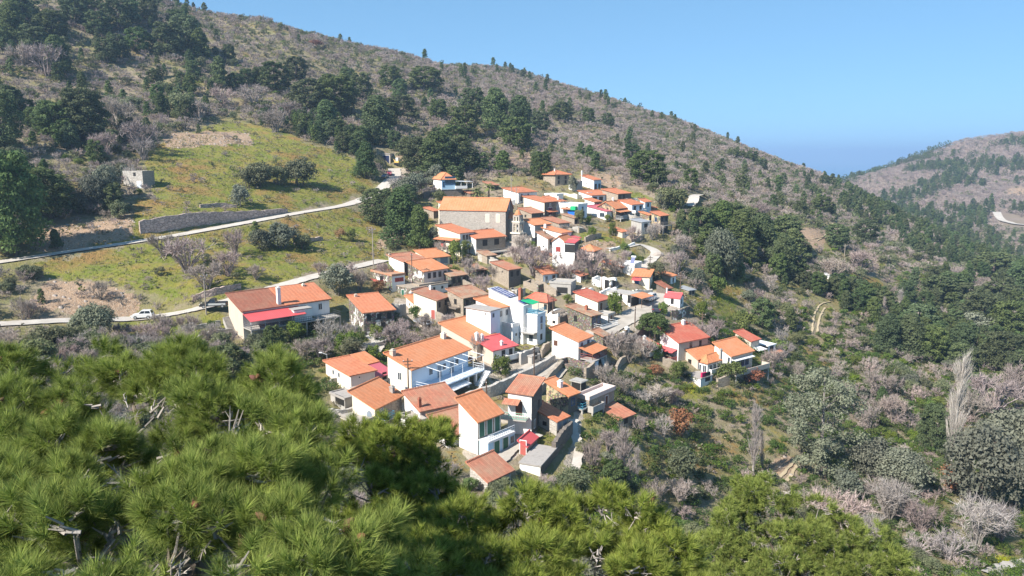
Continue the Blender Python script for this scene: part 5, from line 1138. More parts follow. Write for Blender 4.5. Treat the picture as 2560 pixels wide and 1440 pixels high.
for px_, hs_, mt_, lb_ in (([(1092,806),(1125,826),(1160,842)],[2.2,2.6,2.0],'rubble','tall rubble wall below stripe-roofed cottage'),([(978,788),(995,790),(1014,786)],[2.4,2.4,2.2],'concrete','grey block wall between peeling house and cream porch house'),
  ([(1232,742),(1262,748),(1292,752)],[2.0,2.4,1.6],'peeling','flaking white wall behind the solar panels'),([(1330,716),(1362,730),(1392,742)],[1.6,2.0,1.6],'rubble','rubble wall beside the concrete porch ruin'),
  ([(1440,742),(1462,738),(1482,732)],[1.4,1.6,1.2],'white','white wall behind the red-roofed mid house'),([(1122,700),(1150,716),(1184,728)],[1.6,2.0,1.4],'rubble','rubble wall below tile-strewn stone house'),
  ([(1196,652),(1222,660),(1246,664)],[1.8,2.0,1.4],'white_rubble','pale rubble wall under the grey terrace house'),([(1302,648),(1330,642),(1352,634)],[2.0,2.4,2.0],'rubble','mossy rubble wall at the foot of round white house'),
  ([(1462,606),(1482,600),(1502,594)],[1.4,1.6,1.2],'rubble','rubble wall at top of the green slope'),([(1352,896),(1362,884),(1374,872)],[1.6,1.8,1.4],'rubble','rubble wall at left edge of stepped street'),
  ([(1300,912),(1322,904),(1346,894)],[2.0,2.2,2.0],'concrete','grey plastered wall below the blue-railed terrace block'),([(1538,866),(1552,852),(1566,842)],[1.4,1.6,1.4],'peeling','short flaking white wall by the plaza slope'),
  ([(1656,912),(1680,922),(1704,930)],[1.4,1.8,1.4],'rubble','rubble garden wall below the beige block'),([(1792,968),(1822,962),(1856,952)],[1.6,2.0,1.6],'rubble','rubble foot wall under blue-windowed house'),
  ([(1500,742),(1520,734),(1540,730)],[1.0,1.2,1.0],'white','low white wall in front of roofless white ruin'),([(1582,735),(1604,738),(1630,733)],[1.0,1.2,.9],'cream','cream yard wall under the blue-door house'),
  ([(1380,560),(1404,576),(1430,584)],[1.4,1.6,1.4],'rubble','rubble wall beneath long-windowed stone house'),([(1560,545),(1585,552),(1612,552)],[1.4,1.6,1.2],'white_rubble','pale wall under the middle white balcony house'),
  ([(1240,520),(1262,514),(1288,512)],[1.4,1.6,1.4],'white','white wall between church roof and white house')):
    wall_run('stone_wall', px_, hs_, .5, mt_, lb_)
for i, (u, v, s_) in enumerate(((1742,556,2.2),(1762,549,1.8),(1728,562,1.3),(1646,640,1.2))):
    g = hit(u, v); rr = np.random.RandomState(i)
    bm_ = MB(); pr = [(0.3, -.8), (1.0, -.3), (1.1, .3), (.7, .8), (.1, 1.0)]
    bm_.lathe((0, 0, 0), [(a * s_, b * s_ * .8) for a, b in pr], 9)
    bm_.v = [tuple(np.array(p) * (1 + rr.uniform(-.14, .14, 3))) for p in bm_.v] if False else bm_.v
    o = bm_.build('boulder', M['rock']); o.location = g; o.scale = (1.2, .9, .8 + .1 * i); o.rotation_euler = (.3 * i, .2, i)
    tag(o, ('big grey boulder left of pair on slope right of village', 'pale boulder beside the biggest grey boulder', 'small boulder just below the grey boulder pair', 'lone rock beside the hill lane bend')[i], 'boulder')

# ------------------------------------------------------------------ bell tower
g = hit(1295, 621)
e = thing('bell_tower', g, math.radians(58), 'slim stone bell tower with arched belfry tiers and orange dome', 'bell tower')
k = mpp(g); z1, z2, z3, zt = [(621 - v) * k for v in (584, 556, 538, 526)]; w = 11.5 * k
m = MB(); m.box(-w, -w * .45, -w, w, -2, z1); m.box(w * .45, w, -w, w, -2, z1); m.box(-w * .45, w * .45, -w, w, z1 * .72, z1); m.box(-w * .45, w * .45, w * .2, w, -2, z1 * .72); m.build('base', M['ashlar'], e)
m = MB(); m.box(-w * 1.25, w * 1.25, -w * 1.25, w * 1.25, z1, z1 + .35); m.build('cornice', M['cream'], e)
for z0, z9, s_ in ((z1 + .35, z2, .92), (z2 + .3, z3, .8)):
    m = MB(); a = w * s_
    for sx in (-1, 1):
        for sy in (-1, 1):
            m.box(min(sx * a, sx * a * .62), max(sx * a, sx * a * .62), min(sy * a, sy * a * .62), max(sy * a, sy * a * .62), z0, z9 - .5)
    m.box(-a, a, -a, a, z9 - .5, z9)
    m.build('belfry', M['ashlar'], e)
    for sx, sy in ((0, -1), (-1, 0), (0, 1), (1, 0)):
        m = MB(); m.tube((sx * a * .85, sy * a * .85, z0), (sx * a * .85, sy * a * .85, z9 - .5), .16, n=8); m.build('column', M['cream'], e)
m = MB(); m.box(-w, w, -w, w, z2, z2 + .3); m.build('cornice', M['cream'], e)
m = MB(); m.lathe((0, 0, 0), [(w * .95, z3), (w * .95, z3 + .2), (w * .7, z3 + .25), (w * .62, z3 + .6), (w * .35, zt - .1), (.06, zt + .15)], 10); m.build('dome', M['tile_orange'], e)
m = MB(); m.lathe((0, 0, 0), [(.35, z1 + 1.0), (.3, z1 + 1.3), (.16, z1 + 1.7), (.04, z1 + 1.8)], 8); m.build('bell', M['steel'], e)
LANDMARKS.append(('the bell tower', 1295, 575))

# ------------------------------------------------------------------ vehicles
def car(u, v, heading, kind, body, label, L=4.1, Wd=1.72, name='parked_car', group='cars parked in the village'):
    g = hit(u, v); best = 1e9
    for ln, _, _ in ROADS.values():
        q = ln[np.argmin(np.hypot(ln[:, 0] - g[0], ln[:, 1] - g[1]))]
        d = np.hypot(q[0] - g[0], q[1] - g[1])
        if d < min(best, 6): best = d; g = np.array([g[0], g[1], q[2] + .06])
    g = np.array([g[0], g[1], g[2] + (.25 if kind == 'pickup' else .02)])
    e = thing(name, g, heading, label, {'pickup': 'pickup truck'}.get(kind, 'car'), group)
    h = Wd / 2; x0, x1 = -L / 2, L / 2
    m = MB()
    low = [(x0, .35), (x0 + .05, .85), (x0 + .15, 1.0), (x1 - 1.15, .98), (x1 - .25, .86), (x1, .62), (x1 - .02, .32)]
    m.prism([(a, -h, b) for a, b in low], (0, 2 * h, 0))
    ob = m.build('body', M[body], e)
    bev = ob.modifiers.new('bevel', 'BEVEL'); bev.width = 0.09; bev.segments = 2; bev.limit_method = 'ANGLE'
    if kind == 'pickup': c0, c1, r0, r1, zr = -.55, 1.15, -.35, .45, 1.72
    elif kind == 'suv': c0, c1, r0, r1, zr = x0 + .1, x1 - 1.1, x0 + .45, x1 - 1.85, 1.62
    else: c0, c1, r0, r1, zr = x0 + .35, x1 - 1.05, x0 + .95, x1 - 1.85, 1.42
    b = [(c0, -h * .94, .97), (c1, -h * .94, .97), (c1, h * .94, .97), (c0, h * .94, .97)]
    t_ = [(r0, -h * .74, zr), (r1, -h * .74, zr), (r1, h * .74, zr), (r0, h * .74, zr)]
    m = MB(); m.face(t_)
    for i in range(4): m.face([b[i], b[(i + 1) % 4], t_[(i + 1) % 4], t_[i]])
    m.build('cabin', M[body if kind != 'pickup' else 'car_black'], e)
    def pan(i, nm, a0, a1, c0_=.14, c1_=.86):
        B0, B1, T0, T1 = [np.array(q) for q in (b[i], b[(i + 1) % 4], t_[i], t_[(i + 1) % 4])]
        f = lambda s, r: (B0 + (B1 - B0) * s) * (1 - r) + (T0 + (T1 - T0) * s) * r
        n = np.cross(B1 - B0, T0 - B0); n = n / np.linalg.norm(n) * .012
        q = MB(); q.face([f(a0, c0_) + n, f(a1, c0_) + n, f(a1, c1_) + n, f(a0, c1_) + n]); q.build(nm, M['car_glass'], e)
    pan(0, 'side_window', .08, .5); pan(0, 'side_window', .54, .9); pan(2, 'side_window', .1, .46); pan(2, 'side_window', .5, .92); pan(1, 'windscreen', .06, .94); pan(3, 'rear_window', .08, .92)
    if kind == 'pickup':
        m = MB(); m.box(x0 + .12, -.7, -h * .85, h * .85, 1.001, 1.03); m.build('load_bed', M['plastic'], e)
        m = MB(); m.box(x0 + .2, x1 - 1.2, -h - .012, -h + .02, .55, .92); m.box(x0 + .2, x1 - 1.2, h - .02, h + .012, .55, .92); m.build('side_panel', M['car_silver'], e)
    for sx in (x0 + .78, x1 - .82):
        for sy in (-1, 1):
            m = MB(); m.tube((sx, sy * (h - .2), .33), (sx, sy * (h + .02), .33), .33, n=14); w_ = m.build('wheel', M['tyre'], e)
            m = MB(); m.tube((sx, sy * (h + .021), .33), (sx, sy * (h + .035), .33), .2, n=10); m.build('rim', M['rim'], w_)
    for sy in (-1, 1):
        m = MB(); m.box(x1 - .16, x1 + .015, min(sy * h * .62, sy * h * .95), max(sy * h * .62, sy * h * .95), .62, .78); m.build('headlight', M['lamp_glass'], e)
        m = MB(); m.box(x0 - .012, x0 + .05, min(sy * h * .7, sy * h * .95), max(sy * h * .7, sy * h * .95), .68, .9); m.build('tail_light', M['tail'], e)
    m = MB(); m.box(x0 - .05, x0 + .06, -h * .9, h * .9, .32, .5); m.box(x1 - .08, x1 + .05, -h * .9, h * .9, .3, .46); m.build('bumper', M['plastic' if kind != 'sedan' else body], e)
    LANDMARKS.append((label, u, v - 12))
def road_dir(nm, u, v):
    g = hit(u, v); ln = ROADS[nm][0]; i = int(np.argmin(np.hypot(ln[:, 0] - g[0], ln[:, 1] - g[1]))); i = min(max(i, 1), len(ln) - 2)
    d = ln[i + 1] - ln[i - 1]
    return math.atan2(d[1], d[0])
car(358, 799, road_dir('lower_road', 358, 797) + math.pi, 'suv', 'car_white', 'white compact suv parked on the lower road', 3.9, 1.7)
car(536, 777, math.pi + .16, 'pickup', 'car_black', 'black and silver pickup parked by the long house', 5.0, 1.85)
car(963, 448, road_dir('upper_road', 965, 462) + math.pi, 'sedan', 'car_blue', 'dark blue car at the top of the upper road', 4.0, 1.7)
car(974, 440, road_dir('upper_road', 985, 440) + math.pi, 'sedan', 'car_red', 'dark red car behind the dark blue car', 4.0, 1.7)
car(1625, 755, road_dir('village_street', 1640, 765) + math.pi, 'suv', 'car_white', 'white car in front of the orange cafe porch', 4.2, 1.75)
car(1640, 781, road_dir('village_street', 1640, 770) + .5, 'sedan', 'car_navy', 'dark navy car parked in the middle of the plaza', 4.3, 1.78)
# machines beside the garage
g = hit(1040, 416); e = thing('flatbed_truck', g, .15, 'pale flatbed truck with red box under the pines by the garage', 'truck')
m = MB(); m.box(-4, 2.0, -1.1, 1.1, .7, .95); m.build('load_bed', M['pole_pale'], e)
m = MB(); m.box(2.1, 3.9, -1.1, 1.1, .5, 2.5); m.build('cab', M['car_red'], e)
m = MB(); m.box(-3.9, 1.9, -1.0, 1.0, 2.0, 2.15); m.build('canopy', M['red_sheet'], e)
m = MB(); [m.tube((x, y, .95), (x, y, 2.0), .06) for x in (-3.8, 0, 1.8) for y in (-.95, .95)]; m.build('frame', M['rail_white'], e)
for x in (-3, -1.8, 2.9):
    for y in (-1, 1):
        m = MB(); m.tube((x, y * .85, .45), (x, y * 1.12, .45), .45, n=12); m.build('wheel', M['tyre'], e)
g = hit(995, 412); e = thing('digger', g, 2.6, 'small pale yellow digger beside the blue garage door', 'digger')
m = MB(); m.box(-1.2, 1.2, -.95, -.55, 0, .7); m.build('track', M['tyre'], e)
m = MB(); m.box(-1.2, 1.2, .55, .95, 0, .7); m.build('track', M['tyre'], e)
m = MB(); m.box(-1.1, 1.0, -.9, .9, .75, 1.4); m.build('body', M['yellow_paint'], e)
m = MB(); m.box(-.2, .9, -.85, .2, 1.4, 2.6); m.build('cab', M['frame_white'], e)
m = MB(); m.tube((.9, .4, 1.2), (2.4, .4, 2.6), .16); m.tube((2.4, .4, 2.6), (3.3, .4, 1.0), .12); m.build('boom', M['yellow_paint'], e)
m = MB(); m.prism([(3.1, 0, 1.0), (3.5, 0, 1.0), (3.6, 0, .3), (3.0, 0, .5)], (0, .8, 0)); m.build('bucket', M['steel'], e)
# flower pots on the terrace of the awning house
zt_ = AWN.location.z + 2.1
for u, v, s_, lb in ((1107,934,.3,'small dark plant pot on the blue terrace edge'),(1131,921,.42,'terracotta pot in the middle of the awning house terrace'),(1150,916,.5,'largest round pot with plant on awning house terrace'),(1176,903,.45,'pot at far end of the awning house terrace')):
    p = on_plane(u, v, zt_)
    e = thing('flower_pot', p, 0, lb, 'flower pot', 'pots on the awning house terrace')
    m = MB(); m.lathe((0, 0, 0), [(s_ * .6, 0), (s_, s_ * 1.2), (s_ * 1.05, s_ * 1.3)], 10); m.build('pot', M['pot'], e)
    m = MB()
    for i in range(40):
        a, b_ = rnd.uniform(0, 6.3), rnd.uniform(.2, 1.2); c_ = np.array([math.cos(a) * s_ * b_, math.sin(a) * s_ * b_, s_ * (1.3 + rnd.uniform(.1, 1.1))])
        m.face([c_, c_ + (s_ * .3, 0, .05), c_ + (0, s_ * .3, .1)])
    m.build('plant', M['shutter_green'], e)
# ------------------------------------------------------------------ plants: shapes
def rdir(n, R, up=0.0):
    d = R.normal(size=(n, 3)); d[:, 2] += up
    return d / (np.linalg.norm(d, axis=1, keepdims=True) + 1e-9)
def leaf_tris(P, N, size, R):
    """one triangle at each point, roughly facing N"""
    n = len(P)
    a = np.cross(N, rdir(n, R)); a /= np.linalg.norm(a, axis=1, keepdims=True) + 1e-9
    b = np.cross(N, a)
    s = np.asarray(size).reshape(-1, 1) * R.uniform(0.7, 1.35, (n, 1))
    t = R.uniform(0, 6.28, (n, 1))
    V = np.stack([P + s * (np.cos(t + k) * a + np.sin(t + k) * b) * (0.62 if k else 0.75) for k in (0, 2.1, 4.2)], 1)
    return V.reshape(-1, 3)
class Plant:
    def __init__(s): s.V = []; s.F = []; s.leaf = []; s.mi = []; s.n = 0
    def tris(s, V, leaf=None, mi=0, R=nrs):
        k = len(V) // 3
        s.V.append(V); s.F.append(np.arange(k * 3).reshape(-1, 3) + s.n); s.n += len(V)
        s.leaf.append(np.repeat(R.uniform(0, 1, k) if leaf is None else leaf, 3)); s.mi.append(np.full(k, mi))
    def limb(s, p0, p1, r0, r1, mi=1, n=5):
        m = MB(); m.tube(p0, p1, r0, r1, n, cap=False)
        V = np.array(m.v); F = np.array(m.f)
        T = np.concatenate([F[:, [0, 1, 2]], F[:, [0, 2, 3]]]).ravel()
        s.tris(V[T], np.full(len(T) // 3, rnd.random()), mi)
    def arrays(s):
        return np.concatenate(s.V), np.concatenate(s.F), np.concatenate(s.leaf), np.concatenate(s.mi)
    def mesh(s, name, mats):
        V, F, L, mi = s.arrays()
        me = fast_mesh(name, V, F, mats, {'leaf': L})
        me.polygons.foreach_set('material_index', mi.astype(np.int32))
        return me
def clumps(p, centers, radii, per, size, R, flat_=0.6, up=0.35):
    for c, r in zip(centers, radii):
        d = rdir(per, R, up)
        rr = R.uniform(0.55, 1.08, (per, 1))
        P = c + d * rr * np.array([r, r, r * flat_])
        N = d + rdir(per, R) * 0.9; N[:, 2] += 0.3; N /= np.linalg.norm(N, axis=1, keepdims=True)
        p.tris(leaf_tris(P, N, size, R), np.clip(R.normal(0.5, 0.25, per) + R.uniform(-.25, .25), 0, 1))
def pine(R, H=8.0, W=5.0, nc=46, per=60, size=0.34, trunk=True, kind='cone', bare=0.12):
    p = Plant(); C = []; rad = []
    lean = R.uniform(-.05, .05, 2) * H
    for i in range(nc):
        t = bare + (1 - bare) * ((i + R.uniform(0, 1)) / nc) ** 0.9
        if kind == 'cone': pr = (1 - t) ** 0.62 * (0.78 + 0.22 * math.sin(t * 9 + R.uniform(0, 2))) + 0.06
        elif kind == 'round': pr = math.sqrt(max(0, 1 - ((t - .52) / .55) ** 2)) * 0.92 + .05
        else: pr = 1.0 if t > .55 else 0.2
        a = i * 2.4 + R.uniform(-.6, .6); q = R.uniform(0.35, 1.0) ** 0.6
        C.append((math.cos(a) * pr * W / 2 * q + lean[0] * t, math.sin(a) * pr * W / 2 * q + lean[1] * t, t * H * (1 if kind != 'flat' else 1)))
        rad.append(W * R.uniform(0.13, 0.21) * (0.6 + 0.5 * (1 - t)))
    clumps(p, np.array(C), rad, per, size, R, 0.62)
    if trunk:
        p.limb((0, 0, -1.0), (lean[0] * .5, lean[1] * .5, H * .5), H * .022 + .05, H * .015 + .03)
        p.limb((lean[0] * .5, lean[1] * .5, H * .5), (lean[0], lean[1], H * .96), H * .015 + .03, .03)
    return p
def dome(R, H=4.0, W=4.5, nc=34, per=60, size=0.26, trunk=True, lift=0.08):
    p = Plant(); C = []; rad = []
    for i in range(nc):
        d = rdir(1, R, 0.35)[0]; q = R.uniform(0.45, 0.92)
        C.append((d[0] * W / 2 * q, d[1] * W / 2 * q, H * (lift + (1 - lift) * .5) + d[2] * H * (1 - lift) * .5 * q)); rad.append(W * R.uniform(0.12, 0.2))
    clumps(p, np.array(C), rad, per, size, R, 0.8)
    if trunk:
        for k in range(3):
            a = k * 2.1 + R.uniform(0, 1); p.limb((0.1 * math.cos(a), .1 * math.sin(a), -.6), (math.cos(a) * W * .22, math.sin(a) * W * .22, H * .6), .07 + H * .012, .04)
    return p
def bare(R, H=4.0, W=4.5, nl=11, ns=7, nt=11, tw=0.05, spread=1.0, limbs=True, tl=1.0):
    p = Plant(); S = []; E = []
    for i in range(nl):
        a = i * 2.4 + R.uniform(-.5, .5); el = R.uniform(0.35, 1.35)
        tip = np.array([math.cos(a) * math.cos(el) * W * .42 * spread, math.sin(a) * math.cos(el) * W * .42 * spread, H * (.38 + .36 * math.sin(el))])
        b0 = np.array([R.uniform(-.15, .15), R.uniform(-.15, .15), -.3]); mid = tip * 0.5 + np.array([0, 0, .06 * H])
        if limbs:
            p.limb(b0, mid, .05 + H * .011, .04 + H * .005, 1, 4); p.limb(mid, tip, .04 + H * .005, .025, 1, 4)
        for j in range(ns):
            f = R.uniform(.25, 1.0); s0 = mid * (1 - f) + tip * f if f > .4 else b0 * (1 - f * 2) + mid * f * 2
            dd = tip / (np.linalg.norm(tip) + 1e-6) * .7 + rdir(1, R, .7)[0]; dd /= np.linalg.norm(dd)
            s1 = s0 + dd * R.uniform(.18, .34) * H * (1.2 - .3 * f)
            S.append(s0); E.append(s1)
    S = np.array(S); E = np.array(E)
    p.tris(twigs(S, E - S, np.full(len(S), tw * 1.3), R), None)
    k = np.repeat(np.arange(len(S)), nt); f = R.uniform(.15, 1.0, (len(k), 1))
    T0 = S[k] * (1 - f) + E[k] * f
    D = (E[k] - S[k]); D = D / np.linalg.norm(D, axis=1, keepdims=True) * .8 + rdir(len(k), R, .45) * .9
    D = D / np.linalg.norm(D, axis=1, keepdims=True) * R.uniform(.09, .2, (len(k), 1)) * H * tl
    p.tris(twigs(T0, D, np.full(len(k), tw), R), None)
    return p
def twigs(S, D, w, R):
    n = np.cross(D, rdir(len(S), R)); n /= np.linalg.norm(n, axis=1, keepdims=True) + 1e-9
    n *= np.asarray(w).reshape(-1, 1) * .5
    return np.stack([S - n, S + n, S + D], 1).reshape(-1, 3)
def poplar(R, H=16.0, W=3.4, tw=.042, brush=False):
    p = Plant(); S = []; D = []
    p.limb((0, 0, -1), (0, 0, H * .55), .09 + H * .008, .1, 1, 6); p.limb((0, 0, H * .55), (.1, 0, H * .97), .1, .03, 1, 5)
    n = int(85 * (H / 12))
    for i in range(n):
        t = R.uniform(.04, .9); a = R.uniform(0, 6.28); pr = W / 2 * min(1, t * 4 + .35) * (1.1 - t) ** .5 * R.uniform(.3, 1.0)
        L = H * R.uniform(.14, .3) * (1.15 - t)
        s0 = np.array([0, 0, t * H]); e0 = np.array([math.cos(a) * pr, math.sin(a) * pr, t * H + L])
        if i % 2 == 0: p.limb(s0, e0, .045, .015, 1, 3)
        S.append(s0); D.append(e0 - s0)
        for j in range(21):
            f = R.uniform(.2, 1); dd = np.array([math.cos(a) * .16, math.sin(a) * .16, 1.0]) + rdir(1, R)[0] * .3
            S.append(s0 + (e0 - s0) * f); D.append(dd * R.uniform(.6, 1.7) * (H / 14))
    p.tris(twigs(np.array(S), np.array(D), np.full(len(S), tw), R), None)
    return p
# ------------------------------------------------------------------ plant library
VAR = {}
def lib(key, fn, mats, n, href):
    """n shape variants; href is the height the shape was made at"""
    L = []
    for i in range(n):
        R = np.random.RandomState(hash_(key) % 9999 + i * 17)
        L.append(fn(R).mesh(key, mats))
    VAR[key] = (L, href)
lib('pine', lambda R: pine(R, 8, 5.6, 60, 85, .30, kind='cone' if R.rand() < .6 else 'round'), [M['pine_leaf'], M['bark']], 8, 8.0)
lib('oak', lambda R: dome(R, 4.0, 4.6, 44, 75, .22), [M['oak_leaf'], M['bark']], 5, 4.0)
lib('green', lambda R: dome(R, 2.6, 3.4, 34, 65, .17, lift=.1), [M['green_leaf'], M['bark']], 4, 2.6)
lib('olive', lambda R: dome(R, 4.0, 4.4, 44, 75, .22), [M['olive_leaf'], M['grey_bark']], 4, 4.0)
lib('bare', lambda R: bare(R, 4.0, 5.0, 12, 8, 16, .055), [M['twig'], M['twig']], 6, 4.0)
lib('pale', lambda R: bare(R, 4.0, 4.6, 10, 8, 12, .05), [M['pale_twig'], M['pale_twig']], 4, 4.0)
lib('rust', lambda R: dome(R, 3.0, 3.2, 24, 60, .16), [M['rust_leaf'], M['bark']], 2, 3.0)
lib('poplar', lambda R: poplar(R, 16, 3.6), [M['poplar_twig'], M['poplar_twig']], 3, 16.0)
lib('tallbare', lambda R: bare(R, 9.0, 6.0, 12, 9, 12, .075), [M['pale_twig'], M['grey_bark']], 2, 9.0)
CROWN = {'pine': [pine(np.random.RandomState(400 + i), 10, 7.4, 110, 120, .26, kind=('cone', 'round', 'round', 'cone')[i], trunk=False).mesh('crown', [M['pine_leaf']]) for i in range(4)],
         'oak': [dome(np.random.RandomState(500 + i), 5, 5.6, 70, 110, .2, trunk=False).mesh('crown', [M['oak_leaf']]) for i in range(3)],
         'olive': [dome(np.random.RandomState(520 + i), 5, 5.4, 70, 110, .2, trunk=False).mesh('crown', [M['olive_leaf']]) for i in range(3)]}
CREF = {'pine': 10.0, 'oak': 5.0, 'olive': 5.0}
def trunk_mesh(H, W, seed):
    R = np.random.RandomState(seed); p = Plant()
    p.limb((0, 0, -1.2), (.05 * H * .3, 0, H * .5), H * .02 + .07, H * .014 + .04, 0, 7); p.limb((.05 * H * .3, 0, H * .5), (0, .1, H * .93), H * .014 + .04, .03, 0, 6)
    for i in range(9):
        a = i * 2.4; z = H * R.uniform(.25, .8); q = R.uniform(.5, .85) * W * .5 * (1.15 - z / H)
        p.limb((0, 0, z), (math.cos(a) * q, math.sin(a) * q, z + H * .1), .05 + H * .004, .02, 0, 4)
    return p.mesh('trunk', [M['bark']])
TRUNK = {'pine': [trunk_mesh(10, 7.4, 1), trunk_mesh(10, 7.4, 2)], 'oak': [trunk_mesh(5, 5, 3)], 'olive': [trunk_mesh(5, 5, 4)]}

# ------------------------------------------------------------------ where things stand, in words
for ph, u, v in (('the rounded skyline peak', 640, 60), ('the wooded far peak', 1245, 185), ('the gap where the sea shows', 2070, 455), ('the valley bottom', 2330, 640), ('the pale road on the far hill', 2520, 545),
                 ('the curving dirt track', 2060, 590), ('the twin tyre tracks', 2045, 800), ('the biggest poplar', 2380, 1010), ('the slim poplar', 1882, 1090), ('the brushy poplar', 1560, 1150), ('the eucalyptus', 2050, 1050),
                 ('the rocky meadow', 560, 350), ('the yellow meadow', 530, 440), ('the white road pad', 1730, 500), ('the hillside bare tree mass', 480, 660), ('the bare soil slope', 170, 740), ('the big dark pines by the church', 1000, 540),
                 ('the upper road bend', 880, 515), ('the upper road', 420, 590), ('the upper road', 150, 635), ('the lower road', 720, 708), ('the lower road', 150, 800), ('the brown terrace', 520, 200), ('the pine wood above the village', 1240, 310),
                 ('the pale skyline clearing', 920, 130), ('the pines on the falling skyline', 1860, 385), ('the track to the valley', 1980, 1170), ('the road corner below', 2530, 1410), ('the small wood terrace', 250, 235), ('the grassy ledge', 1090, 235)):
    LANDMARKS.append((ph, u, v))
def where(u, v):
    b = None
    for ph, lu, lv in LANDMARKS:
        if len(ph.split()) > 6 or not ph.startswith('the '): continue
        d = math.hypot(u - lu, (v - lv) * 1.25)
        if b is None or d < b[0]: b = (d, ph, u - lu, v - lv)
    d, ph, du, dv = b
    rel = ('right of' if du > 0 else 'left of') if abs(du) > 1.2 * abs(dv) else ('below' if dv > 0 else 'above')
    far = 'close' if d < 45 else ('' if d < 95 else ('well' if d < 170 else 'far'))
    if far == 'close' and rel in ('left of', 'right of'): far = 'just'
    return (far + ' ' + rel).strip() + ' ' + ph
PHR = {'pine': ('dark green pine', 'pine_tree', 'pine tree', 'pines on the slopes'), 'oak': ('round evergreen bush', 'evergreen_bush', 'bush', 'evergreen bushes on the slopes'), 'green': ('fresh green bush', 'green_bush', 'bush', 'green bushes on the slopes'),
       'olive': ('silvery olive tree', 'olive_tree', 'olive tree', 'olive trees on the slopes'), 'bare': ('bare brown tree', 'bare_tree', 'tree', 'bare trees on the slopes'), 'pale': ('pale leafless shrub', 'leafless_shrub', 'shrub', 'pale leafless shrubs'),
       'rust': ('rust coloured shrub', 'rusty_shrub', 'shrub', 'rusty shrubs'), 'poplar': ('leafless pale poplar', 'poplar_tree', 'poplar', 'poplars in the valley'), 'tallbare': ('tall leafless pale tree', 'leafless_tree', 'tree', 'tall leafless trees')}
PLACED = []      # (object, kind, u, v, px, base phrase or None)
PROOT = []
def place(kind, p, h, w=None, label=None, parts=False, var=None, rz=None):
    """one plant of height h metres (crown width w) standing at p"""
    u, v = proj(np.array(p) + (0, 0, h * .5)); px = h / mpp(np.array(p))
    ph, nm, cat, grp = PHR[kind]
    rz = rnd.uniform(0, 6.28) if rz is None else rz
    if parts and kind in CROWN:
        s = h / CREF[kind]; sw = s if w is None else w / ({'pine': 7.4, 'oak': 5.6, 'olive': 5.4}[kind])
        e = bpy.data.objects.new(nm, None); link(e); e.location = p; e.rotation_euler = (0, 0, rz)
        c = link(bpy.data.objects.new('crown', rnd.choice(CROWN[kind])), e); c.scale = (sw, sw, s)
        t_ = link(bpy.data.objects.new('trunk', rnd.choice(TRUNK[kind])), e); t_.scale = (sw, sw, s)
        o = e
    else:
        L, href = VAR[kind]; me = L[var % len(L)] if var is not None else rnd.choice(L)
        s = h / href
        sw = s * rnd.uniform(.88, 1.15) if w is None else w / {'pine': 5.6, 'oak': 4.6, 'green': 3.4, 'olive': 4.4, 'bare': 5.0, 'pale': 4.6, 'rust': 3.2, 'poplar': 3.6, 'tallbare': 6.0}[kind]
        o = link(bpy.data.objects.new(nm, me)); o.location = p; o.rotation_euler = (rnd.uniform(-.06, .06), rnd.uniform(-.06, .06), rz); o.scale = (sw, sw, s)
    o['category'] = cat
    PLACED.append((o, kind, float(u), float(v), px, label, h, grp))
    return o
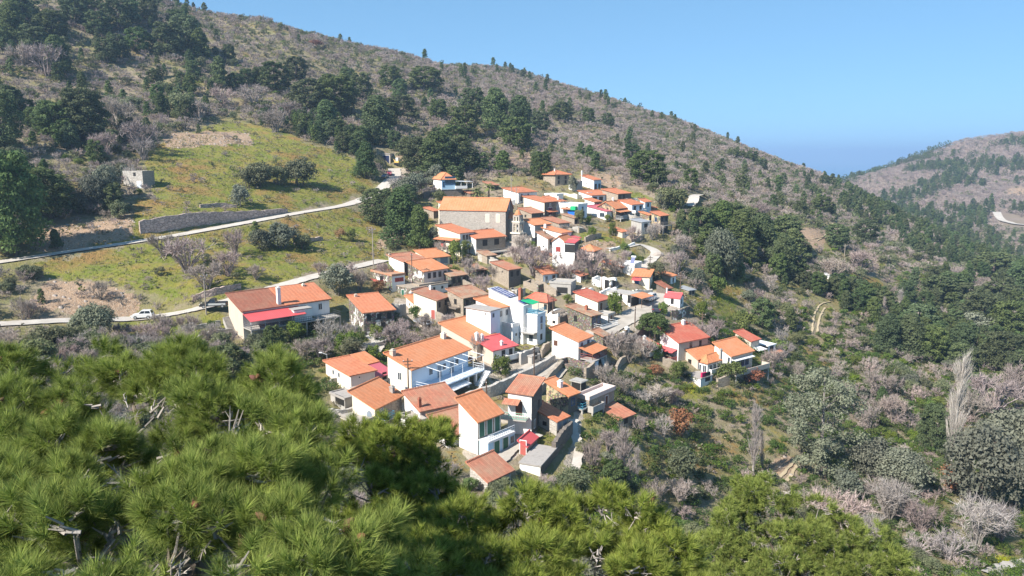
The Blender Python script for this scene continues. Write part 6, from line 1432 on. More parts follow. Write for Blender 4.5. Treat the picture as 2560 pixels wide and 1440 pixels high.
TREES = dict(
 pine=[(550,222,78,56),(150,352,95,110),(215,357,128,112),(300,78,75,80),(150,190,95,90),(330,62,70,60),(420,142,80,80),(385,217,40,34),(30,112,100,90),(190,64,70,70),(250,92,60,60),(345,132,60,60),(470,132,88,80),(505,152,76,60),
   (640,212,42,38),(455,222,40,34),(690,232,74,74),(770,282,80,88),(840,288,95,108),(820,342,88,80),(900,252,66,60),(940,352,108,110),(962,322,70,80),(976,222,55,58),(1001,252,52,42),(1060,227,58,80),(1090,442,108,126),(1135,432,88,106),(1042,432,86,88),
   (1180,302,78,70),(1240,334,108,98),(1300,342,98,90),(1292,374,78,78),(1160,344,76,80),(1130,382,66,80),(1350,447,66,52),(1255,432,54,58),(1400,302,44,58),(1472,312,40,34),(1200,432,50,40),(915,447,88,74),(1615,462,84,88),(1578,412,50,48),(1640,468,60,60),
   (950,562,88,92),(1003,612,138,118),(1050,622,108,72),(1800,612,108,98),(1850,642,116,110),(1902,652,116,110),(1952,692,104,88),(1990,652,80,70),(2050,537,44,54),(1830,397,24,30),(1852,402,24,26),(1880,408,30,34),(1906,422,24,26),(928,118,22,24),
   (2212,882,98,90),(2272,892,108,100),(2322,902,88,80),(2452,832,98,118),(2522,862,108,108),(2555,732,88,118),(2500,762,68,78),(2420,780,70,80),(2370,740,60,70),(40,640,250,150),(8,385,150,90),(105,548,125,150),(40,520,140,110),(20,300,80,80),(90,140,70,70),
   (230,30,60,60),(130,100,70,70),(60,50,70,80),(270,160,60,60),(370,60,60,50),(440,70,45,40),(300,150,60,50),(620,215,40,40),(740,205,60,60),(590,225,40,40),(870,210,40,40),(1095,300,50,50),(1010,300,60,60),(1350,330,50,50),(1520,320,36,32),(1540,250,18,16),
   (1750,600,80,70),(1770,650,70,70),(1830,580,70,70),(1960,620,80,80),(2090,620,60,60),(2160,610,60,60),(2230,880,60,60),(2290,840,80,80),(2340,760,70,80),(2480,700,70,90),(2400,900,90,90),(2500,930,100,100),(2330,1130,120,70),(2555,950,80,70)],
 oak=[(650,468,62,84),(700,462,50,60),(750,467,72,80),(620,470,50,50),(300,548,48,46),(460,292,60,66),(330,272,30,50),(1680,524,58,84),(1700,1200,84,78),(760,625,40,50),(1740,560,44,50),(1820,700,60,60),(1100,505,30,40),(1450,562,40,26),
   (640,880,50,60),(880,900,60,60),(1640,700,50,50),(1755,640,60,60)],
 olive=[(240,533,92,72),(268,505,90,66),(600,517,54,48),(705,622,64,78),(655,624,52,60),(845,738,78,80),(236,852,92,100),(1088,470,56,44),(1040,480,50,50),(1800,692,118,92),(1660,525,50,36),(1432,480,40,22),(1020,500,60,60),(1085,620,50,40),(2440,840,60,80),(1740,720,50,40),
   (2450,1270,210,170),(2530,1200,180,150),(2180,1200,110,110),(2250,1230,110,120),(2120,1250,80,80)],
 bare=[(300,335,92,112),(120,195,90,132),(60,175,70,80),(350,382,84,120),(260,395,70,90),(470,682,98,140),(570,690,72,90),(520,722,70,110),(410,640,60,90),(590,640,70,70),(640,700,40,60),(690,330,60,90),(640,270,60,90),(560,270,54,80),(720,300,50,80),(500,300,50,70),
   (1335,692,86,112),(1300,640,60,60),(1482,692,76,112),(1540,690,50,70),(1790,852,58,64),(1572,908,60,66),(1610,900,60,70),(1545,985,50,90),(1640,1010,50,100),(1482,1190,98,72),(1520,1130,60,70),(1600,1090,56,44),(1680,1010,44,60),(2080,700,60,90),(2150,680,60,90),
   (1900,560,60,70),(1880,660,50,60),(1700,640,60,60),(1690,690,70,70),(860,700,50,70),(800,690,40,50),(1150,760,40,60),(980,870,60,90),(1030,880,56,80),(1080,860,50,70),(800,900,60,90),(760,900,60,70),(470,840,60,80),(420,840,50,60),(400,820,40,50),(60,800,60,60),(250,750,50,60),
   (2100,1330,110,170),(2220,1290,100,150),(2300,1330,90,110),(1630,1280,80,90),(1700,1260,70,90),(2050,1290,80,120),(2480,1040,110,150),(2540,1010,110,120),(2420,1060,90,110),(2200,1000,80,110),(2230,1060,80,90),(2170,1080,70,70),(1930,930,60,70),(1990,950,50,60),(1400,700,40,50),(1100,640,40,40),(1410,590,30,40),(1172,702,60,62),(1202,742,60,70),(1158,772,50,60),(1122,832,50,70),(1062,842,60,70),(1002,852,60,70),(1420,702,50,60),(1452,692,50,60),(1400,667,40,40),(1215,604,36,46),(1580,606,44,50),(1640,594,40,50),(1560,662,40,50),(1760,862,60,60),(1722,842,50,50),(1540,892,70,86),(1510,962,60,60),(1430,620,30,36),(1240,700,44,50),(1290,660,50,50),(1350,655,30,36),(960,700,50,50),(900,730,60,50),(950,780,40,44)],
 pale=[(360,400,60,70),(325,455,46,40),(820,870,80,100),(870,850,50,60),(1190,900,70,46),(1600,1010,40,60),(1580,870,40,70),(1960,900,50,60),(1950,860,40,50),(1090,905,60,40),(2370,1400,80,120),(2290,1390,70,90),(1660,1090,60,60),(1630,600,40,40),(985,480,40,50),(1390,590,30,40),(1440,475,30,30)],
 rust=[(1700,1092,76,72),(2390,1230,70,90),(790,120,20,40),(1880,960,40,60),(1640,940,30,40),(950,730,30,40),(850,600,30,30)],
 green=[(1540,792,62,46),(1255,938,52,58),(870,890,60,70),(935,905,40,50),(895,870,40,40),(1140,660,60,40),(1160,640,40,36),(530,828,30,30),(780,830,40,50),(740,850,50,60),(700,860,40,50),(1860,830,50,60),(1830,960,60,70),(1000,870,40,40),(1270,760,20,30),(1600,660,20,30),(1700,940,40,40),(1440,1000,20,20),(1790,740,50,50),(1850,900,40,50),(1945,885,40,50),(1060,560,30,30),(1132,704,40,36),(1102,784,40,30),(1184,812,30,40),(1220,770,30,26),(1420,760,26,26),(1560,640,36,26),(1660,790,36,30),(1750,800,50,40),(1640,900,46,36),(1690,950,50,40),(940,850,40,36),(980,830,40,36),(1040,800,36,30),(1250,690,34,26),(1330,630,30,24),(1480,600,34,24),(1530,590,34,24),(880,605,34,26),(1470,560,20,20),(1520,555,20,20)],
 poplar=[(1560,1238,182,72),(1882,1190,200,44),(2375,1166,298,66),(2248,786,66,26),(2210,786,46,12),(2352,796,32,12),(1905,1180,110,20),(1590,1200,90,30)],
 tallbare=[(2225,1310,120,90),(2440,1380,150,110),(2500,1360,120,80),(2170,1370,100,70)])
for kind, lst in TREES.items():
    for i, (u, vb, hp, wp) in enumerate(lst):
        g = hit(u, vb)
        if g is None: continue
        k = mpp(g); g = g.copy(); g[2] -= .15
        lb = None
        if kind == 'poplar': lb = ('brushy pale poplar with forked top below the village', 'slim pale poplar standing alone below the village', 'biggest pale leafless poplar on the right', 'distant pale poplar, widest of three in a row', 'distant thin poplar, left of three in a row', 'distant short poplar, right of three in a row', 'short spindly poplar leaning on slim poplar', 'thin bare poplar beside brushy poplar')[i]
        place(kind, g, hp * k, wp * k, lb, parts=hp > 84)
# the umbrella pine, the eucalyptus and the palms are shaped one by one
def single(nm, u, vb, plant_crown, mat, trunk_fn, label, cat, rz=0):
    g = hit(u, vb); e = thing(nm, g, rz, label, cat)
    c = plant_crown.mesh('crown', [mat]); link(bpy.data.objects.new('crown', c), e)
    t_ = Plant(); trunk_fn(t_); link(bpy.data.objects.new('trunk', t_.mesh('trunk', [M['bark'] if nm != 'eucalyptus_tree' else M['grey_bark']])), e)
    return e, g
R = np.random.RandomState(77)
k = mpp(hit(1628, 862)); Hh = 86 * k; Ww = 80 * k
p = Plant(); C = []; rad = []
for i in range(85):
    a = R.uniform(0, 6.28); q = math.sqrt(R.uniform(0, 1)); C.append((math.cos(a) * q * Ww * .46, math.sin(a) * q * Ww * .46, Hh * (.5 + .42 * math.sqrt(max(0, 1 - q * q))) - R.uniform(0, 1) ** 2 * Hh * .28)); rad.append(Ww * .11)
clumps(p, np.array(C), rad, 110, .2, R, .6)
def tr(t_):
    for dx in (-.5, .5):
        t_.limb((dx * .3, 0, -1), (dx * 1.2, .1, Hh * .4), .22, .15, 0, 7); t_.limb((dx * 1.2, .1, Hh * .4), (dx * 2.6, .4, Hh * .75), .15, .07, 0, 6); t_.limb((dx * 1.2, .1, Hh * .4), (dx * .4, -1.2, Hh * .75), .12, .05, 0, 6)
single('umbrella_pine', 1630, 862, p, M['green_leaf'], tr, 'umbrella pine with bare double trunk beside the village parking place', 'pine tree')
k = mpp(hit(2045, 1185)); Hh = 262 * k; Ww = 215 * k
p = Plant(); C = []; rad = []
for i in range(75):
    t = R.uniform(.12, 1); a = R.uniform(0, 6.28); q = R.uniform(.2, 1) ** .6 * math.sqrt(max(.05, 1 - ((t - .5) / .56) ** 2)); C.append((math.cos(a) * q * Ww * .44, math.sin(a) * q * Ww * .44, t * Hh)); rad.append(Ww * R.uniform(.07, .12))
clumps(p, np.array(C), rad, 170, .27, R, .75)
def tr(t_):
    t_.limb((0, 0, -1), (.2, 0, Hh * .45), .38, .25, 0, 8); t_.limb((.2, 0, Hh * .45), (0, .3, Hh * .95), .25, .06, 0, 7)
    for i in range(12):
        a = i * 2.4; z = Hh * (.2 + .055 * i); t_.limb((.1, 0, z), (math.cos(a) * Ww * .3, math.sin(a) * Ww * .3, z + Hh * .14), .12, .04, 0, 5)
single('eucalyptus_tree', 2045, 1185, p, M['olive_leaf'], tr, 'large grey-green eucalyptus with open clumps and pale limbs right of village', 'eucalyptus')
for u, vb, hp, lb in ((1193, 505, 24, 'short palm with arching fronds behind the church roof'), (1222, 503, 34, 'taller palm right of the short palm behind church')):
    k = mpp(hit(u, vb)); Hh = hp * k; p = Plant(); S = []; D = []
    for i in range(34):
        a = i * 2.4; el = R.uniform(-.3, 1.3); dd = np.array([math.cos(a) * math.cos(el), math.sin(a) * math.cos(el), math.sin(el)]); L = 2.4; q = np.array([0, 0, Hh]); 
        for j in range(6):
            d2 = dd.copy(); d2[2] -= j * .22; d2 /= np.linalg.norm(d2); n_ = q + d2 * L / 6
            for s_ in (-1, 1):
                side = np.cross(d2, (0, 0, 1)); side /= np.linalg.norm(side) + 1e-6
                p.tris(np.array([q, n_, (q + n_) / 2 + side * s_ * .5 - (0, 0, .12)]), None)
            q = n_
    single('palm_tree', u, vb, p, M['palm_leaf'], lambda t_: t_.limb((0, 0, -1), (0, 0, Hh), .3, .24, 0, 8), lb, 'palm')
# ------------------------------------------------------------------ the scrub that covers the slopes
LOD = {}
def lod(key, fn, n=4):
    LOD[key] = []
    for i in range(n):
        V, F, L, _ = fn(np.random.RandomState(hash_(key) % 7777 + i)).arrays(); LOD[key].append((V.astype(np.float32), F, L))
lod('bare_lo', lambda R: bare(R, 4, 5.2, 8, 5, 8, .17, limbs=False)); lod('bare_mid', lambda R: bare(R, 4, 5, 9, 6, 10, .085, limbs=False))
lod('oak_lo', lambda R: dome(R, 4, 4.6, 12, 12, .5, False)); lod('oak_mid', lambda R: dome(R, 4, 4.6, 24, 26, .33, False))
lod('pine_lo', lambda R: pine(R, 8, 5.2, 16, 12, .75, False, 'round')); lod('pine_mid', lambda R: pine(R, 8, 5.4, 32, 30, .45, False))
lod('green_lo', lambda R: dome(R, 2.6, 3.4, 10, 12, .36, False, .1)); lod('green_mid', lambda R: dome(R, 2.6, 3.4, 20, 26, .24, False, .1))
lod('heath', lambda R: dome(R, .7, 1.5, 5, 5, .22, False, .05)); lod('ivy', lambda R: dome(R, 1.3, 3.4, 16, 22, .2, False, .0))
def tuft(R):
    p = Plant(); n = 7; S = np.c_[R.uniform(-.25, .25, (n, 2)), np.full(n, -.05)]; p.tris(twigs(S, np.c_[R.uniform(-.15, .15, (n, 2)), R.uniform(.18, .42, n)], np.full(n, .09), R)); return p
lod('tuft', tuft)
REF = {'bare': 4.0, 'oak': 4.0, 'pine': 8.0, 'green': 2.6}
def visible(P, lift=2.5):
    """is the ground point (raised by lift) in view past the terrain"""
    r = np.hypot(P[:, 0], P[:, 1]); zz = P[:, 2] + lift; ok = np.ones(len(P), bool)
    for f in np.linspace(.3, .985, 60):
        h_ = height(P[:, 0] * f, P[:, 1] * f); ok &= h_ < CAMZ + (zz - CAMZ) * f + 1.0
    return ok
def scatter(r0, r1, sp, seed):
    R = np.random.RandomState(seed); X = []; 
    x = np.arange(-r1, r1, sp); y = np.arange(10, r1, sp); gx, gy = np.meshgrid(x, y)
    gx = gx + R.uniform(-.5, .5, gx.shape) * sp; gy = gy + R.uniform(-.5, .5, gy.shape) * sp
    r = np.hypot(gx, gy); a = np.arctan2(gx, gy)
    m = (r >= r0) & (r < r1) & (np.abs(a) < math.radians(43))
    gx, gy = gx[m], gy[m]; P = np.stack([gx, gy, height(gx, gy)], 1)
    u, v = proj(P); vis = visible(P) & (v < 1560) & (u > -250) & (u < 2810)
    return P[vis], u[vis], v[vis]
def near_road(x, y, m=0.6):
    r = np.zeros(x.shape, bool)
    for ln, w_, _ in ROADS.values():
        for q in ln[::2]: r |= (x - q[0]) ** 2 + (y - q[1]) ** 2 < (w_ / 2 + m + 1.2) ** 2
    return r
CLEAR = [region(p_) for p_ in ([(1428,1050),(1460,1050),(1455,1100),(1440,1180),(1395,1180),(1420,1110)],[(1190,1175),(1240,1110),(1310,1060),(1350,1080),(1290,1130),(1230,1180)],[(1968,1200),(2000,1150),(2010,1155),(1985,1205)],[(2025,835),(2030,780),(2070,750),(2080,760),(2050,840)],
                                 [(2020,612),(2060,585),(2075,555),(2095,560),(2090,590),(2040,615)],[(2480,525),(2570,550),(2570,575),(2500,560)],[(1712,525),(1720,485),(1760,485),(1750,520)],[(895,905),(925,850),(955,850),(940,890),(915,912)],[(930,380),(1060,385),(1060,440),(940,415)],
                                 [(2510,1435),(2560,1415),(2560,1440)],[(1190,990),(1270,945),(1340,900),(1350,930),(1280,965)],[(1310,1070),(1420,1075),(1380,1130),(1310,1110)])]
VIL = region([(560,850),(850,700),(960,630),(1060,560),(1070,500),(1250,450),(1450,440),(1680,500),(1690,600),(1650,680),(1750,740),(1740,800),(1920,830),(1940,900),(1900,970),(1700,980),(1560,930),(1500,960),(1600,1060),(1440,1100),(1400,1190),(1200,1240),(1000,1130),(800,1050),(700,900)])
CAND = []
for r0, r1, sp, sd in ((46, 330, 3.3, 1), (330, 700, 4.0, 2), (700, 1350, 5.8, 3)):
    P, u, v = scatter(r0, r1, sp, sd); x, y = P[:, 0], P[:, 1]
    R = np.random.RandomState(sd + 50); n = len(P); q = R.uniform(0, 1, n)
    gr = _grid_lookup(MG, x, y); so = _grid_lookup(MS, x, y); pv = _grid_lookup(MPV, x, y)
    vil = in_poly(VIL, x, y)
    nP = fbm(x / 55, y / 55, 21, 3); nB = fbm(x / 22, y / 22, 31, 3)
    bad = near_road(x, y) | inside_house(x, y, .9) | (pv > .4)
    for c_ in CLEAR: bad |= in_poly(c_, x, y)
    bad |= (gr > .4) & (q > .17); bad |= (so > .4) & (q > .75)
    bad |= vil & (q > .62)
    D = y
    kind = np.full(n, 'bare', dtype='U6')
    hillL = (u < 490) & (v < 330)
    pP = np.where(hillL, .09, np.where((v < 430) & (D > 320), .004, .03)) + np.clip((nP - .64) * 6, 0, .6) * np.where((D > 300) & (v < 480), .06, .8)
    vall = in_poly(region([(1660,560),(1800,560),(2000,640),(1990,700),(1850,720),(1700,620)]), x, y) | in_poly(region([(2200,760),(2350,700),(2560,640),(2560,900),(2480,930),(2340,900),(2200,900)]), x, y)
    pP = np.where(vall, .2, pP); deep = (D > 400) & (v > 500) & (u > 2100); pP = np.where(deep, .33, pP)
    farh = (D > 650) & (u > 2060); pP = np.where(farh & (v < 520), np.clip((nP - .55) * 5, 0, .6), pP)
    pP = np.where(vil | (gr > .3), .02, pP)
    rest = R.uniform(0, 1, n)
    right = (u > 1640) & (v > 520) & (D < 420)
    pO = np.where(right, .27, .27) + (nB - .5) * .5; pG = np.where(right, .30, .05) + np.where(vil, .3, 0); pG = np.where(right & (v > 930), .34, pG)
    pO = np.where(farh, pO * .35, pO); pG = np.where(farh, 0.0, pG)
    kind[rest < pO + pG] = 'oak'; kind[rest < pG] = 'green'
    kind[R.uniform(0, 1, n) < pP] = 'pine'
    s_ = R.uniform(.62, 1.15, n) * np.where(vil, .66, 1.0) * np.where((gr > .3) | (so > .3), .55, 1.0) * (1.0 if sd == 1 else 1.1 if sd == 2 else 1.45)
    hgt = np.array([{'bare': 3.3, 'oak': 3.3, 'pine': 7.2, 'green': 2.1}[k_] for k_ in kind]) * s_
    lowcov = (u > 1440) & (v > 980) & (D < 140); hgt = np.where(lowcov, hgt * .62, hgt)
    under = (D < 84); hgt = np.where(under, np.minimum(hgt, 2.4), hgt); kind = np.where(under & (kind == 'pine'), 'oak', kind)
    px = hgt * F_PX / (D * CP - (P[:, 2] - CAMZ) * SP)
    # keep sight lines to the roads, cars and house fronts as open as in the photo
    dep = D * CP - (P[:, 2] - CAMZ) * SP; q2 = R.uniform(0, 1, n)
    for ln in [ROADS[r_][0] for r_ in ('lower_road', 'upper_road', 'village_street')] + SIGHT[-2:] + SIGHT[-3:-2] + SIGHT[6:9]:
        ln = ln[::2]; ru, rv = proj(ln); rd = ln[:, 1] * CP - (ln[:, 2] - CAMZ) * SP
        for a_, b_, d_ in zip(ru, rv, rd): bad |= (np.abs(u - a_) < px * .55 + 4) & (v - px * 1.05 < b_ + 2) & (v > b_ - 3) & (dep < d_ + 2) & (q2 < .93)
    for fx, fy, *_r in FOOT:
        fz = float(height(fx, fy)) + 2.0; a_, b_ = proj(np.array([fx, fy, fz])); d_ = fy * CP - (fz - CAMZ) * SP
        bad |= (np.abs(u - a_) < px * .5 + 6) & (v - px < b_) & (v > b_) & (dep < d_) & (q2 < np.where(hgt < 2.3, .55, .9))
    for i in np.nonzero(~bad)[0]:
        CAND.append((px[i], str(kind[i]), P[i], hgt[i], in_img := (0 < u[i] < 2560) and (-60 < v[i] < 1470)))
CAND.sort(key=lambda c: -c[0])
count = {}
for o, k_, *_ in PLACED: count[k_] = count.get(k_, 0) + 1
LIMIT = {'bare': 290, 'oak': 290, 'pine': 290, 'green': 250}
STUFF = {'bare': [], 'oak': [], 'pine': [], 'green': []}
for px_, k_, p_, h_, inn in CAND:
    if inn and count.get(k_, 0) < LIMIT[k_] and px_ > 16:
        count[k_] = count.get(k_, 0) + 1
        q = p_.copy(); q[2] -= .15
        kk = k_
        if k_ == 'bare' and rnd.random() < .12: kk = 'pale'
        if k_ == 'oak' and rnd.random() < .25: kk = 'olive'
        place(kk, q, h_)
    else:
        STUFF[k_].append((p_, h_, px_))
def merge(name, items, mat, label, cat):
    """many small plants as one mesh; items = (verts, faces, leaf, position, scale, spin)"""
    V = []; F = []; L = []; T = []; n = 0
    for v_, f_, l_, p_, s_, a_ in items:
        c, s = math.cos(a_), math.sin(a_)
        W_ = np.empty_like(v_); W_[:, 0] = (v_[:, 0] * c - v_[:, 1] * s) * s_[0] + p_[0]; W_[:, 1] = (v_[:, 0] * s + v_[:, 1] * c) * s_[0] + p_[1]; W_[:, 2] = v_[:, 2] * s_[1] + p_[2]
        V.append(W_); F.append(f_ + n); L.append(l_); T.append(np.full(len(v_), rnd.random(), np.float32)); n += len(v_)
    me = fast_mesh(name, np.concatenate(V), np.concatenate(F), mat, {'leaf': np.concatenate(L), 'plant': np.concatenate(T)})
    o = link(bpy.data.objects.new(name, me)); tag(o, label, cat, None, 'stuff')
    print('stuff', name, len(items), len(me.polygons))
    return o
for k_, nm, mt, lb in (('bare', 'bare_scrub', 'twig', 'bare brown scrub covering the hillsides'), ('oak', 'evergreen_scrub', 'oak_leaf', 'grey-green evergreen scrub covering the hillsides'), ('pine', 'pine_wood', 'pine_leaf', 'far dark pine wood in the valley and on the hills'), ('green', 'green_scrub', 'green_leaf', 'small fresh green scrub on the slopes')):
    it = []
    for p_, h_, px_ in STUFF[k_]:
        v_, f_, l_ = rnd.choice(LOD[k_ + ('_mid' if px_ > 20 else '_lo')]); s = h_ / REF[k_]
        it.append((v_, f_, l_, p_ - (0, 0, .2), (s * rnd.uniform(.9, 1.25), s), rnd.uniform(0, 6.28)))
    if it: merge(nm, it, M[mt], lb, 'scrub')
# low heath mounds, brambles and grass
P, u, v = scatter(60, 300, 2.2, 9); x, y = P[:, 0], P[:, 1]
gr = _grid_lookup(MG, x, y); so = _grid_lookup(MS, x, y); pv = _grid_lookup(MPV, x, y); R = np.random.RandomState(3); q = R.uniform(0, 1, len(P))
bad = near_road(x, y, 0) | inside_house(x, y, .3) | (pv > .3)
for c_ in CLEAR: bad |= in_poly(c_, x, y)
hn = fbm(x / 12, y / 12, 77, 3)
sel = ~bad & (q < np.where(gr > .4, .42, np.where(so > .4, .3, .6)) * np.where(hn > .5, 1.3, .6))
it = [(*rnd.choice(LOD['heath']), P[i], (s := rnd.uniform(.5, 1.25), s), rnd.uniform(0, 6)) for i in np.nonzero(sel)[0]]
merge('heath', it, M['heath'], 'low grey-green heath mounds on the slopes', 'heath')
sel = ~bad & (((u > 1430) & (v > 930) & (u < 2100)) | ((u > 620) & (u < 1100) & (v > 830) & (v < 1000)) | ((u > 1750) & (v > 780))) & (q < .85) & (so < .3)
it = [(*rnd.choice(LOD['ivy']), P[i], (s := rnd.uniform(.5, 1.0), s * rnd.uniform(.7, 1.2)), rnd.uniform(0, 6)) for i in np.nonzero(sel)[0]]
merge('bramble_cover', it, M['ivy_leaf'], 'tangled green bramble cover on the lower slope', 'brambles')
P, u, v = scatter(85, 280, .95, 12); x, y = P[:, 0], P[:, 1]
gr = _grid_lookup(MG, x, y); bad = near_road(x, y, -.2) | inside_house(x, y, .0)
sel = ~bad & (gr > .45) & (fbm(x / 4, y / 4, 5, 2) > .38)
it = [(*rnd.choice(LOD['tuft']), P[i], (s := rnd.uniform(.7, 1.6), s), rnd.uniform(0, 6)) for i in np.nonzero(sel)[0]]
merge('grass', it, M['grass_blade'], 'short green grass on the terraces', 'grass')
# yellow flowering patches
it = []
for u_, v_, w_ in ((1735,974,34),(1600,945,60),(1780,745,40),(2490,1400,30),(480,600,40)):
    for i in range(60):
        g = hit(u_ + rnd.gauss(0, w_ * .5), v_ + rnd.gauss(0, 5))
        if g is not None and not bool(inside_house(g[0], g[1], .2)): it.append((*rnd.choice(LOD['tuft']), g, (rnd.uniform(1, 2.2), rnd.uniform(1, 2.2)), rnd.uniform(0, 6)))
merge('yellow_flowers', it, M['yellow_bloom'], 'patches of yellow spring flowers in the grass', 'flowers')
# loose stones on bare soil
P, u, v = scatter(85, 290, 1.5, 15); x, y = P[:, 0], P[:, 1]; so = _grid_lookup(MS, x, y); q = np.random.RandomState(5).uniform(0, 1, len(P))
sel = (so > .35) & (q < .35) & ~near_road(x, y, .2); it = []
cube = np.array([(-1,-1,-.6),(1,-1,-.6),(1,1,-.6),(-1,1,-.6),(-.6,-.7,.6),(.7,-.6,.5),(.6,.7,.7),(-.7,.6,.5)], np.float32)
cf = np.array([(0,1,5),(0,5,4),(1,2,6),(1,6,5),(2,3,7),(2,7,6),(3,0,4),(3,4,7),(4,5,6),(4,6,7)])
for i in np.nonzero(sel)[0]:
    s = rnd.uniform(.1, .42); it.append((cube * nrs.uniform(.7, 1.2, (8, 3)).astype(np.float32), cf, np.zeros(8, np.float32), P[i], (s, s), rnd.uniform(0, 6)))
if it: merge('loose_stones', it, M['rock'], 'loose stones on bare soil banks', 'stones')
# ------------------------------------------------------------------ a label for every plant
groups = {}
for o, k_, u_, v_, px_, lb, h_, grp in PLACED:
    o['group'] = grp
    if lb:
        o['label'] = lb; continue
    ph = PHR[k_][0]
    ref = {'pine': 7.5, 'oak': 3.6, 'olive': 3.8, 'bare': 4.0, 'pale': 3.0, 'green': 2.0, 'rust': 2.5, 'tallbare': 8.0}.get(k_, 4)
    sz = 'huge ' if h_ > ref * 1.55 else 'big ' if h_ > ref * 1.12 else 'mid-sized ' if h_ > ref * .82 else 'small ' if h_ > ref * .5 else 'tiny '
    groups.setdefault(sz + ph + ' ' + where(u_, v_), []).append((u_, v_, h_, o))
ORD = ['leftmost', 'second from left', 'third from left', 'fourth from left', 'fifth from left', 'sixth from left', 'seventh from left', 'eighth from left', 'ninth from left']
NUM = ['', '', 'two', 'three', 'four', 'five', 'six', 'seven', 'eight', 'nine', 'ten']
for lb, lst in groups.items():
    lst.sort(key=lambda c: c[0]); n = len(lst)
    for i, (_, _, _, o) in enumerate(lst):
        if n == 1: o['label'] = lb
        elif n == 2: o['label'] = lb + (', the left one' if i == 0 else ', the right one')
        elif n <= 10: o['label'] = lb + ', ' + (ORD[i] if i < n - 1 else 'rightmost')
        else: o['label'] = lb
# ------------------------------------------------------------------ the pines right under the viewer: real needles on shoots
def needle_tufts(P, Dr, n, nl, w, stem, R):
    """P tuft bases, Dr shoot directions; n needles each"""
    T = len(P); k = np.repeat(np.arange(T), n); N = len(k)
    sc = R.uniform(.75, 1.25, T)
    s = R.uniform(0, 1, (N, 1)) ** .8
    d = Dr[k]; q = np.cross(d, rdir(N, R)); q /= np.linalg.norm(q, axis=1, keepdims=True) + 1e-9
    th = np.radians(76 - 52 * s + R.normal(0, 9, (N, 1)))
    nd = d * np.cos(th) + q * np.sin(th); nd[:, 2] += .12; nd /= np.linalg.norm(nd, axis=1, keepdims=True)
    L = nl * R.uniform(.75, 1.15, (N, 1)) * sc[k][:, None]
    b = P[k] + d * s * stem * sc[k][:, None]
    side = np.cross(nd, rdir(N, R)); side /= np.linalg.norm(side, axis=1, keepdims=True) + 1e-9
    V = np.stack([b - side * w * .5, b + side * w * .5, b + nd * L + np.array([0, 0, -.008])], 1)
    leaf = np.clip(R.normal(.5, .3, T)[k] + R.normal(0, .18, N), 0, 1)
    tip = np.stack([np.full(N, .0), np.full(N, .0), np.clip(R.normal(.38, .25, N), 0, 1)], 1)
    return V.reshape(-1, 3), np.repeat(leaf, 3), tip.ravel()
def cone_mesh():
    R = np.random.RandomState(8); m = MB()
    m.lathe((0, 0, 0), [(.012, 0), (.03, .015), (.036, .035), (.03, .06), (.018, .085), (.004, .1)], 9)
    return m.build('cone', M['cone']).data
_tmp = cone_mesh(); CONE = _tmp
for o in [o for o in COL.objects if o.data is CONE]: bpy.data.objects.remove(o)
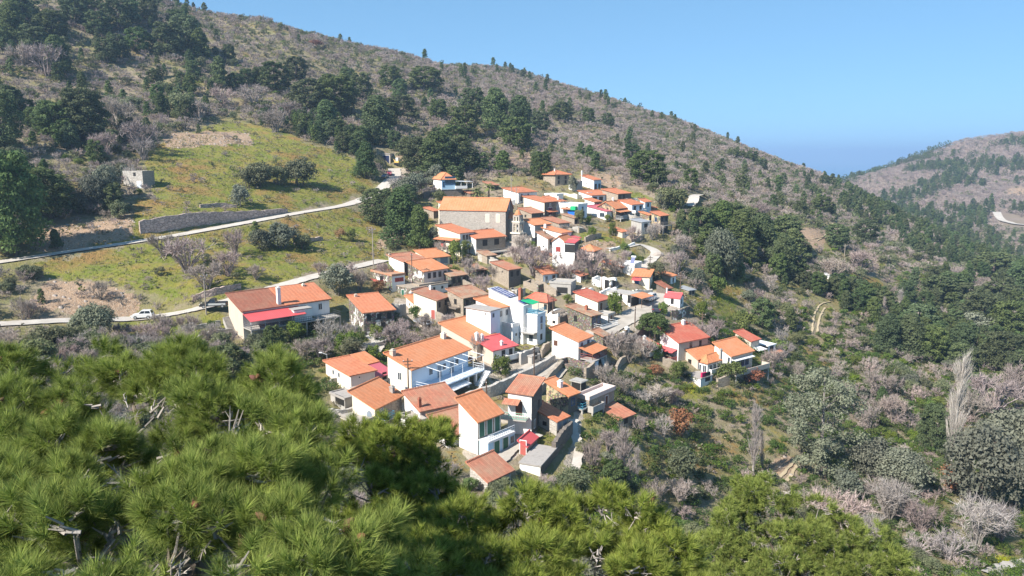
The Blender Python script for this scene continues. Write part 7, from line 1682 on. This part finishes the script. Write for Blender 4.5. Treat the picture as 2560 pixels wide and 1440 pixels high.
def near_pine(lobes, label, seed, needles, nl, w, stem, spacing, ncones, dead, name='pine_tree', bare_lobes=()):
    R = np.random.RandomState(seed)
    C0 = np.array([pix(u, v, D) for u, v, D, r in lobes]); r0 = np.array([l[3] for l in lobes])
    C = []; rad = []; PAR = []
    for c, r in zip(C0, r0):
        for k_ in range(7):
            d = rdir(1, R, .35)[0]; C.append(c + d * r * R.uniform(.5, .85) * np.array([1, 1, .8])); rad.append(r * R.uniform(.34, .5)); PAR.append(c)
    C = np.array(C); rad = np.array(rad)
    bx, by = C[:, 0].mean(), C[:, 1].mean()
    gz = float(base_height(np.array([bx]), np.array([by]))[0]) - .3
    o0 = np.array([bx, by, gz])
    e = thing(name, o0, 0, label, 'pine tree', 'pines close below the viewer')
    P = []; Dr = []; br = Plant()
    top = C[:, 2].mean() - .6
    br.limb((0, 0, -1), (0, 0, (top - gz) * .55), .19, .15, 0, 9); br.limb((0, 0, (top - gz) * .55), (.1, .1, top - gz), .15, .07, 0, 8)
    for c in C0:
        st = np.array([.05, .05, (top - gz) * R.uniform(.6, .95)]); e_ = c - o0 - (0, 0, .15); m1 = st + (e_ - st) * .4 - (0, 0, .25); m2 = st + (e_ - st) * .75 - (0, 0, .22)
        br.limb(st, m1, .085, .065, 0, 7); br.limb(m1, m2, .065, .045, 0, 7); br.limb(m2, e_, .045, .028, 0, 6)
    for i, (c, r) in enumerate(zip(C, rad)):
        n = int(4.6 * math.pi * r * r / (spacing * .78) ** 2)
        d = rdir(n, R, .25)
        d = d[d[:, 2] > -.55]; n = len(d)
        p = c + d * r * R.uniform(.62, 1.08, (n, 1)) * np.array([1, 1, .85])
        lump = fbm(p[:, 0] * 1.5 + 9, p[:, 1] * 1.5 + p[:, 2] * 1.3, seed, 2)
        p = p[lump > .41]; d = d[lump > .41]
        keep = np.ones(len(p), bool)
        for j, (c2, r2) in enumerate(zip(C, rad)):
            if j != i: keep &= np.linalg.norm((p - c2) / np.array([1, 1, .85]), axis=1) > r2 * .66
        p = p[keep]; d = d[keep]
        dd = d * .95 + np.array([0, 0, .55]) + rdir(len(d), R) * .3; dd /= np.linalg.norm(dd, axis=1, keepdims=True)
        P.append(p); Dr.append(dd)
        pc = PAR[i] - o0 - (0, 0, .15)
        md = (pc + c - o0) / 2 - (0, 0, r * .25); br.limb(pc, md, .026, .018, 0, 5); br.limb(md, c - o0 - (0, 0, r * .1), .018, .008, 1, 5)
        for q in range(min(len(p), 4)):
            j = R.randint(len(p)); a = c - o0 + rdir(1, R)[0] * r * .2; b_ = p[j] - o0
            br.limb(a, (a + b_) / 2 + rdir(1, R)[0] * r * .1, .022, .014, 1, 4); br.limb((a + b_) / 2, b_, .014, .007, 1, 4)
        for q in range(dead if R.rand() < .3 else 0):
            a = c - o0 + rdir(1, R)[0] * r * .35; dv = rdir(1, R, .4)[0]; b_ = a + dv * r * R.uniform(.5, .85)
            br.limb(a, b_, .011, .004, 1, 4)
            for k_ in range(4):
                f = R.uniform(.3, .9); s0 = a * (1 - f) + b_ * f; br.limb(s0, s0 + (dv + rdir(1, R)[0] * .8) * r * .2, .008, .003, 1, 3)
    P = np.concatenate(P); Dr = np.concatenate(Dr)
    V, lf, tp = needle_tufts(P - o0, Dr, needles, nl, w, stem, R)
    me = fast_mesh('crown', V, np.arange(len(V)).reshape(-1, 3), M['needle'], {'leaf': lf, 'tip': tp})
    link(bpy.data.objects.new('crown', me), e)
    link(bpy.data.objects.new('trunk', br.mesh('trunk', [M['bark'], M['grey_bark']])), e)
    vis = np.argsort(-(P[:, 2] + 0.02 * R.normal(size=len(P))))[:max(20, len(P) // 2)]
    for i in range(ncones):
        j = int(vis[R.randint(len(vis))])
        for k_ in range(R.randint(2, 5)):
            c = link(bpy.data.objects.new('cone', CONE), e); c.location = P[j] - o0 + rdir(1, R)[0] * .05 + Dr[j] * .02; s = R.uniform(.95, 1.5); c.scale = (s, s, s)
            c.rotation_euler = (R.uniform(.6, 2.4), R.uniform(-.6, .6), R.uniform(0, 6.28))
    print('near pine', label, len(P), len(V) // 3)
LA = [(15,985,12.5,.75),(225,955,13,.62),(330,985,12.3,.7),(470,975,12.6,.8),(590,965,12.4,.8),(690,1000,12,.75),(-60,1060,10.5,.8),(130,1085,10.6,.7),(300,1080,10.5,.75),(470,1085,10.3,.8),(620,1085,10.4,.8),(735,1095,10.8,.7),
      (0,1180,9,.75),(180,1180,9.1,.75),(350,1185,8.9,.75),(520,1170,9,.8),(690,1170,9.2,.75),(60,1280,7.8,.7),(250,1275,7.8,.7),(440,1275,7.7,.72),(620,1265,7.9,.72),(780,1265,8.4,.66),
      (0,1390,6.8,.66),(200,1390,6.7,.66),(420,1385,6.7,.66),(640,1385,6.8,.66),(820,1370,7.2,.62),(100,1520,5.9,.6),(330,1520,5.9,.6),(560,1520,5.9,.6),(780,1510,6.1,.6),(940,1480,6.8,.6)]
near_pine(LA, 'sunlit pine crown with cones filling the lower left corner', 5, 105, .17, .006, .15, .205, 44, 2)
near_pine([(905,1140,15,.85),(1005,1130,15.3,.85),(1085,1135,15.5,.8),(850,1215,14.5,.8),(950,1235,14.4,.9),(1060,1245,14.6,.9),(1140,1260,15,.75),(880,1330,13.8,.85),(1000,1350,13.6,.9),(1080,1380,13.2,.8),(920,1450,12.6,.8),(1030,1480,12.5,.8)],
          'darker pine crown beside the lower houses', 6, 72, .165, .0095, .15, .2, 7, 2)
near_pine([(1185,1345,11.6,.78),(1300,1325,12,.8),(1420,1330,12.2,.8),(1540,1345,12,.8),(1640,1385,11.8,.7),(1110,1420,10.8,.72),(1220,1450,10.6,.75),(1350,1440,10.8,.75),(1480,1445,10.9,.75),(1600,1465,11,.75),(1705,1465,11.4,.62),(1300,1540,9.8,.7),(1500,1545,9.8,.7),(1150,1540,9.6,.7),(1680,1545,10,.7)],
          'low pine crown with bare grey twigs at bottom centre', 7, 74, .16, .0085, .14, .185, 14, 4)
near_pine([(1890,1262,27,1.05),(1955,1245,27.3,1.0),(2035,1300,27,1.1),(1825,1300,26.6,1.0),(1900,1350,26,1.15),(1985,1350,26.2,1.1),(2070,1365,26,1.1),(2140,1340,26.4,1.0),(1795,1385,25.5,1.0),(1870,1430,25,1.15),(1965,1440,25,1.15),(2060,1450,25,1.15),(2145,1430,25.4,1.0),(2205,1415,25.6,.9),(1775,1470,24.6,1.0),(2250,1470,25,.9),(1900,1520,24,1.1),(2080,1530,24,1.1),(2200,1530,24.2,1.0)],
          'rounded pine crown standing apart at lower right', 8, 44, .2, .017, .18, .27, 10, 1)
near_pine([(2390,1500,30,1.0),(2330,1490,29,.9),(2440,1520,30,.9)], 'top of small pine at the lower right edge', 9, 30, .2, .024, .18, .3, 0, 0)
P, u, v = scatter(12, 46, 2.0, 41)
it = []
for i in range(len(P)):
    q = P[i].copy(); q[2] = float(base_height(q[0:1], q[1:2])[0]) if np.hypot(q[0], q[1]) < 4 else q[2]
    v_, f_, l_ = rnd.choice(LOD['green_mid']); s = rnd.uniform(.4, .8); it.append((v_, f_, l_, q, (s, s), rnd.uniform(0, 6)))
if it: merge('undergrowth', it, M['ivy_leaf'], 'green undergrowth below the near pines', 'undergrowth')
# ------------------------------------------------------------------ the hazy air
t = NT('haze'); t.n.remove(t.bsdf)
vol = t.add('VolumePrincipled'); vol.inputs['Color'].default_value = (0.40, 0.57, 0.80, 1); vol.inputs['Density'].default_value = 0.00022; vol.inputs['Anisotropy'].default_value = 0.1
t.l.new(vol.outputs[0], t.n['Material Output'].inputs['Volume'])
mb = MB(); mb.box(-41000, 41000, -120, 43000, -20, CAMZ + 150)
tag(mb.build('haze', t.mat), 'pale blue haze over the valley', 'haze', None, 'stuff')
